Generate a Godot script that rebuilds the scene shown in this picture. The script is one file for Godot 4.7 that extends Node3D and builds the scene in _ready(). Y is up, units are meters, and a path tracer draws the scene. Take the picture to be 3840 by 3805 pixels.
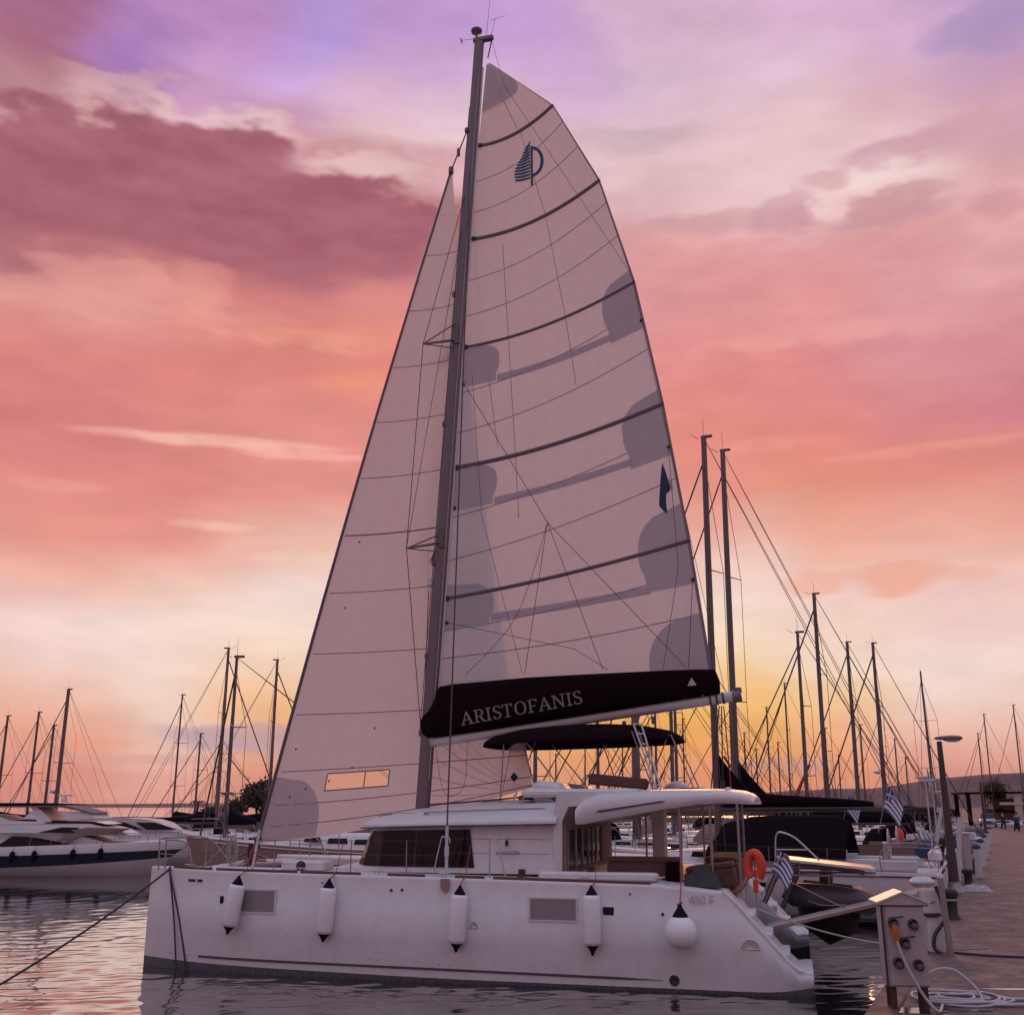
extends Node3D
# A moored sailing catamaran at dusk. World: x right, y up, water at y = 0, the camera stands on the quay and looks along -z.

const SKY_AZ := [-34.0, -28.0, -23.0, -18.0, -13.0, -8.0, -3.0, 2.0, 7.0, 12.0, 17.0, 22.0, 28.0, 34.0]
const SKY_EL := [0.0, 1.5, 3.0, 5.0, 7.0, 9.0, 11.0, 13.0, 16.0, 19.0, 22.0, 25.0, 28.0, 31.0, 34.0, 37.0, 40.0, 44.0]
const SKY_GRID := [
	[234, 165, 145, 229, 152, 135, 223, 147, 132, 237, 167, 149, 224, 150, 132, 234, 161, 131, 238, 168, 132, 233, 159, 123, 226, 151, 125, 237, 156, 119, 233, 154, 125, 216, 146, 133, 222, 153, 137, 231, 167, 148],
	[236, 169, 148, 234, 158, 137, 235, 155, 134, 241, 182, 166, 235, 162, 133, 241, 163, 121, 240, 172, 131, 238, 164, 117, 237, 159, 122, 241, 161, 112, 238, 160, 124, 229, 159, 142, 230, 164, 147, 234, 174, 155],
	[239, 176, 155, 239, 169, 143, 239, 166, 140, 246, 204, 189, 243, 172, 129, 243, 167, 121, 243, 178, 136, 243, 172, 111, 247, 170, 96, 247, 174, 102, 244, 172, 125, 240, 182, 163, 239, 186, 169, 238, 185, 166],
	[241, 186, 167, 242, 188, 167, 243, 192, 171, 247, 216, 200, 247, 191, 143, 247, 196, 154, 245, 192, 153, 246, 184, 120, 249, 186, 97, 249, 194, 120, 247, 201, 154, 245, 215, 203, 244, 210, 197, 241, 197, 181],
	[242, 193, 178, 244, 203, 190, 246, 213, 205, 247, 219, 207, 248, 213, 186, 247, 216, 190, 246, 205, 175, 246, 196, 149, 248, 205, 154, 249, 207, 153, 247, 218, 194, 246, 220, 212, 245, 217, 208, 243, 202, 188],
	[241, 192, 178, 244, 206, 197, 246, 215, 208, 246, 219, 209, 247, 221, 207, 247, 221, 205, 245, 210, 190, 245, 204, 173, 248, 220, 191, 249, 223, 198, 246, 213, 198, 244, 207, 199, 244, 208, 200, 242, 198, 186],
	[238, 180, 167, 239, 183, 169, 240, 181, 165, 243, 196, 180, 246, 218, 209, 246, 219, 209, 244, 208, 193, 243, 200, 179, 245, 211, 191, 246, 219, 206, 245, 208, 199, 244, 201, 194, 242, 196, 187, 239, 187, 175],
	[233, 165, 153, 231, 156, 143, 230, 151, 138, 232, 154, 142, 241, 194, 178, 241, 196, 181, 240, 194, 180, 239, 188, 172, 241, 192, 177, 243, 201, 188, 239, 180, 160, 239, 178, 161, 236, 169, 152, 235, 172, 159],
	[227, 149, 140, 227, 144, 135, 227, 143, 134, 226, 141, 132, 228, 149, 138, 229, 150, 139, 232, 163, 151, 232, 165, 152, 231, 156, 142, 230, 150, 134, 230, 147, 126, 227, 144, 129, 224, 141, 130, 226, 151, 142],
	[220, 138, 134, 214, 128, 127, 214, 128, 127, 224, 141, 134, 228, 145, 136, 228, 145, 136, 227, 148, 139, 227, 150, 141, 228, 144, 134, 228, 143, 131, 227, 140, 129, 217, 135, 136, 206, 129, 139, 215, 139, 142],
	[216, 136, 133, 221, 136, 131, 221, 135, 130, 219, 133, 128, 222, 134, 126, 223, 136, 127, 225, 143, 134, 225, 146, 140, 225, 141, 135, 225, 140, 135, 223, 139, 138, 220, 145, 149, 215, 143, 151, 216, 145, 151],
	[204, 132, 132, 227, 157, 149, 226, 154, 147, 224, 145, 138, 225, 139, 128, 232, 148, 131, 224, 144, 135, 221, 148, 146, 227, 149, 148, 228, 149, 148, 229, 153, 152, 222, 156, 160, 218, 153, 159, 221, 158, 163],
	[180, 113, 121, 165, 98, 110, 175, 102, 111, 189, 114, 119, 197, 120, 123, 212, 133, 133, 217, 139, 139, 214, 148, 150, 220, 155, 154, 221, 155, 155, 222, 155, 157, 222, 160, 163, 229, 174, 174, 227, 178, 180],
	[177, 119, 129, 166, 106, 119, 166, 102, 116, 168, 101, 114, 169, 100, 112, 176, 106, 115, 200, 135, 140, 213, 157, 162, 223, 172, 177, 230, 186, 188, 238, 202, 202, 242, 214, 211, 215, 166, 173, 218, 171, 180],
	[182, 128, 139, 188, 138, 143, 172, 112, 130, 193, 138, 160, 204, 152, 165, 229, 191, 196, 235, 204, 208, 223, 184, 194, 228, 195, 200, 230, 194, 200, 231, 195, 201, 225, 180, 190, 205, 160, 185, 204, 161, 185],
	[172, 113, 135, 166, 103, 128, 169, 125, 187, 205, 159, 204, 208, 171, 223, 216, 177, 208, 217, 182, 210, 211, 175, 211, 219, 187, 207, 222, 188, 207, 225, 190, 210, 215, 174, 205, 187, 154, 197, 190, 156, 194],
	[176, 121, 152, 175, 124, 169, 185, 136, 188, 194, 143, 197, 181, 151, 215, 190, 151, 206, 194, 155, 210, 200, 160, 215, 212, 178, 203, 213, 178, 201, 222, 180, 211, 218, 177, 208, 205, 166, 201, 201, 163, 196],
	[185, 133, 166, 186, 136, 175, 190, 142, 185, 192, 148, 196, 193, 153, 203, 195, 155, 205, 198, 159, 207, 203, 164, 208, 209, 172, 205, 213, 176, 203, 216, 177, 203, 216, 176, 202, 213, 172, 199, 211, 170, 196],
]

# ---------------------------------------------------------------- sky
var sky_noise := FastNoiseLite.new()
var sky_fine := FastNoiseLite.new()
var sky_cells := []

# each cloud: azimuth, elevation, half width, half height, colour, strength, wobble
var clouds := [
	[11.6, 30.6, 3.6, 0.75, Color8(200, 150, 156), 0.65, 0.9], [16.2, 30.3, 1.9, 0.9, Color8(196, 142, 152), 0.7, 1.1],
	[21.7, 29.5, 3.2, 0.8, Color8(200, 146, 154), 0.75, 1.1], [27.6, 28.8, 1.9, 0.7, Color8(208, 150, 156), 0.75, 1.0],
	[18.7, 31.5, 1.3, 0.36, Color8(208, 156, 162), 0.6, 1.7], [23.2, 32.2, 3.4, 0.6, Color8(204, 152, 166), 0.7, 0.8],
	[7.8, 34.7, 3.8, 0.6, Color8(196, 168, 178), 0.6, 0.7], [-11.3, 33.3, 1.9, 0.65, Color8(205, 146, 152), 0.8, 0.8],
	[-17.6, 18.6, 6.4, 0.26, Color8(248, 190, 172), 0.85, 0.45], [-12.0, 18.2, 3.6, 0.2, Color8(248, 186, 170), 0.6, 0.4],
	[-16.0, 14.2, 2.0, 0.22, Color8(246, 196, 176), 0.7, 0.4], [-10.5, 12.6, 4.6, 0.4, Color8(247, 208, 190), 0.7, 0.7],
	[16.4, 11.5, 1.9, 0.5, Color8(240, 178, 156), 0.75, 0.7], [20.5, 11.4, 2.4, 0.62, Color8(238, 170, 146), 0.8, 0.8],
	[24.0, 11.1, 1.2, 0.4, Color8(240, 178, 158), 0.6, 0.7], [-14.3, 3.5, 4.2, 0.55, Color8(190, 160, 172), 0.8, 0.5],
	[-10.5, 2.7, 3.0, 0.3, Color8(205, 165, 165), 0.6, 0.4], [13.9, 2.1, 2.6, 0.35, Color8(205, 160, 158), 0.6, 0.4],
	[-21.0, 25.6, 8.0, 0.7, Color8(240, 168, 154), 0.4, 1.1], [-17.6, 26.6, 1.6, 0.9, Color8(240, 168, 150), 0.4, 1.0],
	[-12.0, 24.4, 3.2, 0.5, Color8(240, 165, 140), 0.5, 0.8], [-9.0, 21.8, 3.0, 0.8, Color8(238, 152, 122), 0.5, 0.9],
	[-23.5, 35.5, 3.4, 0.9, Color8(230, 190, 182), 0.6, 1.3], [27.3, 36.9, 3.4, 0.9, Color8(172, 148, 190), 0.7, 0.8],
	[-9.5, 33.0, 4.0, 0.5, Color8(245, 214, 208), 0.6, 0.9], [22.5, 17.6, 5.0, 0.24, Color8(240, 158, 140), 0.6, 0.5],
	[14.0, 18.6, 2.0, 0.3, Color8(240, 160, 148), 0.5, 0.6], [19.0, 24.0, 7.0, 0.5, Color8(236, 165, 158), 0.5, 0.8],
	[-20.0, 2.3, 7.0, 0.2, Color8(222, 168, 158), 0.5, 0.25], [-24.0, 15.6, 2.4, 0.25, Color8(240, 165, 150), 0.5, 0.5],
]

func sky_grid(az: float, el: float) -> Color:
	var i := 0
	while i < SKY_AZ.size() - 2 and az > SKY_AZ[i + 1]:
		i += 1
	var j := 0
	while j < SKY_EL.size() - 2 and el > SKY_EL[j + 1]:
		j += 1
	var fx := clampf((az - SKY_AZ[i]) / (SKY_AZ[i + 1] - SKY_AZ[i]), 0.0, 1.0)
	var fy := clampf((el - SKY_EL[j]) / (SKY_EL[j + 1] - SKY_EL[j]), 0.0, 1.0)
	fx = fx * fx * (3.0 - 2.0 * fx)
	var a: Color = sky_cells[j][i]
	var b: Color = sky_cells[j][i + 1]
	var c: Color = sky_cells[j + 1][i]
	var d: Color = sky_cells[j + 1][i + 1]
	return a.lerp(b, fx).lerp(c.lerp(d, fx), fy)

func sky_far(az: float, el: float) -> Color:
	# the same evening sky away from the afterglow: rosy low down, lavender overhead
	var side := absf(az) / 180.0
	var low := Color8(204, 150, 154).lerp(Color8(184, 148, 158), smoothstep(0.15, 0.7, side))
	var mid := Color8(200, 154, 166).lerp(Color8(188, 164, 184), smoothstep(0.15, 0.7, side))
	var top := Color8(188, 218, 255)
	var c := low.lerp(mid, smoothstep(0.0, 24.0, el))
	return c.lerp(top, smoothstep(30.0, 66.0, el))

func sky_at(az: float, el: float, fine: bool) -> Color:
	var calm := 1.0 - smoothstep(90.0, 150.0, absf(az))
	var n1 := sky_noise.get_noise_2d(az * 1.1, el * 4.2) * calm
	var n2 := sky_noise.get_noise_2d(az * 1.3 + 300.0, el * 4.6 + 90.0) * calm
	var n3 := sky_fine.get_noise_2d(az * 2.2, el * 7.0) * calm
	var waz := az + n1 * 3.0 + n3 * 0.6
	var wel := el + (n2 * 2.0 + n3 * 0.5) * smoothstep(4.0, 22.0, el)
	var out := sky_far(az, maxf(el + n2 * 4.0, 0.0))
	var share := (1.0 - smoothstep(31.0, 62.0, absf(az))) * (1.0 - smoothstep(40.0, 62.0, el))
	if share > 0.0:
		out = out.lerp(sky_grid(waz, wel), share)
	if fine:
		# the long mauve bank of cloud: crisp and lit along its top, dissolving below
		var e := el + n3 * 1.3 + n2 * 1.6
		var crest := 33.6 + 1.2 * smoothstep(-30.0, -24.0, az) - 3.4 * smoothstep(-20.0, -4.5, az)
		var inside := smoothstep(crest + 0.25, crest - 0.5, e) * smoothstep(24.9 + (az + 28.0) * 0.12, 27.2 + (az + 28.0) * 0.12, e) * smoothstep(1.0, -5.0, az + n1 * 3.0)
		out = out.lerp(Color8(160, 94, 108).lerp(Color8(170, 106, 118), clampf(0.5 + n3, 0.0, 1.0)), inside * 0.9)
		var rim := smoothstep(0.9, 0.0, absf(e - crest - 0.45)) * smoothstep(0.0, -6.0, az) * clampf(0.5 + n1 * 1.6, 0.0, 1.0)
		out = out.lerp(Color8(246, 216, 206), rim * 0.6)
		for c in clouds:
			var dx: float = (az - c[0]) / c[2]
			if absf(dx) > 1.6:
				continue
			var dy: float = (el - c[1]) / c[3]
			if absf(dy) > 3.0:
				continue
			dx += n1 * 0.4
			dy += (n2 * 1.6 + n3 * 1.5) * c[6]
			if dy < 0.0:
				dy *= 0.75
			var r := dx * dx + dy * dy
			if r < 1.7:
				out = out.lerp(c[4], smoothstep(1.7, 0.25, r) * c[5] * clampf(0.95 + n3 * 0.8, 0.0, 1.0))
		var wisp := sky_fine.get_noise_2d(az * 1.4 + el * 0.8 + 500.0, el * 5.0) * smoothstep(9.0, 20.0, el)
		var k := 1.0 + n3 * 0.045 + n1 * 0.015 + wisp * 0.03
		out = Color(out.r * k, out.g * k, out.b * k)
	return out

func make_sky() -> Sky:
	sky_noise.seed = 11
	sky_noise.frequency = 0.034
	sky_noise.fractal_octaves = 4
	sky_fine.seed = 5
	sky_fine.frequency = 0.075
	sky_fine.fractal_octaves = 6
	sky_fine.fractal_gain = 0.55
	for row in SKY_GRID:
		var cells := []
		for i in range(0, row.size(), 3):
			cells.append(Color8(row[i], row[i + 1], row[i + 2]))
		sky_cells.append(cells)
	var w := 4096
	var h := 2048
	var coarse := Image.create(512, 256, false, Image.FORMAT_RGB8)
	for y in 256:
		var el := 90.0 - (y + 0.5) / 256.0 * 180.0
		for x in 512:
			var az := wrapf((x + 0.5) / 512.0 * 360.0, -180.0, 180.0)
			coarse.set_pixel(x, y, sky_at(az, maxf(el, 0.0), false))
	coarse.resize(w, h, Image.INTERPOLATE_CUBIC)
	# azimuth 0 (the camera's -z) lies at the left border of the picture, so the fine part is laid in two halves
	var rng := RandomNumberGenerator.new()
	rng.seed = 3
	var x0 := int(-42.0 / 360.0 * w)
	var x1 := int(42.0 / 360.0 * w)
	var y0 := int((90.0 - 56.0) / 180.0 * h)
	var y1 := h / 2
	for y in range(y0, y1):
		var el := 90.0 - (y + 0.5) / h * 180.0
		for x in range(x0, x1):
			var az := (x + 0.5) / w * 360.0
			var edge := (1.0 - smoothstep(36.0, 42.0, absf(az))) * (1.0 - smoothstep(48.0, 55.5, el))
			var c := sky_at(az, el, true)
			var xx := (x + w) % w
			if edge < 1.0:
				c = coarse.get_pixel(xx, y).lerp(c, edge)
			var d := (rng.randf() - 0.5) / 255.0
			coarse.set_pixel(xx, y, Color(c.r + d, c.g + d, c.b + d))
	var m := PanoramaSkyMaterial.new()
	m.panorama = ImageTexture.create_from_image(coarse)
	var s := Sky.new()
	s.sky_material = m
	return s

# ---------------------------------------------------------------- mesh helpers
const SMOOTH := 0
const FLAT := 0xFFFFFFFF
var mats := {}
var taken := {}

func mb() -> SurfaceTool:
	var st := SurfaceTool.new()
	st.begin(Mesh.PRIMITIVE_TRIANGLES)
	st.set_smooth_group(FLAT)
	return st

func tri(st: SurfaceTool, a: Vector3, b: Vector3, c: Vector3) -> void:
	st.add_vertex(a)
	st.add_vertex(b)
	st.add_vertex(c)

func quad(st: SurfaceTool, a: Vector3, b: Vector3, c: Vector3, d: Vector3) -> void:
	tri(st, a, b, c)
	tri(st, a, c, d)

func loft(st: SurfaceTool, rows: Array, closed := false, group := SMOOTH, cap0 := false, cap1 := false) -> void:
	st.set_smooth_group(group)
	for i in rows.size() - 1:
		var p = rows[i]
		var q = rows[i + 1]
		var n: int = p.size()
		for j in (n if closed else n - 1):
			var k := (j + 1) % n
			quad(st, p[j], q[j], q[k], p[k])
	st.set_smooth_group(FLAT)
	for e in 2:
		if (e == 0 and cap0) or (e == 1 and cap1):
			var r = rows[0] if e == 0 else rows[rows.size() - 1]
			var c := Vector3.ZERO
			for v in r:
				c += v
			c /= r.size()
			for j in r.size():
				var a: Vector3 = r[j]
				var b: Vector3 = r[(j + 1) % r.size()]
				if e == 0:
					tri(st, c, b, a)
				else:
					tri(st, c, a, b)

func tube(st: SurfaceTool, pts: Array, r0: float, r1 := -1.0, n := 6) -> void:
	if r1 < 0.0:
		r1 = r0
	var rows := []
	var up := Vector3.UP
	for i in pts.size():
		var d: Vector3 = (pts[mini(i + 1, pts.size() - 1)] - pts[maxi(i - 1, 0)]).normalized()
		if i == 0:
			up = Vector3.UP if absf(d.y) < 0.9 else Vector3.RIGHT
		var side := d.cross(up).normalized()
		up = side.cross(d).normalized()
		var r := lerpf(r0, r1, float(i) / maxf(1.0, pts.size() - 1))
		var ring := []
		for k in n:
			var a := TAU * k / n
			ring.append(pts[i] + (side * cos(a) + up * sin(a)) * r)
		rows.append(ring)
	loft(st, rows, true, SMOOTH, true, true)

func lathe(st: SurfaceTool, profile: Array, at: Vector3, basis := Basis(), n := 16) -> void:
	var rows := []
	for p in profile:
		var ring := []
		for k in n:
			var a := TAU * k / n
			ring.append(at + basis * Vector3(cos(a) * p[0], p[1], -sin(a) * p[0]))
		rows.append(ring)
	loft(st, rows, true, SMOOTH, profile[0][0] > 0.0005, profile[profile.size() - 1][0] > 0.0005)

func box(st: SurfaceTool, c: Vector3, s: Vector3, b := Basis(), bevel := 0.0) -> void:
	var h := s * 0.5
	if bevel <= 0.0:
		var v := []
		for i in 8:
			v.append(c + b * Vector3(h.x * (1 if i & 1 else -1), h.y * (1 if i & 2 else -1), h.z * (1 if i & 4 else -1)))
		st.set_smooth_group(FLAT)
		for f in [[0, 2, 3, 1], [4, 5, 7, 6], [0, 1, 5, 4], [2, 6, 7, 3], [0, 4, 6, 2], [1, 3, 7, 5]]:
			quad(st, v[f[3]], v[f[2]], v[f[1]], v[f[0]])
		return
	# chamfered along all edges: rounded outline in plan, drawn in at both ends
	var rows := []
	for lev in [[-h.y, bevel], [-h.y + bevel, 0.0], [h.y - bevel, 0.0], [h.y, bevel]]:
		var x: float = h.x - lev[1]
		var z: float = h.z - lev[1]
		var ring := []
		for q in [[x, z - bevel], [x - bevel, z], [-x + bevel, z], [-x, z - bevel], [-x, -z + bevel], [-x + bevel, -z], [x - bevel, -z], [x, -z + bevel]]:
			ring.append(c + b * Vector3(q[0], lev[0], q[1]))
		rows.append(ring)
	loft(st, rows, true, FLAT, true, true)

# a polygon in (p, q), put in space by the callable (p, q, depth), between two depths
func prism(st: SurfaceTool, poly: Array, put: Callable, d0: float, d1: float) -> void:
	var flat := PackedVector2Array()
	for p in poly:
		flat.append(Vector2(p[0], p[1]))
	var idx := Geometry2D.triangulate_polygon(flat)
	st.set_smooth_group(FLAT)
	for d in [d0, d1]:
		for t in range(0, idx.size(), 3):
			var a: Vector3 = put.call(flat[idx[t]].x, flat[idx[t]].y, d)
			var b: Vector3 = put.call(flat[idx[t + 1]].x, flat[idx[t + 1]].y, d)
			var c: Vector3 = put.call(flat[idx[t + 2]].x, flat[idx[t + 2]].y, d)
			tri(st, a, b, c)
	for i in flat.size():
		var p := flat[i]
		var q := flat[(i + 1) % flat.size()]
		quad(st, put.call(p.x, p.y, d0), put.call(q.x, q.y, d0), put.call(q.x, q.y, d1), put.call(p.x, p.y, d1))

func sag(a: Vector3, b: Vector3, drop: float, n := 8) -> Array:
	var out := []
	for i in n + 1:
		var t := float(i) / n
		out.append(a.lerp(b, t) + Vector3(0, -drop * 4.0 * t * (1.0 - t), 0))
	return out

func smooth_path(pts: Array, per := 5) -> Array:
	var out := []
	for i in pts.size() - 1:
		var p0: Vector3 = pts[maxi(i - 1, 0)]
		var p3: Vector3 = pts[mini(i + 2, pts.size() - 1)]
		for k in per:
			out.append(pts[i].cubic_interpolate(pts[i + 1], p0, p3, float(k) / per))
	out.append(pts[pts.size() - 1])
	return out

func part(called: String, st: SurfaceTool, m: Material, parent: Node) -> MeshInstance3D:
	st.generate_normals()
	var o := MeshInstance3D.new()
	o.name = called
	o.mesh = st.commit()
	o.material_override = null
	o.set_surface_override_material(0, m)
	parent.add_child(o, true)
	return o

func numbered(called: String) -> String:
	if not taken.has(called):
		taken[called] = 0
		return called
	taken[called] += 1
	return "%s_%03d" % [called, taken[called]]

func tag(o: Node, label: String, category: String, group := "") -> void:
	o.set_meta("label", label)
	o.set_meta("category", category)
	if group:
		o.set_meta("group", group)

func thing(called: String, label: String, category: String, at := Vector3.ZERO, turn := 0.0, group := "") -> Node3D:
	var o := Node3D.new()
	o.name = numbered(called)
	add_child(o)
	o.position = at
	o.rotation.y = turn
	tag(o, label, category, group)
	return o

func one(called: String, st: SurfaceTool, m: Material, label: String, category: String, group := "") -> MeshInstance3D:
	var o := part(numbered(called), st, m, self)
	tag(o, label, category, group)
	return o

func ground(called: String, st: SurfaceTool, m: Material) -> MeshInstance3D:
	var o := part(numbered(called), st, m, self)
	o.set_meta("kind", "structure")
	return o

func noise_tex(seed_: int, freq: float, lo: Color, hi: Color, octaves := 4, size := 512, normal := false, bump := 4.0) -> NoiseTexture2D:
	var n := FastNoiseLite.new()
	n.seed = seed_
	n.frequency = freq
	n.fractal_octaves = octaves
	var t := NoiseTexture2D.new()
	t.width = size
	t.height = size
	t.seamless = true
	t.noise = n
	if normal:
		t.as_normal_map = true
		t.bump_strength = bump
	else:
		var g := Gradient.new()
		g.set_color(0, lo)
		g.set_color(1, hi)
		t.color_ramp = g
	return t

func mat(called: String, c: Color, rough := 0.5, metal := 0.0, opts := {}) -> StandardMaterial3D:
	var m := StandardMaterial3D.new()
	m.resource_name = called
	m.albedo_color = c.linear_to_srgb()
	m.roughness = rough
	m.metallic = metal
	m.cull_mode = BaseMaterial3D.CULL_DISABLED
	if opts.has("tex"):
		m.albedo_texture = opts.tex
	if opts.has("rough_tex"):
		m.roughness_texture = opts.rough_tex
	if opts.has("normal"):
		m.normal_enabled = true
		m.normal_texture = opts.normal
		m.normal_scale = opts.get("normal_scale", 0.5)
	if opts.has("bump"):
		m.heightmap_enabled = true
		m.heightmap_texture = opts.bump
		m.heightmap_scale = opts.get("bump_cm", 1.0)
	if opts.has("scale"):
		m.uv1_triplanar = true
		m.uv1_world_triplanar = opts.get("world", false)
		m.uv1_scale = Vector3.ONE * float(opts.scale)
	if opts.has("spec"):
		m.metallic_specular = opts.spec
	if opts.has("backlight"):
		m.backlight_enabled = true
		m.backlight = opts.backlight.linear_to_srgb()
	if opts.has("coat"):
		m.clearcoat_enabled = true
		m.clearcoat = opts.coat
		m.clearcoat_roughness = 0.08
	if opts.has("alpha"):
		m.transparency = BaseMaterial3D.TRANSPARENCY_ALPHA
		m.albedo_color.a = opts.alpha
	mats[called] = m
	return m

func make_materials() -> void:
	var grime := noise_tex(1, 0.012, Color(0.95, 0.94, 0.935), Color(1, 1, 1), 5)
	var cloth := noise_tex(2, 0.02, Color(0.965, 0.96, 0.96), Color(1, 1, 1), 4)
	var scuff := noise_tex(3, 0.03, Color(0.7, 0.7, 0.7), Color(1, 1, 1), 5)
	var fine := noise_tex(4, 0.08, Color(0.75, 0.75, 0.75), Color(1, 1, 1), 3, 256)
	mat("gelcoat", Color(0.68, 0.64, 0.645), 0.34, 0.0, {"tex": grime, "rough_tex": scuff, "scale": 0.35})
	mat("gelcoat_plain", Color(0.68, 0.64, 0.645), 0.38, 0.0, {"tex": grime, "scale": 0.6})
	mat("deck", Color(0.68, 0.65, 0.65), 0.6, 0.0, {"tex": grime, "scale": 0.8})
	mat("antifoul", Color(0.17, 0.17, 0.195), 0.7, 0.0, {"tex": scuff, "scale": 0.7})
	mat("stripe", Color(0.07, 0.055, 0.06), 0.5)
	mat("glass_dark", Color(0.013, 0.005, 0.006), 0.08, 0.0, {"spec": 0.3})
	mat("glass_grey", Color(0.24, 0.215, 0.22), 0.12, 0.0, {"spec": 0.5})
	mat("pane_clear", Color(0.85, 0.78, 0.75), 0.05, 0.0, {"alpha": 0.2})
	mat("wood", Color(0.17, 0.06, 0.04), 0.55, 0.0, {"tex": fine, "scale": 3.0})
	mat("teak", Color(0.26, 0.14, 0.09), 0.6, 0.0, {"tex": fine, "scale": 2.0})
	mat("plank_wood", Color(0.42, 0.26, 0.19), 0.6, 0.0, {"tex": fine, "scale": 2.5})
	mat("steel", Color(0.5, 0.47, 0.47), 0.28, 0.9)
	mat("steel_dull", Color(0.3, 0.26, 0.26), 0.45, 0.6)
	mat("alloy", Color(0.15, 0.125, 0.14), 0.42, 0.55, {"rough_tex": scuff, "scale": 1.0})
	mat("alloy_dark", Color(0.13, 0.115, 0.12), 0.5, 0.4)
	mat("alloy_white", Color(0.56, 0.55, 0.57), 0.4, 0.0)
	mat("wire", Color(0.075, 0.055, 0.06), 0.55, 0.3)
	mat("rope_dark", Color(0.05, 0.04, 0.045), 0.9)
	mat("rope_red", Color(0.36, 0.06, 0.04), 0.9)
	mat("rope_light", Color(0.42, 0.36, 0.33), 0.9)
	mat("sail", Color(0.76, 0.73, 0.735), 0.75, 0.0, {"tex": cloth, "scale": 0.25, "backlight": Color(0.86, 0.82, 0.82)})
	mat("sail_patch_light", Color(0.66, 0.62, 0.64), 0.75, 0.0, {"tex": cloth, "scale": 0.5, "backlight": Color(0.62, 0.56, 0.56)})
	mat("sail_patch", Color(0.55, 0.5, 0.53), 0.75, 0.0, {"tex": cloth, "scale": 0.5, "backlight": Color(0.5, 0.45, 0.46)})
	mat("sail_band", Color(0.42, 0.37, 0.41), 0.8, 0.0, {"backlight": Color(0.35, 0.3, 0.33)})
	mat("seam", Color(0.21, 0.18, 0.2), 0.8)
	mat("batten", Color(0.11, 0.09, 0.115), 0.7)
	mat("emblem", Color(0.02, 0.035, 0.09), 0.8)
	mat("emblem_blue", Color(0.02, 0.075, 0.17), 0.8)
	mat("canvas_black", Color(0.016, 0.007, 0.009), 0.95, 0.0, {"spec": 0.15, "tex": scuff, "scale": 1.5, "bump": fine, "bump_cm": 0.4})
	mat("canvas_dark", Color(0.013, 0.009, 0.013), 0.95, 0.0, {"spec": 0.15, "tex": scuff, "scale": 1.0, "bump": grime, "bump_cm": 2.5})
	mat("canvas_beige", Color(0.36, 0.23, 0.19), 0.9, 0.0, {"tex": scuff, "scale": 1.2})
	mat("canvas_navy", Color(0.014, 0.013, 0.03), 0.95, 0.0, {"spec": 0.2, "tex": scuff, "scale": 1.2})
	mat("lettering", Color(0.23, 0.185, 0.2), 0.7)
	mat("print_dark", Color(0.03, 0.025, 0.03), 0.7)
	mat("print_faint", Color(0.47, 0.43, 0.44), 0.6)
	mat("cushion", Color(0.16, 0.075, 0.06), 0.85, 0.0, {"tex": scuff, "scale": 2.0})
	mat("fender_white", Color(0.86, 0.84, 0.85), 0.42, 0.0, {"tex": grime, "scale": 1.5})
	mat("fender_cap", Color(0.01, 0.007, 0.016), 0.6, 0.0, {"spec": 0.2})
	mat("navy", Color(0.012, 0.013, 0.035), 0.18, 0.0, {"coat": 0.5})
	mat("orange", Color(0.62, 0.065, 0.02), 0.6)
	mat("rubber_grey", Color(0.085, 0.085, 0.105), 0.5)
	mat("rubber_dark", Color(0.02, 0.016, 0.018), 0.65)
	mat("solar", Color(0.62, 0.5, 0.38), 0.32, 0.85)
	mat("flag_white", Color(0.66, 0.64, 0.66), 0.85, 0.0, {"backlight": Color(0.4, 0.4, 0.4)})
	mat("flag_blue", Color(0.02, 0.05, 0.22), 0.85, 0.0, {"backlight": Color(0.1, 0.2, 0.4)})
	var conc := noise_tex(7, 0.022, Color(0.6, 0.56, 0.55), Color(1, 1, 1), 6, 1024)
	var wet := noise_tex(8, 0.005, Color(0.5, 0.5, 0.5), Color(1, 1, 1), 5, 1024)
	mat("concrete", Color(0.2, 0.135, 0.125), 0.95, 0.0, {"tex": conc, "rough_tex": wet, "bump": noise_tex(9, 0.05, Color.BLACK, Color.WHITE, 5), "bump_cm": 0.35, "scale": 0.21, "world": true})
	mat("puddle", Color(0.05, 0.04, 0.04), 0.04, 0.0, {"spec": 0.5})
	mat("enamel", Color(0.4, 0.35, 0.35), 0.45, 0.0, {"tex": grime, "rough_tex": scuff, "scale": 1.2})
	mat("enamel_white", Color(0.62, 0.6, 0.6), 0.4, 0.0, {"tex": grime, "scale": 1.5})
	mat("lamp_steel", Color(0.1, 0.07, 0.066), 0.7, 0.1, {"tex": scuff, "scale": 2.0})
	mat("rust", Color(0.1, 0.045, 0.03), 0.85, 0.0, {"tex": scuff, "scale": 3.0})
	mat("socket", Color(0.05, 0.03, 0.03), 0.5)
	mat("socket_orange", Color(0.55, 0.12, 0.03), 0.5)
	mat("hose", Color(0.46, 0.43, 0.45), 0.5)
	mat("hose_dark", Color(0.035, 0.03, 0.04), 0.5)
	mat("hill", Color(0.11, 0.085, 0.085), 1.0, 0.0, {"tex": scuff, "scale": 0.004, "world": true})
	mat("stone", Color(0.2, 0.15, 0.13), 0.95, 0.0, {"tex": conc, "scale": 0.1, "world": true})
	mat("bark", Color(0.07, 0.05, 0.04), 0.95)
	mat("leaf_dark", Color(0.03, 0.04, 0.022), 0.8, 0.0, {"backlight": Color(0.1, 0.1, 0.05)})
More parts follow.
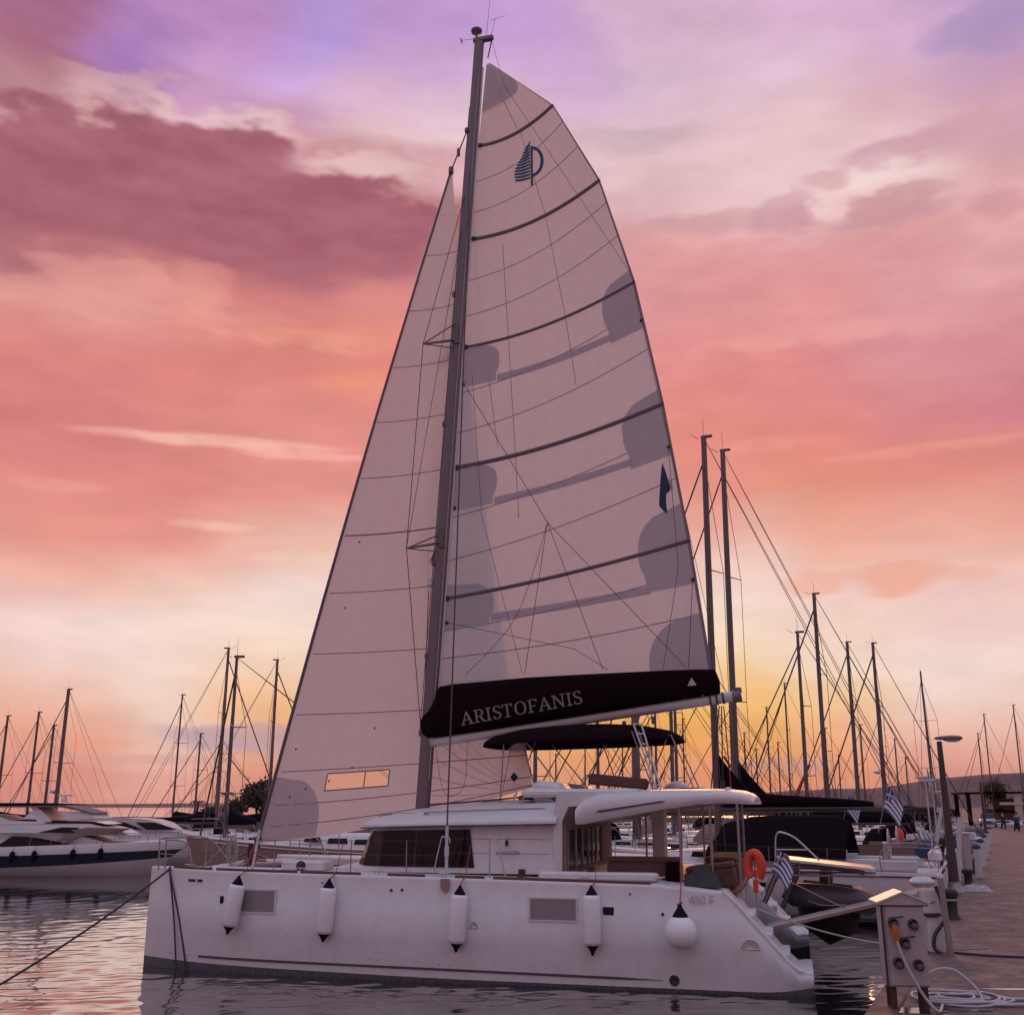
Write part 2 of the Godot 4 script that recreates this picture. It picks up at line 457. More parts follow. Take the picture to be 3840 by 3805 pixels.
	mat("leaf_olive", Color(0.06, 0.065, 0.04), 0.8, 0.0, {"backlight": Color(0.15, 0.12, 0.06)})
	mat("car_silver", Color(0.3, 0.28, 0.29), 0.25, 0.6, {"coat": 1.0})
	mat("skin", Color(0.35, 0.2, 0.14), 0.6)
	mat("cloth_dark", Color(0.02, 0.018, 0.022), 0.9)
	mat("cloth_grey_dark", Color(0.05, 0.043, 0.045), 0.95)
	mat("cloth_blue", Color(0.025, 0.045, 0.12), 0.9)
	mat("cloth_grey", Color(0.18, 0.17, 0.18), 0.9)
	mat("lamp_glass", Color(0.5, 0.46, 0.42), 0.3)
	mat("cream", Color(0.5, 0.42, 0.34), 0.8)
	# water: dark, mirror-like, broken by fine ripples (the swell itself is in the mesh)
	var ripple := noise_tex(21, 0.02, Color.BLACK, Color.WHITE, 4, 1024)
	mat("water", Color(0.02, 0.016, 0.018), 0.035, 0.0, {"bump": ripple, "bump_cm": 0.2, "scale": 0.16, "world": true, "spec": 1.0, "coat": 0.85})

# ---------------------------------------------------------------- the catamaran
# its own frame: s runs aft from the bow, y up, u away from the near topside (local -z)
func v(s: float, y: float, u: float) -> Vector3:
	return Vector3(s, y, -u)

func put_near(s: float, y: float, u: float) -> Vector3:
	return Vector3(s, y, -u)

func sheer(s: float) -> float:
	if s < 6.5:
		return lerpf(2.03, 1.955, clampf(s / 6.5, 0.0, 1.0))
	if s < 10.8:
		return lerpf(1.955, 1.885, (s - 6.5) / 4.3)
	if s < 12.1:
		return lerpf(1.885, 1.775, (s - 10.8) / 1.3)
	if s < 13.36:
		return lerpf(1.775, 0.37, (s - 12.1) / 1.26)
	return 0.42

func boot(s: float) -> float:
	return lerpf(0.19, 0.075, clampf(s / 6.5, 0.0, 1.0)) - 0.015 * clampf((s - 6.5) / 7.0, 0.0, 1.0)

func draw_in(s: float) -> float:
	return pow(clampf((3.9 - s) / 4.55, 0.0, 1.0), 3.0)

func mast_at(y: float) -> Vector3:
	return v(4.69 + (y - 3.3) * 0.0572, y, 3.93)

func hull_u(s: float, y: float) -> float:
	# outside of the near topside at that height
	var d := draw_in(s)
	var bt := boot(s)
	var midy := lerpf(1.385, bt, 0.5)
	var q := 0.03
	if y < 1.39:
		var lean := 0.06 * (1.0 - d)
		if y > midy:
			q = lerpf(0.046 + lean * 0.3, 0.046, (y - midy) / (1.385 - midy))
		else:
			q = lerpf(0.046 - lean * 0.5, 0.046 + lean * 0.3, (y - bt) / (midy - bt))
	return d * 0.8 - q * (1.0 - d * 0.6)

func on_hull(s: float, y: float, d: float) -> Vector3:
	return v(s, y, hull_u(s, y) - d)

func flat_hull(s: float, _y: float, d: float) -> Vector3:
	return v(s, _y, hull_u(s, 1.25) - d)

func make_hull(cat: Node3D, mirror: bool) -> void:
	# u is measured from the hull's outer side; the far hull is the mirror image
	var W := 1.72
	var pu := func(u: float) -> float: return 7.87 - u if mirror else u
	var ss := [-0.62, -0.6, -0.55, -0.45, -0.25, 0.0, 0.3, 0.7, 1.2, 1.8, 2.5, 3.3, 4.2, 5.5, 7.0, 8.5, 10.0, 10.8, 11.5, 12.1, 12.4, 12.8, 13.1, 13.36, 13.5, 13.62]
	var sides := mb()
	var bottom := mb()
	var deck := mb()
	for e in 2:
		var rows := []
		var low := []
		for s in ss:
			var d := draw_in(s)
			var outer := d * 0.8 if e == 0 else W - d * 0.86
			var out := -1.0 if e == 0 else 1.0
			var top := sheer(s)
			if s > 13.4:
				top = 0.44
			var stern := clampf((s - 12.6) / 1.0, 0.0, 1.0)
			var lean := 0.06 * (1.0 - d)
			var kn := minf(1.4, top - 0.06)
			var k2 := minf(1.385, top - 0.07)
			var bt := boot(s)
			var rise := stern * stern * 0.12
			var r := []
			for q in [[top, 0.0], [top - 0.012, 0.018], [top - 0.05, 0.03], [kn, 0.03], [k2, 0.046], [lerpf(k2, bt + rise, 0.5), 0.046 + lean * 0.3], [bt + rise, 0.046 - lean * 0.5]]:
				r.append(v(s, q[0], pu.call(outer + out * q[1] * (1.0 - d * 0.6))))
			rows.append(r)
			var l := []
			for q in [[bt + rise, 0.046 - lean * 0.5], [bt * 0.4 - 0.1, 0.02 - lean], [-0.45, -0.25]]:
				l.append(v(s, q[0], pu.call(outer + out * q[1] * (1.0 - d * 0.6))))
			low.append(l)
		loft(sides, rows, false, SMOOTH)
		loft(bottom, low, false, SMOOTH)
		# end plate of the stern half width
	var dk := []
	for s in ss:
		var d := draw_in(s)
		var y := sheer(s)
		if s > 13.4:
			y = 0.44
		var drop := 0.0
		if s > 12.12 and s < 13.3:
			drop = 0.0
		var a := d * 0.8
		var b := W - d * 0.86
		var row := []
		for k in 5:
			row.append(v(s, y - drop + (0.02 * sin(PI * k / 4.0) if s < 12.0 else 0.0), pu.call(lerpf(a, b, k / 4.0))))
		dk.append(row)
	loft(deck, dk, false, SMOOTH)
	# transom plate
	var a0: float = pu.call(-0.046)
	var b0: float = pu.call(W + 0.046)
	quad(sides, v(13.62, 0.44, a0), v(13.62, 0.44, b0), v(13.6, 0.1, b0), v(13.6, 0.1, a0))
	quad(bottom, v(13.6, 0.1, a0), v(13.6, 0.1, b0), v(13.5, -0.4, b0), v(13.5, -0.4, a0))
	# bow plate: a narrow rounded stem
	var h := part("hull", sides, mats.gelcoat, cat)
	h.set_meta("label", "far hull of the catamaran" if mirror else "near hull of the catamaran with a line of fenders")
	part("antifouling", bottom, mats.antifoul, h)
	part("side_deck", deck, mats.deck, h)
	# the sloping stern: rounded rim along the outer edge, steps between
	var rim := mb()
	var pts := []
	for s in [12.06, 12.3, 12.6, 12.9, 13.2, 13.38, 13.46]:
		pts.append(v(s, sheer(s) + 0.01, pu.call(0.02)))
	tube(rim, pts, 0.055, 0.05, 8)
	part("stern_coaming", rim, mats.gelcoat_plain, h)
	for k in 4:
		var st := mb()
		var s0 := 12.35 + k * 0.3
		box(st, v(s0 + 0.1, sheer(s0) - 0.2, pu.call(W * 0.5 + 0.06)), Vector3(0.34, 0.16, W - 0.34), Basis(), 0.02)
		part("stern_step", st, mats.deck, h)
	if mirror:
		return
	# dark rubbing line low on the topside
	var line := mb()
	var lo := []
	for i in 24:
		var s := lerpf(1.05, 10.88, i / 23.0)
		var y := lerpf(0.295, 0.205, i / 23.0)
		var u := hull_u(s, y) - 0.012
		var hh := 0.022 if i < 22 else 0.022 - 0.01 * (i - 21)
		lo.append([v(s, y + hh, u + 0.014), v(s, y + hh, u), v(s, y - hh, u), v(s, y - hh, u + 0.014)])
	loft(line, lo, false, FLAT)
	part("spray_rail", line, mats.stripe, h)
	# toe rail of wood, in lengths with gaps at the fairleads
	for seg in [[0.1, 1.2], [1.32, 3.28], [3.36, 4.7], [5.3, 6.1], [6.75, 7.36], [7.55, 10.7]]:
		var st := mb()
		var rr := []
		for i in 9:
			var s := lerpf(seg[0], seg[1], i / 8.0)
			var u := draw_in(s) * 0.8 + 0.05
			var y := sheer(s)
			rr.append([v(s, y + 0.0, u - 0.025), v(s, y + 0.055, u - 0.02), v(s, y + 0.055, u + 0.02), v(s, y + 0.0, u + 0.025)])
		loft(st, rr, false, FLAT, true, true)
		part("toe_rail", st, mats.wood, h)
	# windows sunk in the topside
	for w in [[2.07, 2.84, 1.22, 1.64], [8.33, 9.24, 1.215, 1.6]]:
		var d := draw_in((w[0] + w[1]) * 0.5) * 0.8
		var fr := mb()
		var u := d - 0.046
		for q in [[w[0] - 0.03, w[1] + 0.03, w[3], w[3] + 0.035], [w[0] - 0.03, w[1] + 0.03, w[2] - 0.035, w[2]], [w[0] - 0.035, w[0], w[2], w[3]], [w[1], w[1] + 0.035, w[2], w[3]]]:
			prism(fr, [[q[0], q[2]], [q[1], q[2]], [q[1], q[3]], [q[0], q[3]]], flat_hull, -0.03, 0.018)
		var f := part("hull_window", fr, mats.gelcoat_plain, h)
		var gl := mb()
		var gr := []
		for a in 7:
			var ss2 := lerpf(w[0], w[1], a / 6.0)
			var col := []
			for yy in [w[2], lerpf(w[2], 1.385, 0.5), 1.385, 1.4, w[3]]:
				col.append(flat_hull(ss2, yy, 0.008))
			gr.append(col)
		loft(gl, gr, false, FLAT)
		part("pane", gl, mats.glass_grey, f)
	for q in [[9.77, 9.98, 1.33, 1.475, 0.0], [1.52, 1.6, 1.36, 1.51, 0.2]]:
		var st := mb()
		box(st, v((q[0] + q[1]) * 0.5, (q[2] + q[3]) * 0.5, draw_in(q[0]) * 0.8 - 0.04), Vector3(q[1] - q[0], q[3] - q[2], 0.03), Basis(), 0.006)
		part("opening_port", st, mats.glass_dark, h)
	for q in [[5.42, 1.7, 0.022], [5.65, 1.71, 0.022], [11.09, 0.21, 0.075], [10.92, 1.37, 0.022], [10.3, 1.72, 0.015], [3.9, 1.82, 0.012]]:
		var st := mb()
		lathe(st, [[q[2] * 1.3, 0.0], [q[2] * 1.3, 0.012], [q[2], 0.014], [q[2] * 0.8, 0.004], [0.0, 0.003]], v(q[0], q[1], hull_u(q[0], q[1]) - 0.002), Basis(Vector3.RIGHT, PI / 2), 12)
		part("skin_fitting", st, mats.print_dark, h)
	for q in [[5.0, 0.42], [5.15, 0.4], [6.45, 0.36], [6.7, 0.36], [0.25, 0.33], [0.75, 0.33]]:
		var st := mb()
		lathe(st, [[0.022, 0.0], [0.022, 0.01], [0.012, 0.014], [0.0, 0.01]], v(q[0], q[1], hull_u(q[0], q[1]) - 0.003), Basis(Vector3.RIGHT, PI / 2), 8)
		part("outlet", st, mats.gelcoat_plain, h)
	# shallow boarding recess and vent, as raised lips with a darker bowl
	for q in [[12.52, 0.88, 0.17, 0.085], [7.18, 1.085, 0.085, 0.06]]:
		var st := mb()
		var lip := []
		for k in 13:
			var a := PI * k / 12.0
			lip.append(v(q[0] + cos(a) * q[2] * (1.0 if absf(cos(a)) < 0.8 else 1.0), q[1] - q[3] + sin(a) * q[3] * 2.0, hull_u(q[0], q[1]) - 0.004))
		lip.append(v(q[0] - q[2], q[1] - q[3], hull_u(q[0], q[1]) - 0.004))
		lip.append(v(q[0] + q[2], q[1] - q[3], hull_u(q[0], q[1]) - 0.004))
		tube(st, lip, 0.012, 0.012, 5)
		var rc := part("boarding_recess", st, mats.gelcoat_plain, h)
		var bowl := mb()
		var rws := []
		for i in 5:
			var k := i / 4.0
			var ring := []
			for j in 13:
				var a := PI * j / 12.0
				ring.append(v(q[0] + cos(a) * q[2] * (1.0 - k), q[1] - q[3] + sin(a) * q[3] * 2.0 * (1.0 - k), hull_u(q[0], q[1]) - 0.008 + 0.012 * k))
			rws.append(ring)
		loft(bowl, rws, false, SMOOTH)
		part("recess_floor", bowl, mats.cream, rc)
	lettering("450", cat_node, v(11.43, 1.57, -0.052), 0.15, 0.3, 0.0, mats.print_faint, "Droid Sans", "model_number")
	lettering("F", cat_node, v(11.81, 1.57, -0.052), 0.15, 0.08, 0.0, mats.print_faint, "Droid Sans", "model_letter")
	# small dark registration mark near the bow, too small to read
	var reg := mb()
	var rng := RandomNumberGenerator.new()
	rng.seed = 8
	var x := 0.62
	for k in 9:
		var w := 0.022 + rng.randf() * 0.018
		if k != 5:
			box(reg, on_hull(x + w * 0.5, 1.8, 0.004), Vector3(w, 0.055, 0.012), Basis(Vector3.UP, 0.25))
		x += w + 0.012
	part("registration_mark", reg, mats.print_dark, h)

func lettering(text: String, parent: Node3D, at: Vector3, cap: float, width: float, tilt: float, m: Material, face := "Droid Serif", called := "lettering") -> void:
	var font := SystemFont.new()
	font.font_names = PackedStringArray([face])
	var t := TextMesh.new()
	t.text = text
	t.font = font
	t.font_size = 64
	t.pixel_size = 0.01
	t.depth = 0.2
	t.horizontal_alignment = HORIZONTAL_ALIGNMENT_LEFT
	t.vertical_alignment = VERTICAL_ALIGNMENT_CENTER
	var bounds := t.get_aabb()
	var o := MeshInstance3D.new()
	o.name = called
	o.mesh = t
	o.set_surface_override_material(0, m)
	parent.add_child(o, true)
	var sx: float = width / maxf(bounds.size.x, 0.01)
	var sy: float = cap / maxf(bounds.size.y, 0.01)
	var b := Basis(Vector3.BACK, tilt) * Basis.from_scale(Vector3(sx, sy, 0.03))
	o.transform = Transform3D(b, at - b * Vector3(bounds.position.x, bounds.position.y, 0))

var cat_node: Node3D

func make_bridge(cat: Node3D) -> void:
	# bridge deck between the hulls, hung well above the water
	var st := mb()
	var rows := []
	for q in [[3.2, 1.25, 2.0], [3.6, 0.95, 2.02], [6.0, 0.8, 2.02], [11.5, 0.8, 1.9], [12.2, 0.95, 1.5]]:
		rows.append([v(q[0], q[2], 1.4), v(q[0], q[1], 1.4), v(q[0], q[1] - 0.05, 3.9), v(q[0], q[1], 6.47), v(q[0], q[2], 6.47), v(q[0], q[2] + 0.05, 3.9)])
	loft(st, rows, true, FLAT, true, true)
	part("bridge_deck", st, mats.deck, cat)
	# foredeck nets and cross beam
	var beam := mb()
	tube(beam, [v(0.15, 1.85, 0.9), v(0.1, 1.95, 3.93), v(0.15, 1.85, 6.97)], 0.11, 0.11, 10)
	var bm := part("cross_beam", beam, mats.alloy_white, cat)
	var sp := mb()
	tube(sp, [v(0.1, 1.95, 3.93), v(0.3, 2.38, 3.93)], 0.05, 0.05, 8)
	tube(sp, [v(0.05, 1.9, 2.2), v(0.12, 2.25, 3.93), v(0.05, 1.9, 5.6)], 0.03, 0.03, 6)
	part("forestay_fitting", sp, mats.alloy_dark, bm)
	var net := mb()
	for i in 22:
		var s := 0.2 + i * 0.14
		tube(net, [v(s, 1.84, 1.2), v(s, 1.8, 3.9), v(s, 1.84, 6.6)], 0.008, 0.008, 3)
	for i in 26:
		var u := 1.35 + i * 0.2
		tube(net, [v(0.15, 1.83, u), v(3.2, 1.83, u)], 0.008, 0.008, 3)
	part("trampoline_net", net, mats.rope_dark, cat)
	# deck box with hatch on the near foredeck
	var hb := mb()
	box(hb, v(3.1, 2.1, 0.95), Vector3(1.0, 0.22, 0.6), Basis(), 0.04)
	var hatch := part("deck_locker", hb, mats.gelcoat_plain, cat)
	var hd := mb()
	lathe(hd, [[0.11, 0.0], [0.11, 0.02], [0.0, 0.03]], v(3.08, 2.1, 0.65), Basis(Vector3.RIGHT, PI / 2), 14)
	part("vent", hd, mats.print_dark, hatch)
	# ---- coachroof
	var wall := mb()
	# plan outline of the cabin walls (outer), from the near aft corner round the front to the far side
	var plan := []
	var half := [[8.7, 0.82], [8.0, 0.8], [6.9, 0.8], [5.6, 0.82], [4.75, 0.9], [4.3, 1.15], [3.98, 1.7], [3.8, 2.5], [3.74, 3.3], [3.72, 3.935]]
	for q in half:
		plan.append(q)
	for i in range(half.size() - 2, -1, -1):
		plan.append([half[i][0], 7.87 - half[i][1]])
	var r0 := []
	var r1 := []
	var r2 := []
	var r3 := []
	for q in plan:
		var nose := clampf((5.0 - q[0]) / 1.3, 0.0, 1.0)
		var ins := 0.05
		var cs: float = q[0] + nose * 0.35
		r0.append(v(q[0] - nose * 0.1, 2.0, q[1]))
		r1.append(v(q[0], 2.1, q[1]))
		r2.append(v(cs, 2.86 + 0.025 * (q[0] - 4.0), lerpf(q[1], 3.93, ins)))
		r3.append(v(cs, 2.95 + 0.025 * (q[0] - 4.0), lerpf(q[1], 3.93, ins)))
	loft(wall, [r0, r1, r2, r3], false, SMOOTH)
	var cabin := part("coachroof", wall, mats.gelcoat_plain, cat)
	# window band: real panes set on the wall, with mullions between
	var lo := []
	var hi := []
	for q in plan:
		var nose := clampf((5.0 - q[0]) / 1.3, 0.0, 1.0)
		lo.append(v(q[0] + nose * 0.03, 2.11, q[1] + (-0.012 if q[1] < 3.9 else 0.012) + 0.0))
		hi.append(v(q[0] + nose * 0.32, 2.815 + 0.02 * (q[0] - 4.0), lerpf(q[1], 3.93, 0.045) + (-0.012 if q[1] < 3.9 else 0.012)))
	for i in range(2, plan.size() - 3):
		var g := mb()
		var a: Vector3 = lo[i]
		var b: Vector3 = lo[i + 1]
		var c: Vector3 = hi[i + 1]
		var d: Vector3 = hi[i]
		if i == 2:
			a += Vector3(0.04, 0, 0)
			d += Vector3(-0.1, 0, 0)
		var nrm := (b - a).cross(d - a).normalized()
		if nrm.dot(Vector3(5.5, 2.5, -3.93) - a) > 0.0:
			nrm = -nrm
		a += nrm * 0.012
		b += nrm * 0.012
		c += nrm * 0.012
		d += nrm * 0.012
		var e := (b - a).normalized() * 0.006
		quad(g, a + e, b - e, c - e, d + e)
		quad(g, a + e - nrm * 0.02, b - e - nrm * 0.02, b - e, a + e)
		quad(g, d + e - nrm * 0.02, c - e - nrm * 0.02, c - e, d + e)
		part("saloon_window", g, mats.glass_dark, cabin)
	# roof: eyebrow over the windows, crowned shell
	var roof := mb()
	var rp := []
	for lev in [[0.0, 0.0, 0.16], [0.05, 0.0, 0.19], [0.1, 0.02, 0.16], [0.24, 0.13, -0.02], [0.34, 0.3, -0.3], [0.43, 0.62, -1.0], [0.46, 0.9, -2.0]]:
		var row := []
		for q in plan:
			var aft := clampf((q[0] - 3.7) / 4.8, 0.0, 1.0)
			var y: float = 2.9 + 0.022 * (q[0] - 4.0) + lev[0] * lerpf(0.75, 1.25, aft)
			var nose := clampf((5.0 - q[0]) / 1.3, 0.0, 1.0)
			var u := lerpf(q[1] - 0.1 * (1.0 - 2.0 * q[1] / 7.87), 3.935, lev[1])
			row.append(v(q[0] + nose * 0.3 - nose * lev[2] + (0.0 if lev[1] < 0.2 else 0.0), y, u))
		rp.append(row)
	loft(roof, rp, false, SMOOTH)
	# aft closing plate of the roof
	var first := []
	for row in rp:
		first.append(row[0])
	var last := []
	for row in rp:
		last.append(row[row.size() - 1])
	for i in first.size() - 1:
		quad(roof, first[i], first[i + 1], last[i + 1], last[i])
	var rf := part("cabin_roof", roof, mats.gelcoat_plain, cat)
	var edge := mb()
	tube(edge, smooth_path([v(8.68, 2.985, 0.72), v(6.9, 2.955, 0.72), v(5.6, 2.93, 0.74), v(4.75, 2.9, 0.82), v(4.25, 2.885, 1.08)], 4), 0.016, 0.016, 5)
	part("roof_trim", edge, mats.stripe, rf)
	for g in [[[4.5, 3.08, 1.6], [4.55, 3.15, 1.6], [5.4, 3.2, 1.5], [5.45, 3.13, 1.5]], [[5.8, 3.17, 1.15], [5.85, 3.22, 1.15], [8.2, 3.3, 1.15], [8.25, 3.24, 1.15]]]:
		var st2 := mb()
		tube(st2, smooth_path([v(g[0][0], g[0][1], g[0][2]), v(g[1][0], g[1][1], g[1][2]), v(g[2][0], g[2][1], g[2][2]), v(g[3][0], g[3][1], g[3][2])], 4), 0.014, 0.014, 5)
		part("grab_rail", st2, mats.steel_dull, rf)
	# maker's mark on the cabin side
	lettering("LAGOON", cabin, v(7.4, 2.375, 0.79), 0.07, 0.5, 0.01, mats.print_dark, "Droid Sans", "maker_lettering")
	var em := mb()
	prism(em, [[7.6, 2.55], [7.66, 2.55], [7.67, 2.64], [7.63, 2.69], [7.59, 2.62]], put_near, 0.786, 0.8)
	part("maker_emblem", em, mats.print_dark, cabin)

func make_cockpit(cat: Node3D) -> void:
	# side arch that carries the hardtop
	for side in 2:
		var st := mb()
		var u0 := 0.84 if side == 0 else 6.99
		prism(st, [[8.6, 2.02], [8.78, 2.02], [8.8, 3.05], [8.94, 3.34], [9.5, 3.36], [9.46, 3.6], [8.7, 3.6], [8.62, 3.2]], put_near, u0, u0 + 0.1)
		part("side_arch", st, mats.gelcoat_plain, cat)
	# after bulkhead of the saloon with sliding doors
	var bk := mb()
	box(bk, v(8.82, 2.02, 3.93), Vector3(0.08, 0.1, 5.9))
	box(bk, v(8.82, 3.12, 3.93), Vector3(0.08, 0.5, 5.9))
	box(bk, v(8.82, 2.5, 1.05), Vector3(0.08, 0.9, 0.2))
	box(bk, v(8.82, 2.5, 6.1), Vector3(0.08, 0.9, 1.5))
	var wallp := part("saloon_bulkhead", bk, mats.canvas_beige, cat)
	var u := 1.2
	for w in [0.95, 0.75, 0.7, 0.55, 0.55, 0.5]:
		var fr := mb()
		box(fr, v(8.83, 2.47, u), Vector3(0.05, 0.85, 0.04))
		var f := part("door_frame", fr, mats.cream, wallp)
		var gl := mb()
		box(gl, v(8.82, 2.47, u + w * 0.5 + 0.01), Vector3(0.012, 0.82, w - 0.05))
		part("door_pane", gl, mats.glass_dark, f)
		u += w
	# cockpit floor, seats and backrests
	var fl := mb()
	box(fl, v(10.6, 1.72, 3.93), Vector3(3.5, 0.06, 5.6))
	part("cockpit_floor", fl, mats.teak, cat)
	for q in [[10.4, 1.98, 1.6, 1.5, 0.5, 0.7, 0.0], [11.75, 1.93, 1.5, 1.0, 0.36, 0.9, 0.12], [11.9, 1.95, 3.9, 0.7, 0.5, 3.0, 0.0]]:
		var st := mb()
		box(st, v(q[0], q[1], q[2]), Vector3(q[3], q[4], q[5]), Basis(Vector3.BACK, q[6]), 0.04)
		var seat := part("cockpit_seat", st, mats.cushion, cat)
		var cu := mb()
		box(cu, v(q[0], q[1] + q[4] * 0.5 + 0.05, q[2]), Vector3(q[3] - 0.04, 0.1, q[5] - 0.04), Basis(Vector3.BACK, q[6]), 0.03)
		part("cushion", cu, mats.cushion, seat)
	var dk := mb()
	box(dk, v(11.0, 2.0, 1.3), Vector3(0.25, 0.5, 0.5), Basis(), 0.02)
	part("cockpit_locker", dk, mats.canvas_black, cat)
	# raised side coaming along the cockpit
	var co := mb()
	box(co, v(9.6, 2.0, 0.5), Vector3(2.4, 0.16, 0.3), Basis(), 0.04)
	part("cockpit_coaming", co, mats.gelcoat_plain, cat)
	# ---- hardtop: a curved lid with deep sides, tapering aft
	var top := mb()
	var rows := []
	for q in [[9.12, 3.33, 3.02, 0.0], [9.3, 3.5, 3.02, 0.0], [9.6, 3.6, 3.09, 0.0], [10.2, 3.635, 3.19, 0.0], [10.9, 3.65, 3.31, 0.0], [11.6, 3.655, 3.41, 0.02], [12.1, 3.65, 3.44, 0.08], [12.45, 3.61, 3.42, 0.25], [12.62, 3.55, 3.41, 0.5], [12.7, 3.46, 3.42, 0.8]]:
		var row := []
		var s: float = q[0]
		var ed: float = 0.62 + q[3]
		for pp in [[ed + 0.05, q[2] - 0.03], [ed, q[2]], [ed - 0.02, lerpf(q[2], q[1], 0.55)], [ed + 0.06, q[1] - 0.04], [ed + 0.25, q[1] + 0.0], [2.2, q[1] + 0.05], [3.93, q[1] + 0.07]]:
			row.append(v(s, pp[1], pp[0]))
		for i in range(5, -1, -1):
			row.append(Vector3(row[i].x, row[i].y, -7.87 - row[i].z))
		rows.append(row)
	loft(top, rows, false, SMOOTH)
	# underside
	var under := []
	for i in rows.size():
		var r = rows[i]
		var yy: float = lerpf(r[1].y, r[5].y, 0.62)
		under.append([r[0], v(r[0].x, yy, -r[0].z + 0.25), v(r[0].x, r[5].y - 0.09, 3.93), v(r[0].x, yy, 7.87 + r[0].z - 0.25), r[r.size() - 1]])
	loft(top, under, false, SMOOTH)
	for k in 2:
		var r = rows[0] if k == 0 else rows[rows.size() - 1]
		var b = under[0] if k == 0 else under[under.size() - 1]
		quad(top, r[2], r[5], r[7], r[10])
		quad(top, r[0], b[1], b[3], r[12])
	var ht := part("hardtop", top, mats.gelcoat_plain, cat)
	var slot := mb()
	prism(slot, [[9.55, 3.235], [9.62, 3.265], [10.85, 3.445], [10.98, 3.45], [10.9, 3.42], [9.65, 3.225]], put_near, 0.588, 0.61)
	part("hardtop_slot", slot, mats.stripe, ht)
	var cap := mb()
	lathe(cap, [[0.07, 0.0], [0.06, 0.05], [0.0, 0.07]], v(12.2, 3.66, 1.2), Basis(), 10)
	part("deck_light", cap, mats.alloy_white, ht)
	for q in [[11.83, 0.85, 3.42, 1.9], [12.37, 0.9, 3.45, 1.75], [11.23, 0.75, 3.33, 1.9], [12.2, 7.0, 3.45, 1.8], [11.2, 7.1, 3.35, 1.9], [9.75, 6.9, 3.3, 1.9]]:
		var st := mb()
		tube(st, [v(q[0], q[2], q[1]), v(q[0], q[3], q[1])], 0.028, 0.028, 8)
		part("hardtop_post", st, mats.steel_dull, ht)
	var pil := mb()
	box(pil, v(10.1, 2.65, 6.9), Vector3(0.36, 1.3, 0.3), Basis(), 0.05)
	part("hardtop_pillar", pil, mats.gelcoat_plain, ht)
	# ---- flybridge: coaming, seat back, helm console
	var fb := mb()
	box(fb, v(9.0, 3.62, 3.93), Vector3(2.6, 0.18, 4.4), Basis(), 0.06)
	box(fb, v(8.25, 3.62, 2.4), Vector3(0.75, 0.5, 0.9), Basis(Vector3.BACK, -0.12), 0.1)
	box(fb, v(8.25, 3.62, 5.4), Vector3(0.75, 0.5, 0.9), Basis(Vector3.BACK, -0.12), 0.1)
	part("flybridge", fb, mats.gelcoat_plain, cat)
	var sb := mb()
	box(sb, v(9.74, 3.87, 2.5), Vector3(1.34, 0.24, 0.14), Basis(Vector3.BACK, -0.1), 0.05)
	var sbn := part("helm_seat", sb, mats.cushion, cat)
	for q in [9.25, 9.55, 10.2]:
		var st := mb()
		tube(st, [v(q, 3.66, 2.5), v(q, 3.8, 2.5)], 0.015, 0.015, 6)
		part("leg", st, mats.steel_dull, sbn)
	var hoop := mb()
	tube(hoop, smooth_path([v(9.05, 3.66, 2.45), v(8.93, 3.82, 2.45), v(9.0, 3.98, 2.45), v(9.15, 4.03, 2.45)], 4), 0.014, 0.014, 6)
	part("seat_hoop", hoop, mats.steel_dull, sbn)
	var box2 := mb()
	box(box2, v(11.3, 3.71, 4.2), Vector3(0.6, 0.08, 2.0), Basis(), 0.03)
	part("cushion_pad", box2, mats.wood, cat)
	var dome := mb()
	lathe(dome, [[0.34, 0.0], [0.33, 0.08], [0.25, 0.17], [0.12, 0.23], [0.0, 0.25]], v(10.75, 3.68, 5.2), Basis(), 16)
	part("covered_wheel", dome, mats.gelcoat_plain, cat)
	var wc := mb()
	tube(wc, [v(11.95, 3.66, 3.6), v(11.95, 3.86, 3.6)], 0.03, 0.05, 8)
	tube(wc, [v(11.95, 3.86, 3.6), v(11.95, 3.9, 3.6)], 0.06, 0.05, 8)
	part("winch", wc, mats.print_dark, cat)
	# ---- bimini over the flybridge
	var bi := mb()
	var rings := []
	for k in 6:
		var f: float = [1.0, 0.985, 0.9, 0.65, 0.35, 0.0][k]
		var y: float = [-0.42, -0.34, -0.22, -0.08, -0.01, 0.0][k]
		var ring := []
		for j in 40:
			var a := TAU * j / 40.0
			var cx := signf(cos(a)) * pow(absf(cos(a)), 0.72)
			var cz := signf(sin(a)) * pow(absf(sin(a)), 0.72)
			ring.append(v(8.72 + cx * 2.38 * f, 5.2 + y + 0.05 * cx * f, 3.93 + cz * 1.75 * f))
		rings.append(ring)
	loft(bi, rings, true, SMOOTH)
	var inner := []
	for ring in rings:
		var row := []
		for p in ring:
			row.append(Vector3(p.x, p.y - 0.03, p.z))
		inner.append(row)
	loft(bi, inner, true, SMOOTH)
	loft(bi, [rings[0], inner[0]], true, FLAT)
	var bim := part("bimini", bi, mats.canvas_black, cat)
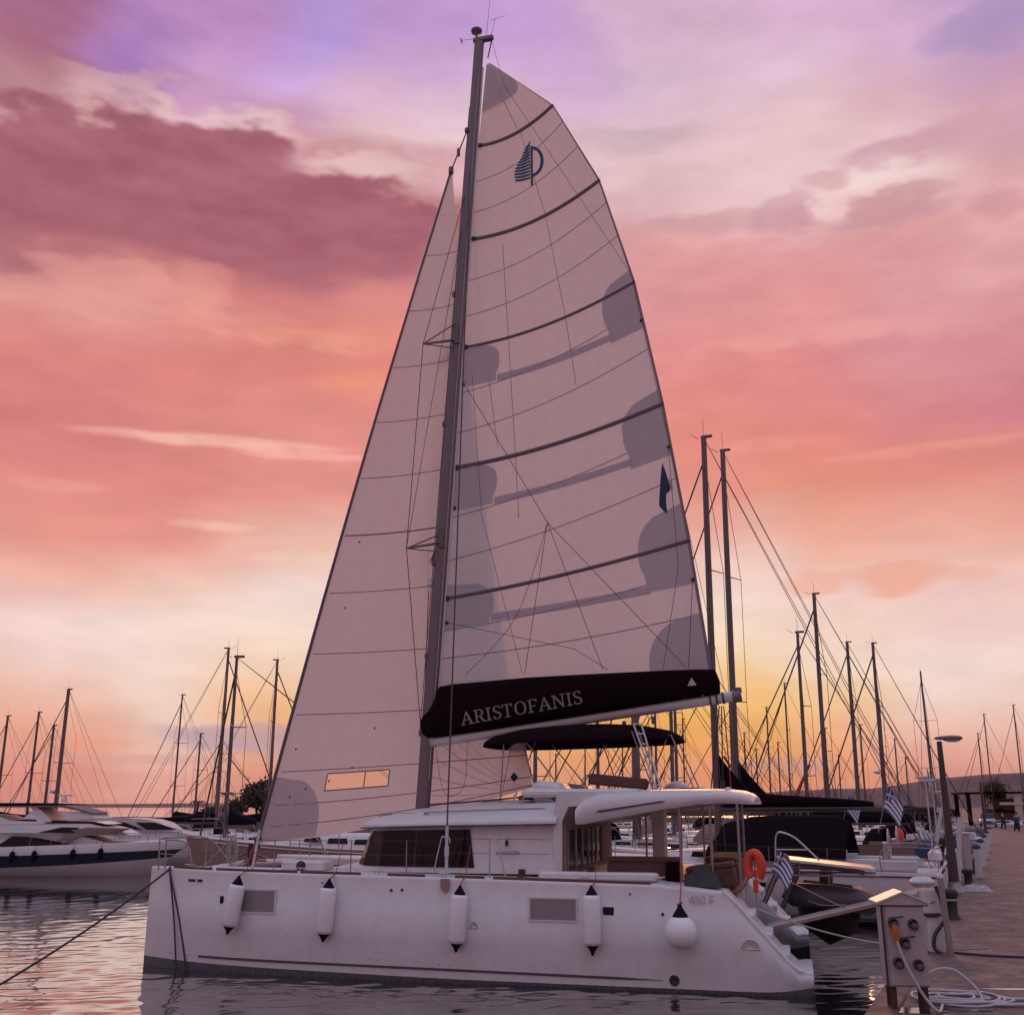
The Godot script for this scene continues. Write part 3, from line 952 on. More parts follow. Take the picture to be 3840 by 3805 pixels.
	for q in [[7.1, 4.9, 2.6, 7.0, 3.45, 2.6], [7.2, 4.9, 5.3, 6.6, 3.45, 5.4], [7.6, 4.85, 2.35, 8.5, 3.7, 2.3], [7.6, 4.85, 5.5, 8.6, 3.7, 5.4], [9.0, 4.85, 5.55, 8.3, 3.7, 5.4], [8.9, 4.85, 5.6, 9.3, 3.7, 5.5], [10.1, 4.95, 2.3, 10.55, 3.66, 2.3], [10.25, 4.95, 2.3, 10.72, 3.66, 2.3], [10.2, 4.9, 5.5, 9.6, 3.7, 5.4], [10.9, 4.9, 2.9, 11.4, 3.66, 2.8], [10.85, 4.88, 5.0, 11.35, 3.66, 5.0], [10.85, 4.9, 2.9, 10.3, 3.66, 2.8], [10.8, 4.88, 5.0, 10.25, 3.66, 5.1], [7.0, 4.88, 4.8, 7.3, 3.5, 5.2]]:
		var st := mb()
		tube(st, [v(q[0], q[1], q[2]), v(q[3], q[4], q[5])], 0.017, 0.017, 6)
		part("bimini_pole", st, mats.steel_dull, bim)
	# boarding ladder up to the boom beside the bimini
	var ld := mb()
	tube(ld, [v(10.16, 5.1, 2.2), v(10.62, 3.68, 2.2)], 0.022, 0.022, 6)
	tube(ld, [v(10.33, 5.1, 2.2), v(10.72, 3.68, 2.2)], 0.022, 0.022, 6)
	for k in 7:
		var t := k / 6.5
		tube(ld, [v(lerpf(10.16, 10.62, t), 5.1 - 1.42 * t, 2.2), v(lerpf(10.33, 10.72, t), 5.1 - 1.42 * t, 2.2)], 0.014, 0.014, 5)
	part("ladder", ld, mats.alloy_white, cat)

func make_rails(cat: Node3D) -> void:
	# stanchions and life lines of the near side
	var rail := Node3D.new()
	rail.name = "guard_rail"
	cat.add_child(rail)
	for q in [[1.05, 2.62, 0.42], [2.57, 2.66, 0.38], [4.35, 2.66, 0.35], [5.59, 2.66, 0.35]]:
		var st := mb()
		tube(st, [v(q[0], sheer(q[0]), q[2]), v(q[0], q[1], q[2])], 0.014, 0.012, 6)
		part("stanchion", st, mats.steel_dull, rail)
	for q in [[[6.2, 2.0, 0.3], [6.36, 2.68, 0.3], [6.42, 2.73, 0.3], [6.52, 2.72, 0.3], [6.55, 2.62, 0.3]], [[7.4, 1.95, 0.3], [7.4, 2.66, 0.3], [7.42, 2.73, 0.3], [7.52, 2.73, 0.3], [7.56, 2.65, 0.3], [7.73, 1.98, 0.3]]]:
		var st := mb()
		var p := []
		for w in q:
			p.append(v(w[0], w[1], w[2]))
		tube(st, smooth_path(p, 4), 0.016, 0.016, 6)
		part("gate_hoop", st, mats.steel, rail)
	for y in [2.64, 2.36]:
		var st := mb()
		tube(st, [v(0.1, y, 0.75), v(1.05, y, 0.42), v(2.57, y, 0.38), v(4.35, y, 0.35), v(5.59, y, 0.35), v(6.3, y, 0.32)], 0.005, 0.005, 4)
		tube(st, [v(7.55, y + 0.06, 0.3), v(8.6, y + 0.05, 0.5)], 0.005, 0.005, 4)
		tube(st, [v(6.55, y + 0.06, 0.3), v(7.4, y + 0.06, 0.3)], 0.005, 0.005, 4)
		part("life_line", st, mats.wire, rail)
	# bow pulpits of both hulls
	for k in 2:
		var st := mb()
		var f := func(u): return u if k == 0 else 7.87 - u
		for q in [[-0.36, 0.62], [-0.12, 0.5], [0.5, 1.15]]:
			tube(st, [v(q[0], 2.0, f.call(q[1])), v(q[0] - 0.02, 2.62, f.call(q[1]))], 0.016, 0.016, 6)
		tube(st, smooth_path([v(0.62, 2.0, f.call(0.42)), v(0.4, 2.55, f.call(0.45)), v(-0.12, 2.62, f.call(0.5)), v(-0.4, 2.64, f.call(0.68)), v(-0.3, 2.66, f.call(1.0)), v(0.5, 2.64, f.call(1.2)), v(1.1, 2.05, f.call(1.25))], 4), 0.018, 0.018, 6)
		tube(st, [v(-0.38, 2.32, f.call(0.65)), v(-0.12, 2.32, f.call(0.5)), v(0.5, 2.3, f.call(0.42))], 0.012, 0.012, 6)
		part("pulpit", st, mats.steel_dull, cat)
	# stanchions on the far side, seen under the sail
	for q in [1.0, 2.6, 4.2, 5.8]:
		var st := mb()
		tube(st, [v(q, 2.0, 7.5), v(q, 2.65, 7.5)], 0.014, 0.012, 5)
		part("stanchion", st, mats.steel_dull, rail)
	var fl := mb()
	tube(fl, [v(0.2, 2.62, 7.2), v(1.0, 2.63, 7.5), v(5.8, 2.63, 7.5), v(8.6, 2.6, 7.4)], 0.006, 0.006, 4)
	part("life_line", fl, mats.wire, rail)
	# cleats and blocks on deck
	for q in [[0.35, 2.03, 0.75], [3.32, 2.02, 0.2], [5.0, 2.0, 0.22], [6.48, 1.97, 0.12], [9.35, 1.93, 0.25], [10.82, 1.94, 0.35]]:
		var st := mb()
		tube(st, [v(q[0] - 0.12, q[1] + 0.07, q[2]), v(q[0], q[1] + 0.06, q[2]), v(q[0] + 0.12, q[1] + 0.07, q[2])], 0.014, 0.014, 6)
		tube(st, [v(q[0] - 0.04, q[1], q[2]), v(q[0] - 0.04, q[1] + 0.06, q[2])], 0.014, 0.014, 6)
		tube(st, [v(q[0] + 0.04, q[1], q[2]), v(q[0] + 0.04, q[1] + 0.06, q[2])], 0.014, 0.014, 6)
		part("cleat", st, mats.steel, cat)
	for q in [[9.45, 2.1, 0.5], [8.05, 2.02, 0.4]]:
		var st := mb()
		lathe(st, [[0.1, 0.0], [0.08, 0.04], [0.07, 0.1], [0.09, 0.13], [0.05, 0.15], [0.0, 0.15]], v(q[0], q[1] - 0.05, q[2]), Basis(), 12)
		part("winch", st, mats.print_dark, cat)
	# coiled sheets lying aft of the roof
	var rope := mb()
	var pp := []
	for k in 60:
		var a := k * 0.62
		pp.append(v(7.8 + 0.3 * cos(a) + 0.004 * k, 3.52 + 0.05 * sin(a * 1.7) + 0.02, 2.3 + 0.3 * sin(a)))
	tube(rope, pp, 0.018, 0.018, 5)
	tube(rope, smooth_path([v(8.0, 3.52, 2.3), v(8.4, 3.5, 1.9), v(8.55, 3.2, 1.6), v(8.6, 2.9, 1.5)], 5), 0.018, 0.018, 5)
	tube(rope, smooth_path([v(5.3, 3.38, 2.6), v(6.2, 3.43, 2.4), v(7.1, 3.5, 2.4), v(7.7, 3.55, 2.3)], 5), 0.02, 0.02, 5)
	part("running_lines", rope, mats.rope_dark, cat)
	for q in [[7.45, 3.56], [7.65, 3.58]]:
		var st := mb()
		box(st, v(q[0], q[1], 2.2), Vector3(0.07, 0.1, 0.06), Basis(), 0.015)
		part("deck_block", st, mats.alloy_white, cat)

# ---------------------------------------------------------------- mast, boom, sails
# rows of the mainsail from the foot up: luff s, luff y, leech s, leech y, leech u, camber
const MAIN := [
	[5.02, 5.5, 11.88, 6.02, 3.93, 0.03], [5.042, 6.425, 11.821, 6.471, 3.93, 0.045], [5.088, 8.455, 11.449, 9.65, 4.05, 0.065],
	[5.311, 11.963, 10.93, 13.343, 4.16, 0.085], [5.515, 15.397, 10.283, 16.961, 4.28, 0.1], [5.737, 18.674, 9.379, 20.296, 4.4, 0.12],
	[5.921, 21.658, 8.042, 23.066, 4.51, 0.12], [6.149, 24.402, 6.23, 24.55, 4.1, 0.0],
]

func main_pt(r: float, w: float, out := 0.0) -> Vector3:
	r = clampf(r + 1.0, 0.0, 7.0)
	var i := mini(int(r), 6)
	var f := r - i
	var q := []
	for k in 6:
		q.append(lerpf(MAIN[i][k], MAIN[i + 1][k], f))
	var a := v(q[0] + 0.02, q[1], 3.93)
	var b := v(q[2], q[3], q[4])
	var c: float = a.distance_to(b) * q[5]
	var p := a.lerp(b, w)
	# belly away from the camera, deepest a little ahead of the middle
	p.z -= c * 4.0 * w * (1.0 - w) * (1.15 - 0.3 * w)
	p.z += out
	return p

func main_strip(st: SurfaceTool, r0: float, r1: float, w0: float, w1: float, half: float, thick: float, n := 24) -> void:
	var rows := []
	for i in n + 1:
		var t := float(i) / n
		var r := lerpf(r0, r1, t)
		var w := lerpf(w0, w1, t)
		var a := main_pt(r - 0.01, w)
		var b := main_pt(r + 0.01, w)
		var up := (b - a).normalized() * half
		if absf(r1 - r0) > absf(w1 - w0):
			up = Vector3(half, 0, 0)
		var c := main_pt(r, w)
		rows.append([c - up + Vector3(0, 0, 0.003), c - up * 0.6 + Vector3(0, 0, thick), c + up * 0.6 + Vector3(0, 0, thick), c + up + Vector3(0, 0, 0.003)])
	loft(st, rows, false, SMOOTH)

func main_patch(st: SurfaceTool, r0: float, r1: float, w0: float, w1: float, power: float, out: float, top_only := false) -> void:
	# rounded towards w1, straight along the edge w0
	var rows := []
	for i in 17:
		var t := i / 16.0
		var k := absf(2.0 * t - 1.0)
		if top_only:
			k = t
		var reach := pow(maxf(1.0 - pow(k, power), 0.0), 1.0 / power)
		if not top_only and t < 0.5:
			reach = maxf(reach, 0.92)
		var row := []
		for j in 9:
			row.append(main_pt(lerpf(r0, r1, t), lerpf(w0, w0 + (w1 - w0) * reach, j / 8.0), out))
		rows.append(row)
	loft(st, rows, false, SMOOTH)

func make_mainsail(cat: Node3D) -> void:
	var sail := Node3D.new()
	sail.name = "mainsail"
	sail.set_meta("label", "hoisted white mainsail with battens and reef patches")
	cat.add_child(sail)
	var cuts := [-1.0, 0.0, 0.3, 0.64, 1.0, 1.33, 1.66, 2.0, 2.33, 2.66, 3.0, 3.33, 3.66, 4.0, 4.33, 4.66, 5.0, 5.5, 6.0]
	for i in cuts.size() - 1:
		var st := mb()
		var rows := []
		for k in 5:
			var row := []
			for j in 25:
				row.append(main_pt(lerpf(cuts[i], cuts[i + 1], k / 4.0), j / 24.0))
			rows.append(row)
		loft(st, rows, false, SMOOTH)
		part("panel", st, mats.sail, sail)
		if i > 1 and absf(cuts[i] - roundf(cuts[i])) > 0.01:
			var sm := mb()
			# seams run a little steeper than the battens
			main_strip(sm, cuts[i] - 0.05, cuts[i] + 0.12, 0.0, 1.0, 0.012, 0.005)
			part("seam", sm, mats.seam, sail)
	for q in [[5.0, 2.4, 0.52, 0.6], [5.9, 5.05, 0.45, 0.5], [3.9, 1.5, 0.22, 0.3], [2.9, 2.1, 0.13, 0.2]]:
		var sm := mb()
		main_strip(sm, q[0], q[1], q[2], q[3], 0.008, 0.005, 16)
		part("seam", sm, mats.seam, sail)
	var wd := [0.05, 0.06, 0.045, 0.06, 0.055]
	for i in 5:
		var st := mb()
		main_strip(st, i + 1.0, i + 1.0, 0.0, 1.0, wd[i], 0.03)
		var bt := part("batten", st, mats.batten, sail)
		var en := mb()
		box(en, main_pt(i + 1.0, 0.012) + Vector3(0, 0, 0.02), Vector3(0.2, 0.13, 0.05), Basis(), 0.015)
		part("batten_car", en, mats.print_dark, sail)
	# reef rows: band across, reinforcement at luff and leech
	for q in [[3.0, 2.66, 3.12, 2.62, 2.68], [2.0, 1.66, 2.12, 1.62, 1.68], [1.1, 0.6, 1.27, 0.66, 0.69]]:
		var a := mb()
		main_patch(a, q[1], q[0], 0.0, 0.2, 3.0, 0.006)
		part("reef_patch", a, mats.sail_patch, sail)
		var b := mb()
		main_patch(b, q[3], q[2], 1.0, 0.79, 2.6, 0.006)
		part("reef_patch", b, mats.sail_patch, sail)
		var c := mb()
		main_strip(c, q[4], q[4] - 0.01, 0.19, 0.82, 0.1, 0.005)
		part("reef_band", c, mats.sail_band, sail)
		var d := mb()
		lathe(d, [[0.05, 0.0], [0.05, 0.02], [0.03, 0.025], [0.02, 0.01], [0.0, 0.01]], main_pt(q[4], 0.985), Basis(Vector3.RIGHT, PI / 2), 10)
		lathe(d, [[0.05, 0.0], [0.05, 0.02], [0.03, 0.025], [0.02, 0.01], [0.0, 0.01]], main_pt(q[4], 0.02), Basis(Vector3.RIGHT, PI / 2), 10)
		part("reef_eye", d, mats.print_dark, sail)
	var cl := mb()
	main_patch(cl, 0.0, 0.43, 1.0, 0.78, 2.4, 0.006, true)
	part("clew_patch", cl, mats.sail_patch, sail)
	var hd := mb()
	main_patch(hd, 5.98, 5.4, 0.0, 1.0, 5.0, 0.006, true)
	part("head_patch", hd, mats.sail_patch, sail)
	# darker tape down the leech
	var lt := mb()
	var rows := []
	for i in 61:
		var r := lerpf(-0.9, 5.98, i / 60.0)
		rows.append([main_pt(r, 1.0, 0.008), main_pt(r, 1.0 - 0.012, 0.008)])
	loft(lt, rows, false, SMOOTH)
	part("leech_tape", lt, mats.seam, sail)
	# emblem high up: a striped half sail and a bow-shaped line beside it
	var em := mb()
	var on := func(s, y, d): return sail_on(s, y, d)
	for k in 13:
		var t := k / 12.0
		var y := lerpf(20.72, 21.95, t)
		var wdt := 0.52 * pow(1.0 - t, 0.5) * (0.82 + 0.18 * sin(PI * minf(t * 1.6, 1.0)))
		var x1 := 7.33
		var hgt := 0.058
		var lift := 0.1 + 0.12 * t
		prism(em, [[x1 - wdt, y - lift * 0.3], [x1 - wdt * 0.5, y - hgt * 0.2], [x1, y + lift * 0.6], [x1, y + lift * 0.6 + hgt], [x1 - wdt * 0.5, y + hgt * 1.1], [x1 - wdt, y - lift * 0.3 + hgt]], on, 0.012, 0.018)
	var ring := []
	for k in 15:
		var a := lerpf(-PI / 2, PI / 2, k / 14.0)
		ring.append([7.36 + cos(a) * 0.36, 21.33 + sin(a) * 0.5])
	for k in range(14, -1, -1):
		var a := lerpf(-PI / 2, PI / 2, k / 14.0)
		ring.append([7.36 + cos(a) * 0.27, 21.33 + sin(a) * 0.41])
	prism(em, ring, on, 0.012, 0.018)
	prism(em, [[7.34, 20.55], [7.4, 20.55], [7.4, 21.85], [7.34, 21.85]], on, 0.012, 0.018)
	part("sail_emblem", em, mats.emblem_blue, sail)
	var e2 := mb()
	prism(e2, [[10.82, 11.75], [10.9, 11.5], [10.95, 11.3], [11.02, 11.05], [10.96, 10.95], [10.9, 10.92], [10.88, 10.72], [10.9, 10.4], [10.8, 10.48], [10.7, 10.62], [10.72, 10.9], [10.76, 11.3]], on, 0.012, 0.018)
	part("sail_emblem", e2, mats.emblem, sail)
	var e3 := mb()
	prism(e3, [[10.98, 11.3], [11.04, 11.26], [11.08, 10.98], [11.02, 10.96]], on, 0.012, 0.018)
	part("sail_emblem", e3, mats.print_faint, sail)

func sail_on(s: float, y: float, d: float) -> Vector3:
	# the point of the mainsail at that s and height: find the row and the place along it
	var lo := -1.0
	var hi := 6.0
	var w := 0.5
	for k in 26:
		var m := (lo + hi) * 0.5
		var a := main_pt(m, 0.0)
		var b := main_pt(m, 1.0)
		w = clampf((s - a.x) / maxf(b.x - a.x, 0.01), 0.0, 1.0)
		if lerpf(a.y, b.y, w) < y:
			lo = m
		else:
			hi = m
	return main_pt((lo + hi) * 0.5, w, d)

# ---- genoa
func genoa_pt(t: float, w: float, out := 0.0) -> Vector3:
	var luff := v(0.31, 2.43, 3.93).lerp(v(5.12, 20.95, 3.93), t)
	luff.x -= 0.12 * sin(PI * t)
	var lt := t * (1.0 - exp(-t * 7.0))
	var leech := v(7.21, 3.8, 5.0).lerp(v(5.16, 20.9, 3.95), lt)
	leech.x -= 0.25 * sin(PI * lt)
	var p := luff.lerp(leech, w)
	p.z -= luff.distance_to(leech) * 0.075 * 4.0 * w * (1.0 - w) * (1.2 - 0.4 * w)
	p.y -= 0.16 * 4.0 * w * (1.0 - w) * (1.2 - 0.4 * w) * maxf(0.0, 1.0 - t * 12.0)
	p.z += out
	return p

func genoa_strip(st: SurfaceTool, t0: float, t1: float, w0: float, w1: float, half: float, thick: float, n := 16) -> void:
	var rows := []
	for i in n + 1:
		var k := float(i) / n
		var t := lerpf(t0, t1, k)
		var w := lerpf(w0, w1, k)
		var c := genoa_pt(t, w)
		var up := Vector3(0, half, 0) if absf(w1 - w0) > 0.02 else Vector3(half, 0, 0)
		rows.append([c - up + Vector3(0, 0, 0.002), c - up * 0.7 + Vector3(0, 0, thick), c + up * 0.7 + Vector3(0, 0, thick), c + up + Vector3(0, 0, 0.002)])
	loft(st, rows, false, SMOOTH)

func make_genoa(cat: Node3D) -> void:
	var sail := Node3D.new()
	sail.name = "genoa"
	sail.set_meta("label", "white headsail ahead of the mast with a clear window")
	cat.add_child(sail)
	var cuts := [0.0, 0.022, 0.05, 0.0945, 0.172, 0.256, 0.342, 0.425, 0.51, 0.595, 0.68, 0.77, 0.86, 1.0]
	for i in cuts.size() - 1:
		var st := mb()
		if i == 2:
			var ts := [0.05, 0.0655, 0.0885, 0.0945]
			var ws := [0.0, 0.06, 0.12, 0.19, 0.335, 0.43, 0.52, 0.62, 0.74, 0.86, 1.0]
			for a in 3:
				for b in ws.size() - 1:
					if a == 1 and (b == 3 or b == 4):
						continue
					var rows := []
					for k in 3:
						var row := []
						for j in 4:
							row.append(genoa_pt(lerpf(ts[a], ts[a + 1], k / 2.0), lerpf(ws[b], ws[b + 1], j / 3.0)))
						rows.append(row)
					loft(st, rows, false, SMOOTH)
			for b in [3, 4]:
				var pn := mb()
				var rows := []
				for k in 3:
					var row := []
					for j in 4:
						row.append(genoa_pt(lerpf(ts[1], ts[2], k / 2.0), lerpf(ws[b], ws[b + 1], j / 3.0)))
					rows.append(row)
				loft(pn, rows, false, SMOOTH)
				part("window_pane", pn, mats.pane_clear, sail)
			var fr := mb()
			genoa_strip(fr, ts[1], ts[1], ws[3], ws[5], 0.016, 0.006)
			genoa_strip(fr, ts[2], ts[2], ws[3], ws[5], 0.016, 0.006)
			for b in [3, 4, 5]:
				genoa_strip(fr, ts[1], ts[2], ws[b], ws[b], 0.016, 0.006, 4)
			part("window_frame", fr, mats.seam, sail)
		else:
			var rows := []
			for k in 5:
				var row := []
				for j in 21:
					row.append(genoa_pt(lerpf(cuts[i], cuts[i + 1], k / 4.0), j / 20.0))
				rows.append(row)
			loft(st, rows, false, SMOOTH)
		part("panel", st, mats.sail, sail)
		if i > 0:
			var sm := mb()
			genoa_strip(sm, cuts[i], cuts[i], 0.02, 1.0, 0.02 if i == 7 else 0.011, 0.005)
			part("seam", sm, mats.seam, sail)
	# round tack patch and fan of clew patches
	var tp := mb()
	var rows2 := []
	for i in 13:
		var t := i / 12.0
		var row := []
		var reach := 0.19 * pow(maxf(1.0 - pow(t, 2.6), 0.0), 1.0 / 2.6)
		for j in 7:
			row.append(genoa_pt(0.002 + t * 0.086, 0.002 + reach * j / 6.0, 0.006))
		rows2.append(row)
	loft(tp, rows2, false, SMOOTH)
	part("tack_patch", tp, mats.sail_patch_light, sail)
	for k in 7:
		var st := mb()
		var rr := []
		for i in 9:
			var f := i / 8.0
			var t0 := 0.012 + f * 0.19 * k / 6.0
			rr.append([genoa_pt(t0, 1.0 - f * 0.42, 0.005), genoa_pt(t0 + 0.0014, 1.0 - f * 0.42, 0.005)])
		loft(st, rr, false, SMOOTH)
		part("clew_seam", st, mats.sail_patch, sail)
	var dm := mb()
	var c := genoa_pt(0.055, 0.935, 0.012)
	prism(dm, [[c.x - 0.1, c.y], [c.x, c.y + 0.12], [c.x + 0.11, c.y], [c.x, c.y - 0.12]], func(p, q, d): return Vector3(p, q, c.z + 0.03 + d), 0.0, 0.006)
	part("sail_emblem", dm, mats.emblem, sail)
	# telltales and luff foil
	for q in [[0.085, 0.05], [0.055, 0.28], [0.038, 0.2], [0.03, 0.12], [0.02, 0.07], [0.375, 0.12], [0.28, 0.12], [0.11, 0.35]]:
		var st := mb()
		box(st, genoa_pt(q[0] + 0.04, q[1], 0.012), Vector3(0.045, 0.05, 0.008), Basis(), 0.003)
		part("telltale", st, mats.print_dark, sail)
	var foil := mb()
	var pts := []
	for i in 25:
		pts.append(genoa_pt(i / 24.0, 0.0))
	tube(foil, pts, 0.045, 0.03, 6)
	part("luff_foil", foil, mats.alloy_dark, sail)

func wire(cat: Node3D, called: String, pts: Array, r: float, m: Material) -> void:
	var st := mb()
	tube(st, pts, r, r, 4)
	part(called, st, m, cat)

func make_rig(cat: Node3D) -> void:
	# mast: an oval tube with a sail track
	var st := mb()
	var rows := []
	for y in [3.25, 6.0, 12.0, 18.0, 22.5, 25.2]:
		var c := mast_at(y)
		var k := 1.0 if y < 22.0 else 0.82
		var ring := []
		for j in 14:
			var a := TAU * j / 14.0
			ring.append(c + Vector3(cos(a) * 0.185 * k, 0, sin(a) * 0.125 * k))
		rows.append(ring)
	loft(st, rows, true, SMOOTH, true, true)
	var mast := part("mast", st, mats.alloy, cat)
	var tr := mb()
	tube(tr, [mast_at(5.2) + Vector3(0.2, 0, 0.0), mast_at(24.3) + Vector3(0.17, 0, 0.0)], 0.03, 0.03, 6)
	part("sail_track", tr, mats.alloy_white, mast)
	var hd := mb()
	box(hd, mast_at(25.28) + Vector3(0.12, 0, 0), Vector3(0.62, 0.16, 0.16), Basis(), 0.03)
	part("masthead_crane", hd, mats.alloy, mast)
	var ant := mb()
	lathe(ant, [[0.03, 0.0], [0.03, 0.1], [0.16, 0.17], [0.17, 0.24], [0.06, 0.3], [0.0, 0.3]], mast_at(25.4) + Vector3(-0.1, 0, 0), Basis(), 14)
	part("masthead_light", ant, mats.alloy_dark, mast)
	var vane := mb()
	tube(vane, [mast_at(25.35) + Vector3(0.2, 0, 0), mast_at(26.9) + Vector3(0.24, 0, 0)], 0.008, 0.005, 4)
	tube(vane, [mast_at(25.35) + Vector3(-0.15, 0, 0), mast_at(25.35) + Vector3(-0.55, 0.03, 0)], 0.008, 0.008, 4)
	tube(vane, [mast_at(25.35) + Vector3(-0.55, -0.05, 0), mast_at(25.35) + Vector3(-0.6, 0.12, 0)], 0.025, 0.015, 5)
	tube(vane, [mast_at(25.9) + Vector3(0.3, 0, 0), mast_at(25.9) + Vector3(0.75, 0.08, 0)], 0.01, 0.006, 4)
	tube(vane, [mast_at(25.4) + Vector3(0.35, 0, 0), mast_at(25.9) + Vector3(0.45, 0, 0)], 0.006, 0.006, 4)
	part("wind_vane", vane, mats.alloy_dark, mast)
	for y in [5.1, 7.0, 9.4, 13.2, 17.0, 22.2]:
		var f := mb()
		box(f, mast_at(y) + Vector3(-0.17, 0, 0.06), Vector3(0.1, 0.16, 0.1), Basis(), 0.02)
		part("mast_fitting", f, mats.alloy_dark, mast)
	# radar reflector and steaming light on the front
	var rl := mb()
	box(rl, mast_at(8.9) + Vector3(-0.24, 0, 0.02), Vector3(0.14, 0.24, 0.14), Basis(), 0.04)
	part("steaming_light", rl, mats.alloy_white, mast)
	# spreaders with struts
	for q in [[15.65, 15.2, 4.73, 16.2], [9.95, 9.62, 4.42, 10.2]]:
		for u in [3.02, 4.84]:
			var sp := mb()
			var tip := v(q[2], q[1], u)
			tube(sp, [mast_at(q[0]), tip], 0.04, 0.028, 6)
			tube(sp, [mast_at(q[3]), tip], 0.02, 0.02, 5)
			tube(sp, [mast_at(q[0] - 0.25), tip], 0.016, 0.016, 5)
			part("spreader", sp, mats.alloy_dark, mast)
		var br := mb()
		box(br, mast_at(q[0] + 0.1) + Vector3(0, 0, 0.06), Vector3(0.2, 0.6, 0.2), Basis(Vector3.BACK, 0.1), 0.04)
		part("spreader_bracket", br, mats.alloy_dark, mast)
	# wires
	for u in [3.02, 4.84]:
		wire(cat, "diamond_stay", [mast_at(20.6), v(4.73, 15.2, u), v(4.42, 9.62, u), mast_at(4.6) + Vector3(-0.1, 0, 0)], 0.011, mats.wire)
		wire(cat, "diamond_stay", [mast_at(20.2), v(4.42, 9.62, u)], 0.008, mats.wire)
	for u in [0.3, 7.57]:
		wire(cat, "shroud", [mast_at(21.2), v(6.48, 2.9, u)], 0.018, mats.wire)
		var bs := mb()
		tube(bs, [v(6.48, 2.95, u), v(6.48, 2.0, u)], 0.035, 0.035, 8)
		tube(bs, [v(6.48, 2.55, u), v(6.48, 2.35, u)], 0.05, 0.05, 8)
		part("shroud_tensioner", bs, mats.alloy_white, cat)
	wire(cat, "topping_lift", [mast_at(25.3) + Vector3(0.35, 0, 0), main_pt(5.5, 0.62, 0.35), main_pt(3.0, 0.99, 0.5), v(12.1, 5.95, 3.7)], 0.006, mats.wire)
	wire(cat, "halyard", [mast_at(25.2) + Vector3(0.38, 0, 0), mast_at(24.6) + Vector3(0.3, 0, 0)], 0.02, mats.wire)
	wire(cat, "halyard", [mast_at(23.0) + Vector3(-0.16, 0, 0), mast_at(5.0) + Vector3(-0.21, 0, 0.03)], 0.01, mats.wire)
	wire(cat, "halyard", [mast_at(24.0) + Vector3(0.1, 0, 0.14), mast_at(4.0) + Vector3(0.16, 0, 0.16)], 0.012, mats.rope_light)
	wire(cat, "forestay", [v(5.12, 20.95, 3.93), mast_at(22.3) + Vector3(-0.15, 0, 0)], 0.022, mats.wire)
	for q in [[20.98, 0.075], [21.55, 0.05]]:
		var sw := mb()
		var c := v(5.12, 20.95, 3.93).lerp(mast_at(22.3) + Vector3(-0.15, 0, 0), (q[0] - 20.95) / 1.35)
		lathe(sw, [[0.02, -0.14], [q[1], -0.1], [q[1], 0.1], [0.02, 0.14]], c, Basis(), 8)
		part("swivel", sw, mats.alloy_dark, cat)
	var fu := mb()
	lathe(fu, [[0.05, -0.05], [0.14, 0.0], [0.14, 0.03], [0.06, 0.06], [0.06, 0.14], [0.14, 0.17], [0.14, 0.2], [0.04, 0.24]], v(0.3, 2.38, 3.93), Basis(), 12)
	part("furling_drum", fu, mats.alloy_dark, cat)
	# lazy jacks on the near side of the sail
	var kn := v(7.98, 10.18, 3.45)
	wire(cat, "lazy_jack", [v(5.75, 14.1, 3.75), kn], 0.009, mats.wire)
	for q in [[7.35, 6.42], [9.28, 6.48], [11.25, 6.48]]:
		wire(cat, "lazy_jack", [kn, v(q[0], q[1], 3.58)], 0.008, mats.wire)
	wire(cat, "lazy_jack", smooth_path([kn, v(7.55, 8.8, 3.5), v(7.0, 7.6, 3.5), v(5.85, 6.45, 3.55)], 6), 0.007, mats.wire)
	wire(cat, "lazy_jack", [v(5.9, 14.5, 3.7), v(6.25, 10.5, 3.5), v(7.3, 6.45, 3.55)], 0.006, mats.wire)
	wire(cat, "reef_line", [main_pt(0.69, 0.985, 0.1), v(11.3, 6.4, 3.6)], 0.008, mats.wire)
	wire(cat, "reef_line", [main_pt(1.68, 0.985, 0.12), main_pt(0.8, 0.94, 0.16), v(10.7, 6.4, 3.6)], 0.007, mats.wire)
	wire(cat, "reef_line", [main_pt(0.69, 0.02, 0.08), v(8.6, 7.0, 3.55), v(9.4, 6.48, 3.58)], 0.007, mats.wire)
	# boom
	var bm := mb()
	tube(bm, [v(4.88, 4.87, 3.93), v(12.28, 5.81, 3.93)], 0.13, 0.12, 14)
	var boom := part("boom", bm, mats.alloy_white, cat)
	var be := mb()
	tube(be, [v(12.27, 5.8, 3.93), v(12.47, 5.83, 3.93)], 0.15, 0.13, 12)
	box(be, v(12.4, 5.95, 3.93), Vector3(0.16, 0.14, 0.12), Basis(), 0.02)
	part("boom_end", be, mats.alloy, boom)
	for q in [11.75, 11.9, 12.05]:
		var rg := mb()
		var c := v(4.88, 4.87, 3.93).lerp(v(12.28, 5.81, 3.93), (q - 4.88) / 7.4)
		tube(rg, [c - Vector3(0.025, 0.003, 0), c + Vector3(0.025, 0.003, 0)], 0.142, 0.142, 14)
		part("boom_strap", rg, mats.stripe, boom)
	for q in [[6.9, 5.0], [9.7, 5.33], [10.4, 5.42]]:
		var bl := mb()
		box(bl, v(q[0], q[1] - 0.12, 3.93), Vector3(0.1, 0.18, 0.07), Basis(), 0.02)
		part("sheet_block", bl, mats.alloy_dark, boom)
	wire(cat, "main_sheet", [v(11.95, 5.6, 3.93), v(11.7, 3.72, 3.4)], 0.014, mats.rope_dark)
	wire(cat, "main_sheet", [v(12.0, 5.6, 3.93), v(11.95, 3.75, 3.6)], 0.014, mats.rope_dark)
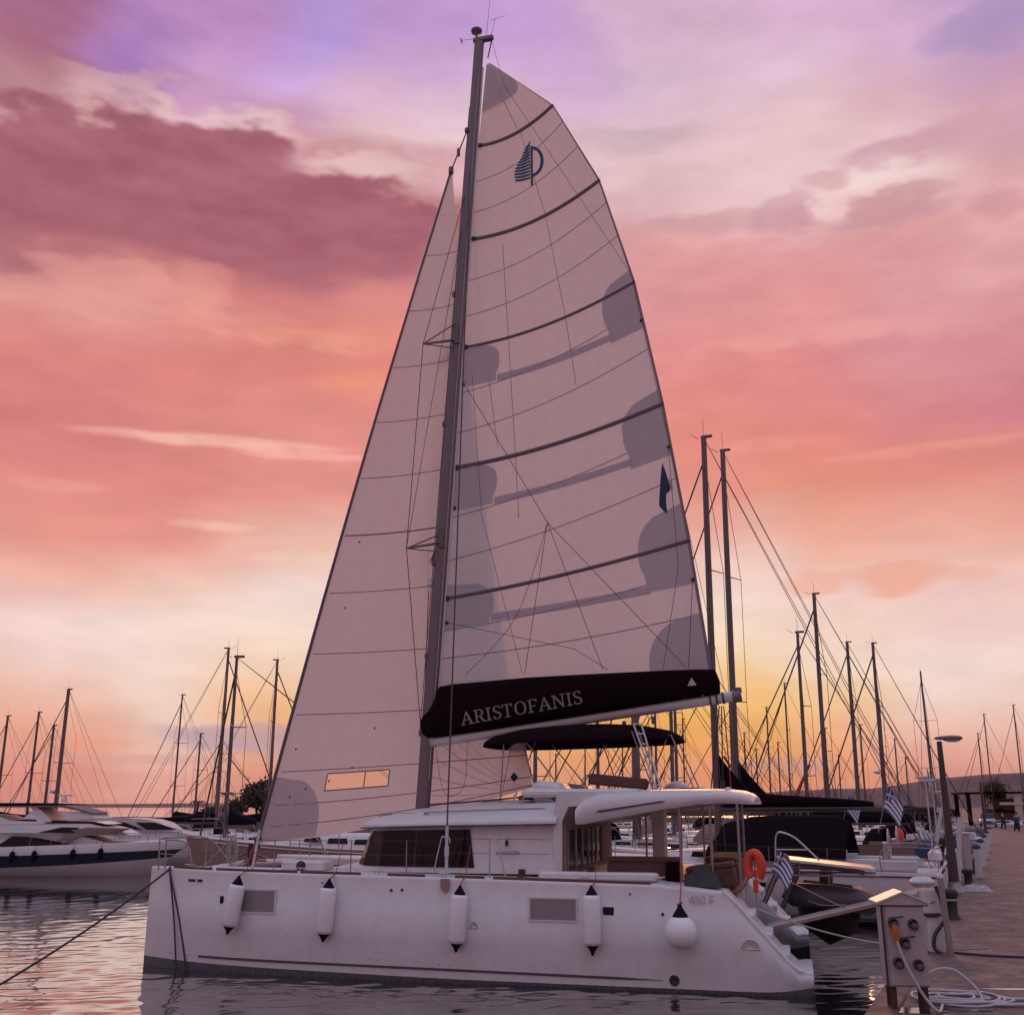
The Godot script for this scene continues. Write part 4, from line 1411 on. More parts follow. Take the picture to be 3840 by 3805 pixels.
	wire(cat, "main_sheet", [v(12.05, 5.6, 3.93), v(12.1, 3.75, 4.2)], 0.014, mats.rope_red)
	wire(cat, "genoa_sheet", [v(7.21, 3.8, 5.0), v(7.9, 3.55, 5.4)], 0.016, mats.rope_dark)
	wire(cat, "hanging_line", smooth_path([mast_at(4.8) + Vector3(0.25, 0, 0.1), v(5.15, 4.1, 3.8), v(5.3, 3.65, 3.8), v(5.55, 3.6, 3.8), v(5.8, 3.9, 3.8), v(5.85, 4.9, 3.8)], 5), 0.006, mats.wire)
	wire(cat, "hanging_line", [v(7.0, 4.95, 3.8), v(6.85, 3.55, 3.3)], 0.007, mats.wire)
	# ---- sail cover along the boom
	var cv := mb()
	var rr := []
	for q in [[4.64, 5.2, 5.42, 0.12], [4.7, 5.05, 5.5, 0.2], [4.84, 4.97, 5.6, 0.25], [5.0, 4.975, 5.82, 0.29], [5.08, 4.985, 6.12, 0.3], [5.16, 4.99, 6.2, 0.32], [5.5, 5.03, 6.25, 0.33], [6.4, 5.14, 6.3, 0.34], [7.4, 5.27, 6.36, 0.34], [8.5, 5.41, 6.39, 0.33], [9.5, 5.54, 6.41, 0.32], [10.5, 5.68, 6.43, 0.3], [11.5, 5.81, 6.44, 0.28], [11.9, 5.87, 6.43, 0.25], [11.98, 5.9, 6.2, 0.2]]:
		var ring := []
		for pp in [[-0.55, 0.0], [-0.98, 0.12], [-1.0, 0.5], [-1.0, 0.85], [-0.85, 1.0], [-0.72, 0.97], [-0.6, 0.55], [0.6, 0.55], [0.72, 0.97], [0.85, 1.0], [1.0, 0.85], [1.0, 0.5], [0.98, 0.12], [0.55, 0.0]]:
			ring.append(v(q[0], lerpf(q[1], q[2], pp[1]), 3.93 + pp[0] * q[3]))
		rr.append(ring)
	loft(cv, rr, true, SMOOTH, true, true)
	var cover := part("sail_cover", cv, mats.canvas_black, cat)
	lettering("ARISTOFANIS", cover, v(5.76, 5.235, 3.577), 0.32, 3.05, 0.153, mats.lettering, "Droid Serif", "boat_name")
	var tm := mb()
	prism(tm, [[11.26, 6.05], [11.36, 6.24], [11.47, 6.06]], put_near, 3.6, 3.635)
	part("cover_emblem", tm, mats.print_faint, cover)
	var tie := mb()
	for k in 16:
		var s := 5.3 + k * 0.42
		var y := 4.87 + (s - 4.88) * 0.127
		box(tie, v(s, y + 0.13, 3.76), Vector3(0.03, 0.06, 0.02))
	part("cover_ties", tie, mats.rope_light, cover)

# ---------------------------------------------------------------- things on and around the catamaran
const CAT_AT := Vector3(-7.70, 0.0, -24.256)
const CAT_TURN := -0.24966

func cw(s: float, y: float, u: float) -> Vector3:
	return CAT_AT + Basis(Vector3.UP, CAT_TURN) * v(s, y, u)

func long_fender(s: float, top: float, body_top: float, body_bot: float, tip: float, lean: float, label: String) -> void:
	var t := thing("boat_fender", label, "fender", cw(s, 0.0, -0.2), CAT_TURN, "white fenders along the near hull")
	var b := Basis(Vector3.BACK, lean)
	var o := Vector3(0, body_bot, 0)
	var h := body_top - body_bot
	var st := mb()
	lathe(st, [[0.09, -0.02], [0.155, 0.02], [0.17, 0.07], [0.17, h - 0.07], [0.155, h - 0.02], [0.1, h + 0.01]], o, b, 18)
	part("body", st, mats.fender_white, t)
	var c0 := mb()
	lathe(c0, [[0.125, h - 0.005], [0.1, h + 0.04], [0.04, h + 0.13], [0.025, h + 0.17], [0.0, h + 0.18]], o, b, 14)
	part("end_cap", c0, mats.fender_cap, t)
	var c1 := mb()
	lathe(c1, [[0.0, tip - body_bot], [0.02, tip - body_bot], [0.05, -0.1], [0.11, -0.02], [0.12, 0.005]], o, b, 14)
	part("end_cap", c1, mats.fender_cap, t)
	var ln := mb()
	var a: Vector3 = o + b * Vector3(0, h + 0.17, 0)
	tube(ln, [a, Vector3(a.x + 0.02, top - 0.03, -0.1), Vector3(a.x + 0.03, top + 0.05, -0.26)], 0.012, 0.012, 6)
	tube(ln, [Vector3(a.x + 0.03, top + 0.05, -0.26), Vector3(a.x + 0.06, top + 0.62, -0.5)], 0.009, 0.009, 5)
	part("lanyard", ln, mats.rope_red, t)

func make_cat_things() -> void:
	long_fender(1.92, 2.0, 1.78, 0.95, 0.78, -0.16, "white fender hanging at an angle beside the forward hull window")
	long_fender(4.05, 1.98, 1.74, 0.86, 0.7, -0.07, "white fender on the bare topside between the forward window and the shroud")
	long_fender(6.87, 1.95, 1.66, 0.76, 0.59, -0.06, "white fender just aft of the brown tag under the shroud")
	long_fender(9.58, 1.9, 1.7, 0.8, 0.61, 0.0, "white fender hanging straight between the aft window and the dark opening port")
	var t := thing("ball_fender", "round white ball fender with a dark cone top near the sloping stern", "fender", cw(11.28, 0.0, -0.35), CAT_TURN)
	var st := mb()
	var prof := []
	for k in 15:
		var a := lerpf(-PI / 2, PI / 2 * 0.86, k / 14.0)
		prof.append([maxf(cos(a) * 0.3, 0.001), sin(a) * (0.29 if a < 0 else 0.32)])
	lathe(st, prof, Vector3(0, 1.08, 0), Basis(), 24)
	part("body", st, mats.fender_white, t)
	var cp := mb()
	lathe(cp, [[0.16, 0.26], [0.13, 0.32], [0.05, 0.44], [0.03, 0.5], [0.0, 0.5]], Vector3(0, 1.08, 0), Basis(), 14)
	part("end_cap", cp, mats.fender_cap, t)
	var ln := mb()
	tube(ln, [Vector3(0, 1.56, 0), Vector3(0.01, 1.86, -0.25), Vector3(0, 2.6, -0.9), Vector3(0, 3.35, -1.1)], 0.012, 0.012, 6)
	tube(ln, [Vector3(-0.05, 1.56, 0.02), Vector3(0.05, 1.62, 0.02)], 0.02, 0.02, 5)
	part("lanyard", ln, mats.rope_red, t)
	# brown tag under the shroud
	var tg := mb()
	prism(tg, [[-0.095, 0.24], [-0.095, 0.06], [-0.06, 0.01], [0.0, -0.01], [0.06, 0.01], [0.095, 0.06], [0.095, 0.24]], func(p, q, d): return Vector3(p, q, d), 0.0, 0.02)
	var tgo := part(numbered("hanging_tag"), tg, mats.plank_wood, self)
	tgo.transform = Transform3D(Basis(Vector3.UP, CAT_TURN), cw(6.575, 1.7, -0.06))
	tag(tgo, "small brown rounded tag hanging over the hull edge below the shroud", "tag")
	# mooring lines
	var ml := mb()
	tube(ml, sag(cw(0.02, 2.02, 0.5), Vector3(-9.75, -0.05, -20.6), 0.12, 14), 0.022, 0.022, 6)
	one("mooring_line", ml, mats.rope_dark, "dark mooring line slanting from the bow down into the open water", "rope", "lines at the catamaran's bow")
	for q in [[0.1, 0.55, -0.12], [0.16, 0.8, 0.1]]:
		var m2 := mb()
		tube(m2, smooth_path([cw(0.02, 2.03, 0.52), cw(0.06, 1.95, 0.42), cw(lerpf(0.1, q[1], 0.5), 1.0, 0.3), cw(q[1], -0.1, 0.2)], 5), 0.018, 0.018, 6)
		one("bow_line", m2, mats.rope_dark, "dark line hanging from the bow cleat straight down the hull side", "rope", "lines at the catamaran's bow")
	# coil of line and a white pole at the bow
	var cr := mb()
	var pts := []
	for k in 70:
		var a := k * 0.72
		pts.append(cw(1.55 + 0.09 * sin(a) + 0.05 * sin(k * 0.31), 2.42 + 0.25 * cos(a) - 0.06 * sin(k * 0.21), 0.4 + 0.05 * cos(a * 0.5)))
	tube(cr, pts, 0.013, 0.013, 5)
	tube(cr, smooth_path([cw(1.45, 2.62, 0.42), cw(1.2, 2.4, 0.45), cw(0.95, 2.18, 0.5), cw(0.75, 2.03, 0.55)], 4), 0.013, 0.013, 5)
	one("rope_coil", cr, mats.rope_light, "pale coil of rope hung on the guard rail near the bow", "rope")
	var pl := mb()
	tube(pl, [cw(1.9, 2.03, 0.7), cw(2.0, 2.85, 0.75)], 0.03, 0.03, 8)
	one("white_pole", pl, mats.alloy_white, "short white pole standing on the bow deck beside the rope coil", "pole")
	# bundle of gear at the foot of the forestay
	var gb := thing("anchor_gear", "dark anchor roller and bundled lines below the furled forestay", "anchor gear", cw(0.35, 1.95, 3.6), CAT_TURN)
	var g0 := mb()
	for k in 9:
		var a := k * 0.7
		tube(g0, smooth_path([Vector3(0.1 * sin(a), 0.0, 0.1 * cos(a)), Vector3(0.08 * cos(a), 0.25, 0.1 * sin(a)), Vector3(0.04 * sin(a * 2.0), 0.5, 0.05)], 3), 0.022, 0.022, 5)
	part("bundled_line", g0, mats.rope_dark, gb)
	var g1 := mb()
	tube(g1, smooth_path([Vector3(-0.35, -0.3, 0), Vector3(-0.3, -0.05, 0), Vector3(-0.1, 0.1, 0), Vector3(0.4, 0.1, 0)], 4), 0.03, 0.03, 6)
	tube(g1, smooth_path([Vector3(-0.35, -0.3, -0.2), Vector3(-0.42, -0.38, 0), Vector3(-0.35, -0.3, 0.2)], 4), 0.03, 0.02, 6)
	part("anchor", g1, mats.steel_dull, gb)
	var g2 := mb()
	tube(g2, smooth_path([Vector3(0.05, 0.1, 0.15), Vector3(0.1, 0.3, 0.2), Vector3(0.2, 0.42, 0.15), Vector3(0.24, 0.2, 0.2), Vector3(0.18, 0.0, 0.2)], 4), 0.03, 0.03, 6)
	part("red_line", g2, mats.rope_red, gb)
	# ---- dinghy on davits behind the stern
	for k in 2:
		var d := thing("davit", ["steel davit arm nearer the orange lifebuoy carrying the grey dinghy", "steel davit arm on the far side of the grey dinghy"][k], "davit", cw(12.75, 0.0, 2.6 + k * 2.6), CAT_TURN, "davits at the catamaran's stern")
		var ds := mb()
		tube(ds, smooth_path([v(0.0, 1.4, 0), v(0.3, 1.95, 0), v(0.7, 2.12, 0), v(1.5, 2.1, 0), v(2.05, 2.02, 0)], 5), 0.055, 0.045, 8)
		part("arm", ds, mats.steel_dull, d)
		var d2 := mb()
		tube(d2, [v(0.35, 1.3, 0), v(0.75, 2.05, 0)], 0.05, 0.05, 8)
		part("strut", d2, mats.alloy_dark, d)
		var d3 := mb()
		tube(d3, [v(1.4, 2.08, 0), v(1.4, 1.55, 0)], 0.012, 0.012, 5)
		part("tackle", d3, mats.rope_light, d)
	var rib := thing("inflatable_dinghy", "grey inflatable dinghy with dark underside slung on davits behind the stern", "dinghy", cw(14.1, 0.0, 3.9), CAT_TURN)
	# tubes: a horseshoe in plan; the dinghy lies athwart, its bow towards the near side, tipped down to the quay
	var tilt := Basis(Vector3.BACK, -0.1)
	var tb := mb()
	var path := []
	for k in 25:
		var a := PI * k / 24.0
		path.append(Vector3(cos(a) * 0.72, 1.45 + 0.1 * sin(a), 0.75 + sin(a) * 0.8))
	var full := [Vector3(0.73, 1.42, -1.65), Vector3(0.73, 1.42, -0.6)] + path + [Vector3(-0.73, 1.42, -0.6), Vector3(-0.73, 1.42, -1.65)]
	for i in full.size():
		full[i] = tilt * (full[i] - Vector3(0, 1.4, 0)) + Vector3(0, 1.4, 0)
	tube(tb, full, 0.24, 0.24, 14)
	part("buoyancy_tube", tb, mats.rubber_grey, rib)
	var hl := mb()
	var hr := []
	for q in [[1.45, 0.05, 0.16], [1.2, 0.32, 0.4], [0.6, 0.6, 0.6], [-0.4, 0.7, 0.66], [-1.6, 0.7, 0.66]]:
		var row := []
		for pp in [[-1.0, -0.12], [-0.82, -0.75], [0.0, -1.15], [0.82, -0.75], [1.0, -0.12]]:
			row.append(tilt * Vector3(pp[0] * q[1], pp[1] * q[2] * 1.15 - 0.08, q[0]) + Vector3(0, 1.4, 0))
		hr.append(row)
	loft(hl, hr, false, SMOOTH, false, true)
	part("keel", hl, mats.rubber_dark, rib)
	var fl2 := mb()
	box(fl2, Vector3(0, 1.3, -0.3), Vector3(1.1, 0.05, 2.4), tilt)
	part("floor", fl2, mats.rubber_dark, rib)
	var tr2 := mb()
	box(tr2, Vector3(0, 1.4, -1.5), Vector3(1.1, 0.5, 0.06), tilt, 0.02)
	part("transom", tr2, mats.rubber_dark, rib)
	var ob := mb()
	box(ob, Vector3(0, 1.75, -1.62), Vector3(0.3, 0.42, 0.4), tilt, 0.08)
	box(ob, Vector3(0, 1.2, -1.66), Vector3(0.12, 0.7, 0.16), tilt, 0.03)
	part("outboard_motor", ob, mats.rubber_dark, rib)
	var rp := mb()
	var rpts := []
	for k in 13:
		var a := PI * k / 12.0
		rpts.append(tilt * Vector3(cos(a) * 0.88, 0.02 + 0.03 * sin(k * 1.6), 0.75 + sin(a) * 1.02) + Vector3(0, 1.4, 0))
	tube(rp, rpts, 0.014, 0.014, 5)
	part("grab_line", rp, mats.rope_light, rib)
	# solar panel over the davits
	var sp := thing("solar_panel", "flat glossy solar panel mirroring the warm sky above the davits", "solar panel", cw(14.1, 2.1, 2.4), CAT_TURN)
	var pb := Basis(Vector3.BACK, -0.1)
	var s0 := mb()
	box(s0, Vector3(0, 0.12, 0), Vector3(1.68, 0.03, 1.5), pb, 0.006)
	part("panel", s0, mats.solar, sp)
	var s1 := mb()
	for z in [-0.76, 0.76]:
		box(s1, Vector3(0, 0.115, z), Vector3(1.72, 0.045, 0.03), pb)
	for x in [-0.855, 0.855]:
		box(s1, pb * Vector3(x, 0.0, 0) + Vector3(0, 0.115, 0), Vector3(0.03, 0.045, 1.5), pb)
	part("frame", s1, mats.alloy_white, sp)
	for q in [[-0.6, 0.6], [0.6, 0.6], [-0.6, -0.6], [0.6, -0.6]]:
		var s2 := mb()
		tube(s2, [Vector3(q[0], 0.1 - q[0] * 0.1, q[1]), Vector3(q[0], -0.1, q[1])], 0.016, 0.016, 6)
		part("leg", s2, mats.steel_dull, sp)
	var s3 := mb()
	for z in [-0.6, 0.6]:
		tube(s3, [Vector3(-1.0, -0.1, z), Vector3(0.95, -0.1, z)], 0.025, 0.025, 6)
	part("rail", s3, mats.steel_dull, sp)
	# stern arch of bent tube
	var ar := mb()
	tube(ar, smooth_path([cw(13.03, 2.0, 1.6), cw(13.06, 2.6, 1.6), cw(13.1, 2.8, 1.6), cw(13.2, 2.83, 1.6), cw(13.45, 2.73, 1.6), cw(13.7, 2.5, 1.6), cw(13.9, 2.3, 1.6)], 5), 0.02, 0.02, 7)
	tube(ar, [cw(13.06, 2.5, 1.6), cw(13.68, 2.5, 1.6)], 0.014, 0.014, 6)
	one("stern_rail", ar, mats.steel, "bent steel tube rail rising over the solar panel", "rail")
	# lifebuoys
	for k in 2:
		var at: Vector3 = [cw(12.66, 1.78, 0.55), cw(13.22, 2.0, 1.7)][k]
		var lb := thing("horseshoe_lifebuoy", ["large orange horseshoe lifebuoy on the stern rail before the blue and white flag", "smaller orange lifebuoy at the end of the solar panel"][k], "lifebuoy", at, CAT_TURN, "orange lifebuoys at the stern")
		var f: float = [1.0, 0.55][k]
		var hs := mb()
		var hp := []
		for i in 17:
			var a := lerpf(-PI * 0.32, PI * 1.32, i / 16.0)
			hp.append(Vector3(cos(a) * 0.13 * f, (0.45 + sin(a) * 0.24) * f, 0.05 * cos(a)))
		tube(hs, hp, 0.09 * f, 0.09 * f, 10)
		part("ring", hs, mats.orange, lb)
		var pk := mb()
		box(pk, Vector3(0.0, 0.08 * f, 0), Vector3(0.1 * f, 0.24 * f, 0.08 * f), Basis(), 0.02)
		part("light_pouch", pk, mats.orange, lb)
		var br := mb()
		tube(br, [Vector3(0, -0.4 * f, -0.06), Vector3(0, 0.75 * f, -0.06)], 0.014, 0.014, 6)
		part("bracket", br, mats.steel_dull, lb)
	# flag on a slanting staff
	make_flag(cw(12.72, 1.55, -0.15), cw(13.16, 2.58, -0.1), 0.4, "blue and white striped flag drooping from a slanting staff at the stern", CAT_TURN, 0.0)
	# gangway plank to the quay
	var gp := thing("gangway", "weathered wooden gangway plank reaching from the stern to the quay", "gangway", cw(12.85, 0.97, 2.0), CAT_TURN)
	var gs := mb()
	var gb2 := Basis(Vector3.BACK, 0.235)
	box(gs, gb2 * Vector3(1.6, 0, 0), Vector3(3.3, 0.07, 0.42), gb2, 0.01)
	part("plank", gs, mats.plank_wood, gp)
	for z in [-0.19, 0.19]:
		var g3 := mb()
		box(g3, gb2 * Vector3(1.6, 0.05, z), Vector3(3.3, 0.05, 0.03), gb2)
		part("side_rail", g3, mats.alloy_white, gp)
	var g4 := mb()
	tube(g4, [gb2 * Vector3(1.55, 0.05, 0.2), Vector3(0.25, 1.0, 0.2)], 0.013, 0.013, 5)
	part("support_line", g4, mats.rope_light, gp)
	# stern line from catamaran to quay
	var sl := mb()
	tube(sl, sag(cw(12.6, 1.5, 0.35), Vector3(8.2, 1.0, -19.6), 0.25, 10), 0.016, 0.016, 5)
	one("stern_line", sl, mats.rope_light, "pale stern line running from the near stern to the quay edge", "rope")
	# crumpled awning and lines on the aft deck
	var cl := mb()
	var rows := []
	var rng := RandomNumberGenerator.new()
	rng.seed = 4
	for i in 9:
		var row := []
		for j in 9:
			var a := j / 8.0
			var h := sin(PI * i / 8.0) * sin(PI * a)
			row.append(cw(11.25 + i * 0.09 + rng.randf() * 0.05, 1.84 + sqrt(h) * (0.22 + rng.randf() * 0.22), 0.35 + a * 0.7))
		rows.append(row)
	loft(cl, rows, false, SMOOTH)
	one("folded_awning", cl, mats.cloth_grey_dark, "crumpled dark grey awning heaped on the aft deck beside the cockpit seat", "awning")

func make_flag(foot: Vector3, tip: Vector3, size: float, label: String, turn: float, lean: float) -> void:
	var t := thing("striped_flag", label, "flag", foot, turn, "blue and white striped flags")
	var inv := Basis(Vector3.UP, -turn)
	var p := inv * (tip - foot)
	var st := mb()
	tube(st, [Vector3.ZERO, p], 0.014, 0.01, 6)
	part("staff", st, mats.steel_dull, t)
	# nine stripes and a canton with a cross, hanging in folds
	var w := size * 1.15
	var h := size
	var along := -p.normalized()
	var pos := func(a: float, b: float, o: float) -> Vector3:
		# a: distance from the staff (0..1), b: along the staff (0..1)
		var drop := a * a * 0.62 * w + a * 0.12 * w
		return p + along * (0.04 + b * h) + Vector3(a * w * 0.55, -drop, sin(a * 7.0 + b * 1.5) * 0.05 + o)
	for k in 9:
		var sm := mb()
		var rows := []
		for i in 9:
			var a := i / 8.0
			rows.append([pos.call(a, k / 9.0, 0.0), pos.call(a, (k + 1) / 9.0, 0.0)])
		loft(sm, rows, false, SMOOTH)
		part("stripe", sm, mats.flag_blue if k % 2 == 0 else mats.flag_white, t)
	var cn := mb()
	var rr := []
	for i in 5:
		var a := i / 4.0 * 0.37
		rr.append([pos.call(a, 0.0, 0.006), pos.call(a, 0.28, 0.006), pos.call(a, 0.56, 0.006)])
	loft(cn, rr, false, SMOOTH)
	part("canton", cn, mats.flag_blue, t)
	var cx := mb()
	var c1 := []
	var c2 := []
	for i in 5:
		var a := i / 4.0 * 0.37
		c1.append([pos.call(a, 0.23, 0.01), pos.call(a, 0.33, 0.01)])
		c2.append([pos.call(0.15, i / 4.0 * 0.56, 0.01), pos.call(0.22, i / 4.0 * 0.56, 0.01)])
	loft(cx, c1, false, SMOOTH)
	loft(cx, c2, false, SMOOTH)
	part("cross", cx, mats.flag_white, t)

# ---------------------------------------------------------------- other boats; own frame: stern at the origin, bow along +x
func sail_yacht(o: Dictionary) -> Node3D:
	var L: float = o.get("L", 12.0)
	var B: float = o.get("B", 3.8)
	var F: float = o.get("F", 1.25)
	var near: bool = o.get("near", false)
	var t := thing(o.get("name", "sailing_yacht"), o.label, "sailing yacht", o.at, o.turn, o.get("group", "sailing yachts at their berths"))
	var hullm = o.get("hull", mats.gelcoat_plain)
	# hull
	var st := mb()
	var bt := mb()
	var dk := mb()
	var drows := []
	var hs := []
	var hb := []
	for k in 13:
		var f := k / 12.0
		var x := f * L
		var half := B * 0.5 * (0.78 + 0.22 * smoothstep(0.0, 0.4, f)) * pow(maxf(1.0 - pow(maxf(f - 0.35, 0.0) / 0.65, 2.2), 0.0), 0.85) + 0.03
		var y := F * (1.0 + 0.28 * f * f)
		var low := -0.2 + 0.3 * pow(1.0 - f, 3.0) * 0.6
		var fw := x + (0.35 if k == 12 else 0.0)
		hs.append([Vector3(fw, y, half), Vector3(fw, y - 0.06, half + 0.02), Vector3(x, y * 0.5, half * 0.97), Vector3(x - 0.1 * f, 0.12, half * 0.8), Vector3(x - 0.1 * f, 0.12, -half * 0.8), Vector3(x, y * 0.5, -half * 0.97), Vector3(fw, y - 0.06, -half - 0.02), Vector3(fw, y, -half)])
		hb.append([Vector3(x - 0.1 * f, 0.12, half * 0.8), Vector3(x - 0.1 * f, low, half * 0.5), Vector3(x, low - 0.1, 0), Vector3(x - 0.1 * f, low, -half * 0.5), Vector3(x - 0.1 * f, 0.12, -half * 0.8)])
		drows.append([Vector3(fw, y - 0.01, half), Vector3(fw, y + 0.05, 0), Vector3(fw, y - 0.01, -half)])
	loft(st, hs, false, SMOOTH)
	loft(bt, hb, false, SMOOTH, true, false)
	var tr = hs[0]
	quad(st, tr[1], tr[3], tr[4], tr[6])
	loft(dk, drows, false, SMOOTH)
	var hull := part("hull", st, hullm, t)
	part("underbody", bt, mats.antifoul, hull)
	part("deck", dk, mats.deck, hull)
	for s in [-1.0, 1.0]:
		var sl := mb()
		var ln := []
		for k in 12:
			ln.append(hs[k][1 if s > 0 else 6] + Vector3(0, -0.06, 0.012 * s))
		tube(sl, ln, 0.022, 0.022, 4)
		part("rubbing_strake", sl, o.get("strake", mats.stripe), hull)
	# cabin
	var cb := mb()
	var cr := []
	for q in [[0.3, 0.5, 0.34], [0.33, 0.56, 0.36], [0.5, 0.5, 0.34], [0.66, 0.3, 0.24], [0.74, 0.04, 0.14]]:
		var x: float = q[0] * L
		var y0: float = F * (1.0 + 0.28 * q[0] * q[0])
		var hw: float = q[2] * B
		cr.append([Vector3(x, y0, hw), Vector3(x, y0 + q[1] * 0.85, hw - 0.1), Vector3(x, y0 + q[1], hw * 0.5), Vector3(x, y0 + q[1], -hw * 0.5), Vector3(x, y0 + q[1] * 0.85, -hw + 0.1), Vector3(x, y0, -hw)])
	loft(cb, cr, false, SMOOTH, true, false)
	var cabin := part("coachroof", cb, mats.gelcoat_plain, t)
	for s in [-1.0, 1.0]:
		for q in [[0.36, 0.43], [0.45, 0.52], [0.54, 0.6]]:
			var w := mb()
			var y0: float = F * (1.0 + 0.28 * q[0] * q[0])
			var a: float = (0.352 - (q[0] - 0.33) * 0.12) * B
			var b: float = (0.352 - (q[1] - 0.33) * 0.12) * B
			for d in 2:
				var oo := 0.02 * d
				quad(w, Vector3(q[0] * L, y0 + 0.17, s * (a + oo)), Vector3(q[1] * L, y0 + 0.19, s * (b + oo)), Vector3(q[1] * L - 0.05, y0 + 0.36, s * (b - 0.05 + oo)), Vector3(q[0] * L + 0.05, y0 + 0.36, s * (a - 0.05 + oo)))
			part("cabin_window", w, mats.glass_dark, cabin)
	if near:
		for s in [-1.0, 1.0]:
			for q in [0.3, 0.42, 0.58, 0.7]:
				var hp := mb()
				var hx: float = q * L
				var hw: float = B * 0.5 * (0.78 + 0.22 * smoothstep(0.0, 0.4, q)) * pow(maxf(1.0 - pow(maxf(q - 0.35, 0.0) / 0.65, 2.2), 0.0), 0.85) + 0.03
				box(hp, Vector3(hx, F * 0.72, s * hw * 0.995), Vector3(0.5, 0.14, 0.05), Basis(Vector3.UP, s * (0.0 if q < 0.5 else 0.14)), 0.01)
				part("hull_port", hp, mats.glass_dark, hull)
			var wl := mb()
			var wp := []
			for k in 12:
				var f := k / 12.0
				wp.append(Vector3(hs[k][3].x, 0.2, s * (absf(hs[k][3].z) + 0.035)))
			tube(wl, wp, 0.05, 0.05, 5)
			part("boot_stripe", wl, o.get("boot", mats.navy), hull)
	# cockpit coamings and wheel
	var cc := mb()
	for s in [-1.0, 1.0]:
		box(cc, Vector3(L * 0.17, F + 0.18, s * B * 0.33), Vector3(L * 0.24, 0.32, 0.28), Basis(), 0.05)
	part("cockpit_coaming", cc, mats.gelcoat_plain, t)
	if near:
		var wh := mb()
		var ring := []
		for k in 17:
			var a := TAU * k / 16.0
			ring.append(Vector3(L * 0.12, F + 0.75 + cos(a) * 0.42, sin(a) * 0.42))
		tube(wh, ring, 0.018, 0.018, 5)
		for k in 4:
			var a := PI * k / 4.0
			tube(wh, [Vector3(L * 0.12, F + 0.75 + cos(a) * 0.42, sin(a) * 0.42), Vector3(L * 0.12, F + 0.75 - cos(a) * 0.42, -sin(a) * 0.42)], 0.01, 0.01, 4)
		box(wh, Vector3(L * 0.12 + 0.12, F + 0.4, 0), Vector3(0.2, 0.8, 0.25), Basis(), 0.04)
		part("steering_wheel", wh, mats.steel, t)
	# mast and rig
	var mx: float = o.get("mast", 0.55) * L
	var mh: float = o.get("mh", 15.0)
	var rake: float = o.get("rake", -0.012) * mh
	var y1 := F + 0.5
	var mr: float = o.get("mr", 0.1)
	var mm := mb()
	tube(mm, [Vector3(mx, y1 - 0.4, 0), Vector3(mx + rake * 0.6, lerpf(y1, mh, 0.6), 0), Vector3(mx + rake, mh, 0)], mr, mr * 0.75, 9)
	var mast := part("mast", mm, o.get("mast_mat", mats.alloy_dark), t)
	var mt := mb()
	box(mt, Vector3(mx + rake - 0.1, mh + 0.04, 0), Vector3(0.42, 0.1, 0.1), Basis(), 0.02)
	tube(mt, [Vector3(mx + rake + 0.2, mh, 0), Vector3(mx + rake + 0.5, mh + 0.2, 0)], 0.012, 0.008, 4)
	tube(mt, [Vector3(mx + rake, mh, 0), Vector3(mx + rake, mh + 0.75, 0)], 0.01, 0.006, 4)
	part("masthead_gear", mt, mats.alloy_dark, mast)
	for q in o.get("spreaders", [0.42, 0.7]):
		for s in [-1.0, 1.0]:
			var sp := mb()
			tube(sp, [Vector3(mx + rake * q, mh * q, 0), Vector3(mx + rake * q - 0.25, mh * q + 0.06, s * B * 0.3)], 0.025, 0.018, 5)
			part("spreader", sp, mats.alloy_dark, mast)
	if o.get("radar", false):
		var rd := mb()
		lathe(rd, [[0.02, -0.1], [0.22, -0.06], [0.23, 0.06], [0.12, 0.12], [0.0, 0.13]], Vector3(mx + 0.35, mh * 0.38, 0), Basis(), 12)
		tube(rd, [Vector3(mx, mh * 0.38 - 0.1, 0), Vector3(mx + 0.35, mh * 0.38 - 0.1, 0)], 0.03, 0.03, 5)
		part("radar_dome", rd, mats.alloy_white, mast)
	var wr: float = o.get("wire", 0.011)
	var wires := [["forestay", [Vector3(mx + rake * 0.93, mh * 0.95, 0), Vector3(L * 0.985, F * 1.3, 0)], wr * o.get("furl", 3.2)], ["backstay", [Vector3(mx + rake, mh, 0), Vector3(0.25, F + 0.1, B * 0.24)], wr], ["backstay", [Vector3(mx + rake, mh, 0), Vector3(0.25, F + 0.1, -B * 0.24)], wr]]
	for s in [-1.0, 1.0]:
		wires.append(["shroud", [Vector3(mx + rake * 0.9, mh * 0.95, 0), Vector3(mx + rake * 0.7 - 0.25, mh * 0.7 + 0.06, s * B * 0.3), Vector3(mx + rake * 0.42 - 0.25, mh * 0.42 + 0.06, s * B * 0.3), Vector3(mx - 0.3, F + 0.1, s * B * 0.44)], wr])
		wires.append(["lower_shroud", [Vector3(mx + rake * 0.42, mh * 0.42, 0), Vector3(mx - 0.6, F + 0.1, s * B * 0.42)], wr])
	for q in wires:
		wire(t, q[0], q[1], q[2], o.get("stay_mat", mats.wire))
	# boom with its stowed sail
	var by: float = o.get("boom_y", F + 1.35)
	var bl: float = o.get("boom", 0.4) * L
	var bo := mb()
	tube(bo, [Vector3(mx - 0.1, by, 0), Vector3(mx - bl, by + 0.05, 0)], 0.075, 0.07, 8)
	var boom := part("boom", bo, mats.alloy_dark, t)
	var cv := mb()
	var rows := []
	var cs: float = o.get("cover", 1.0)
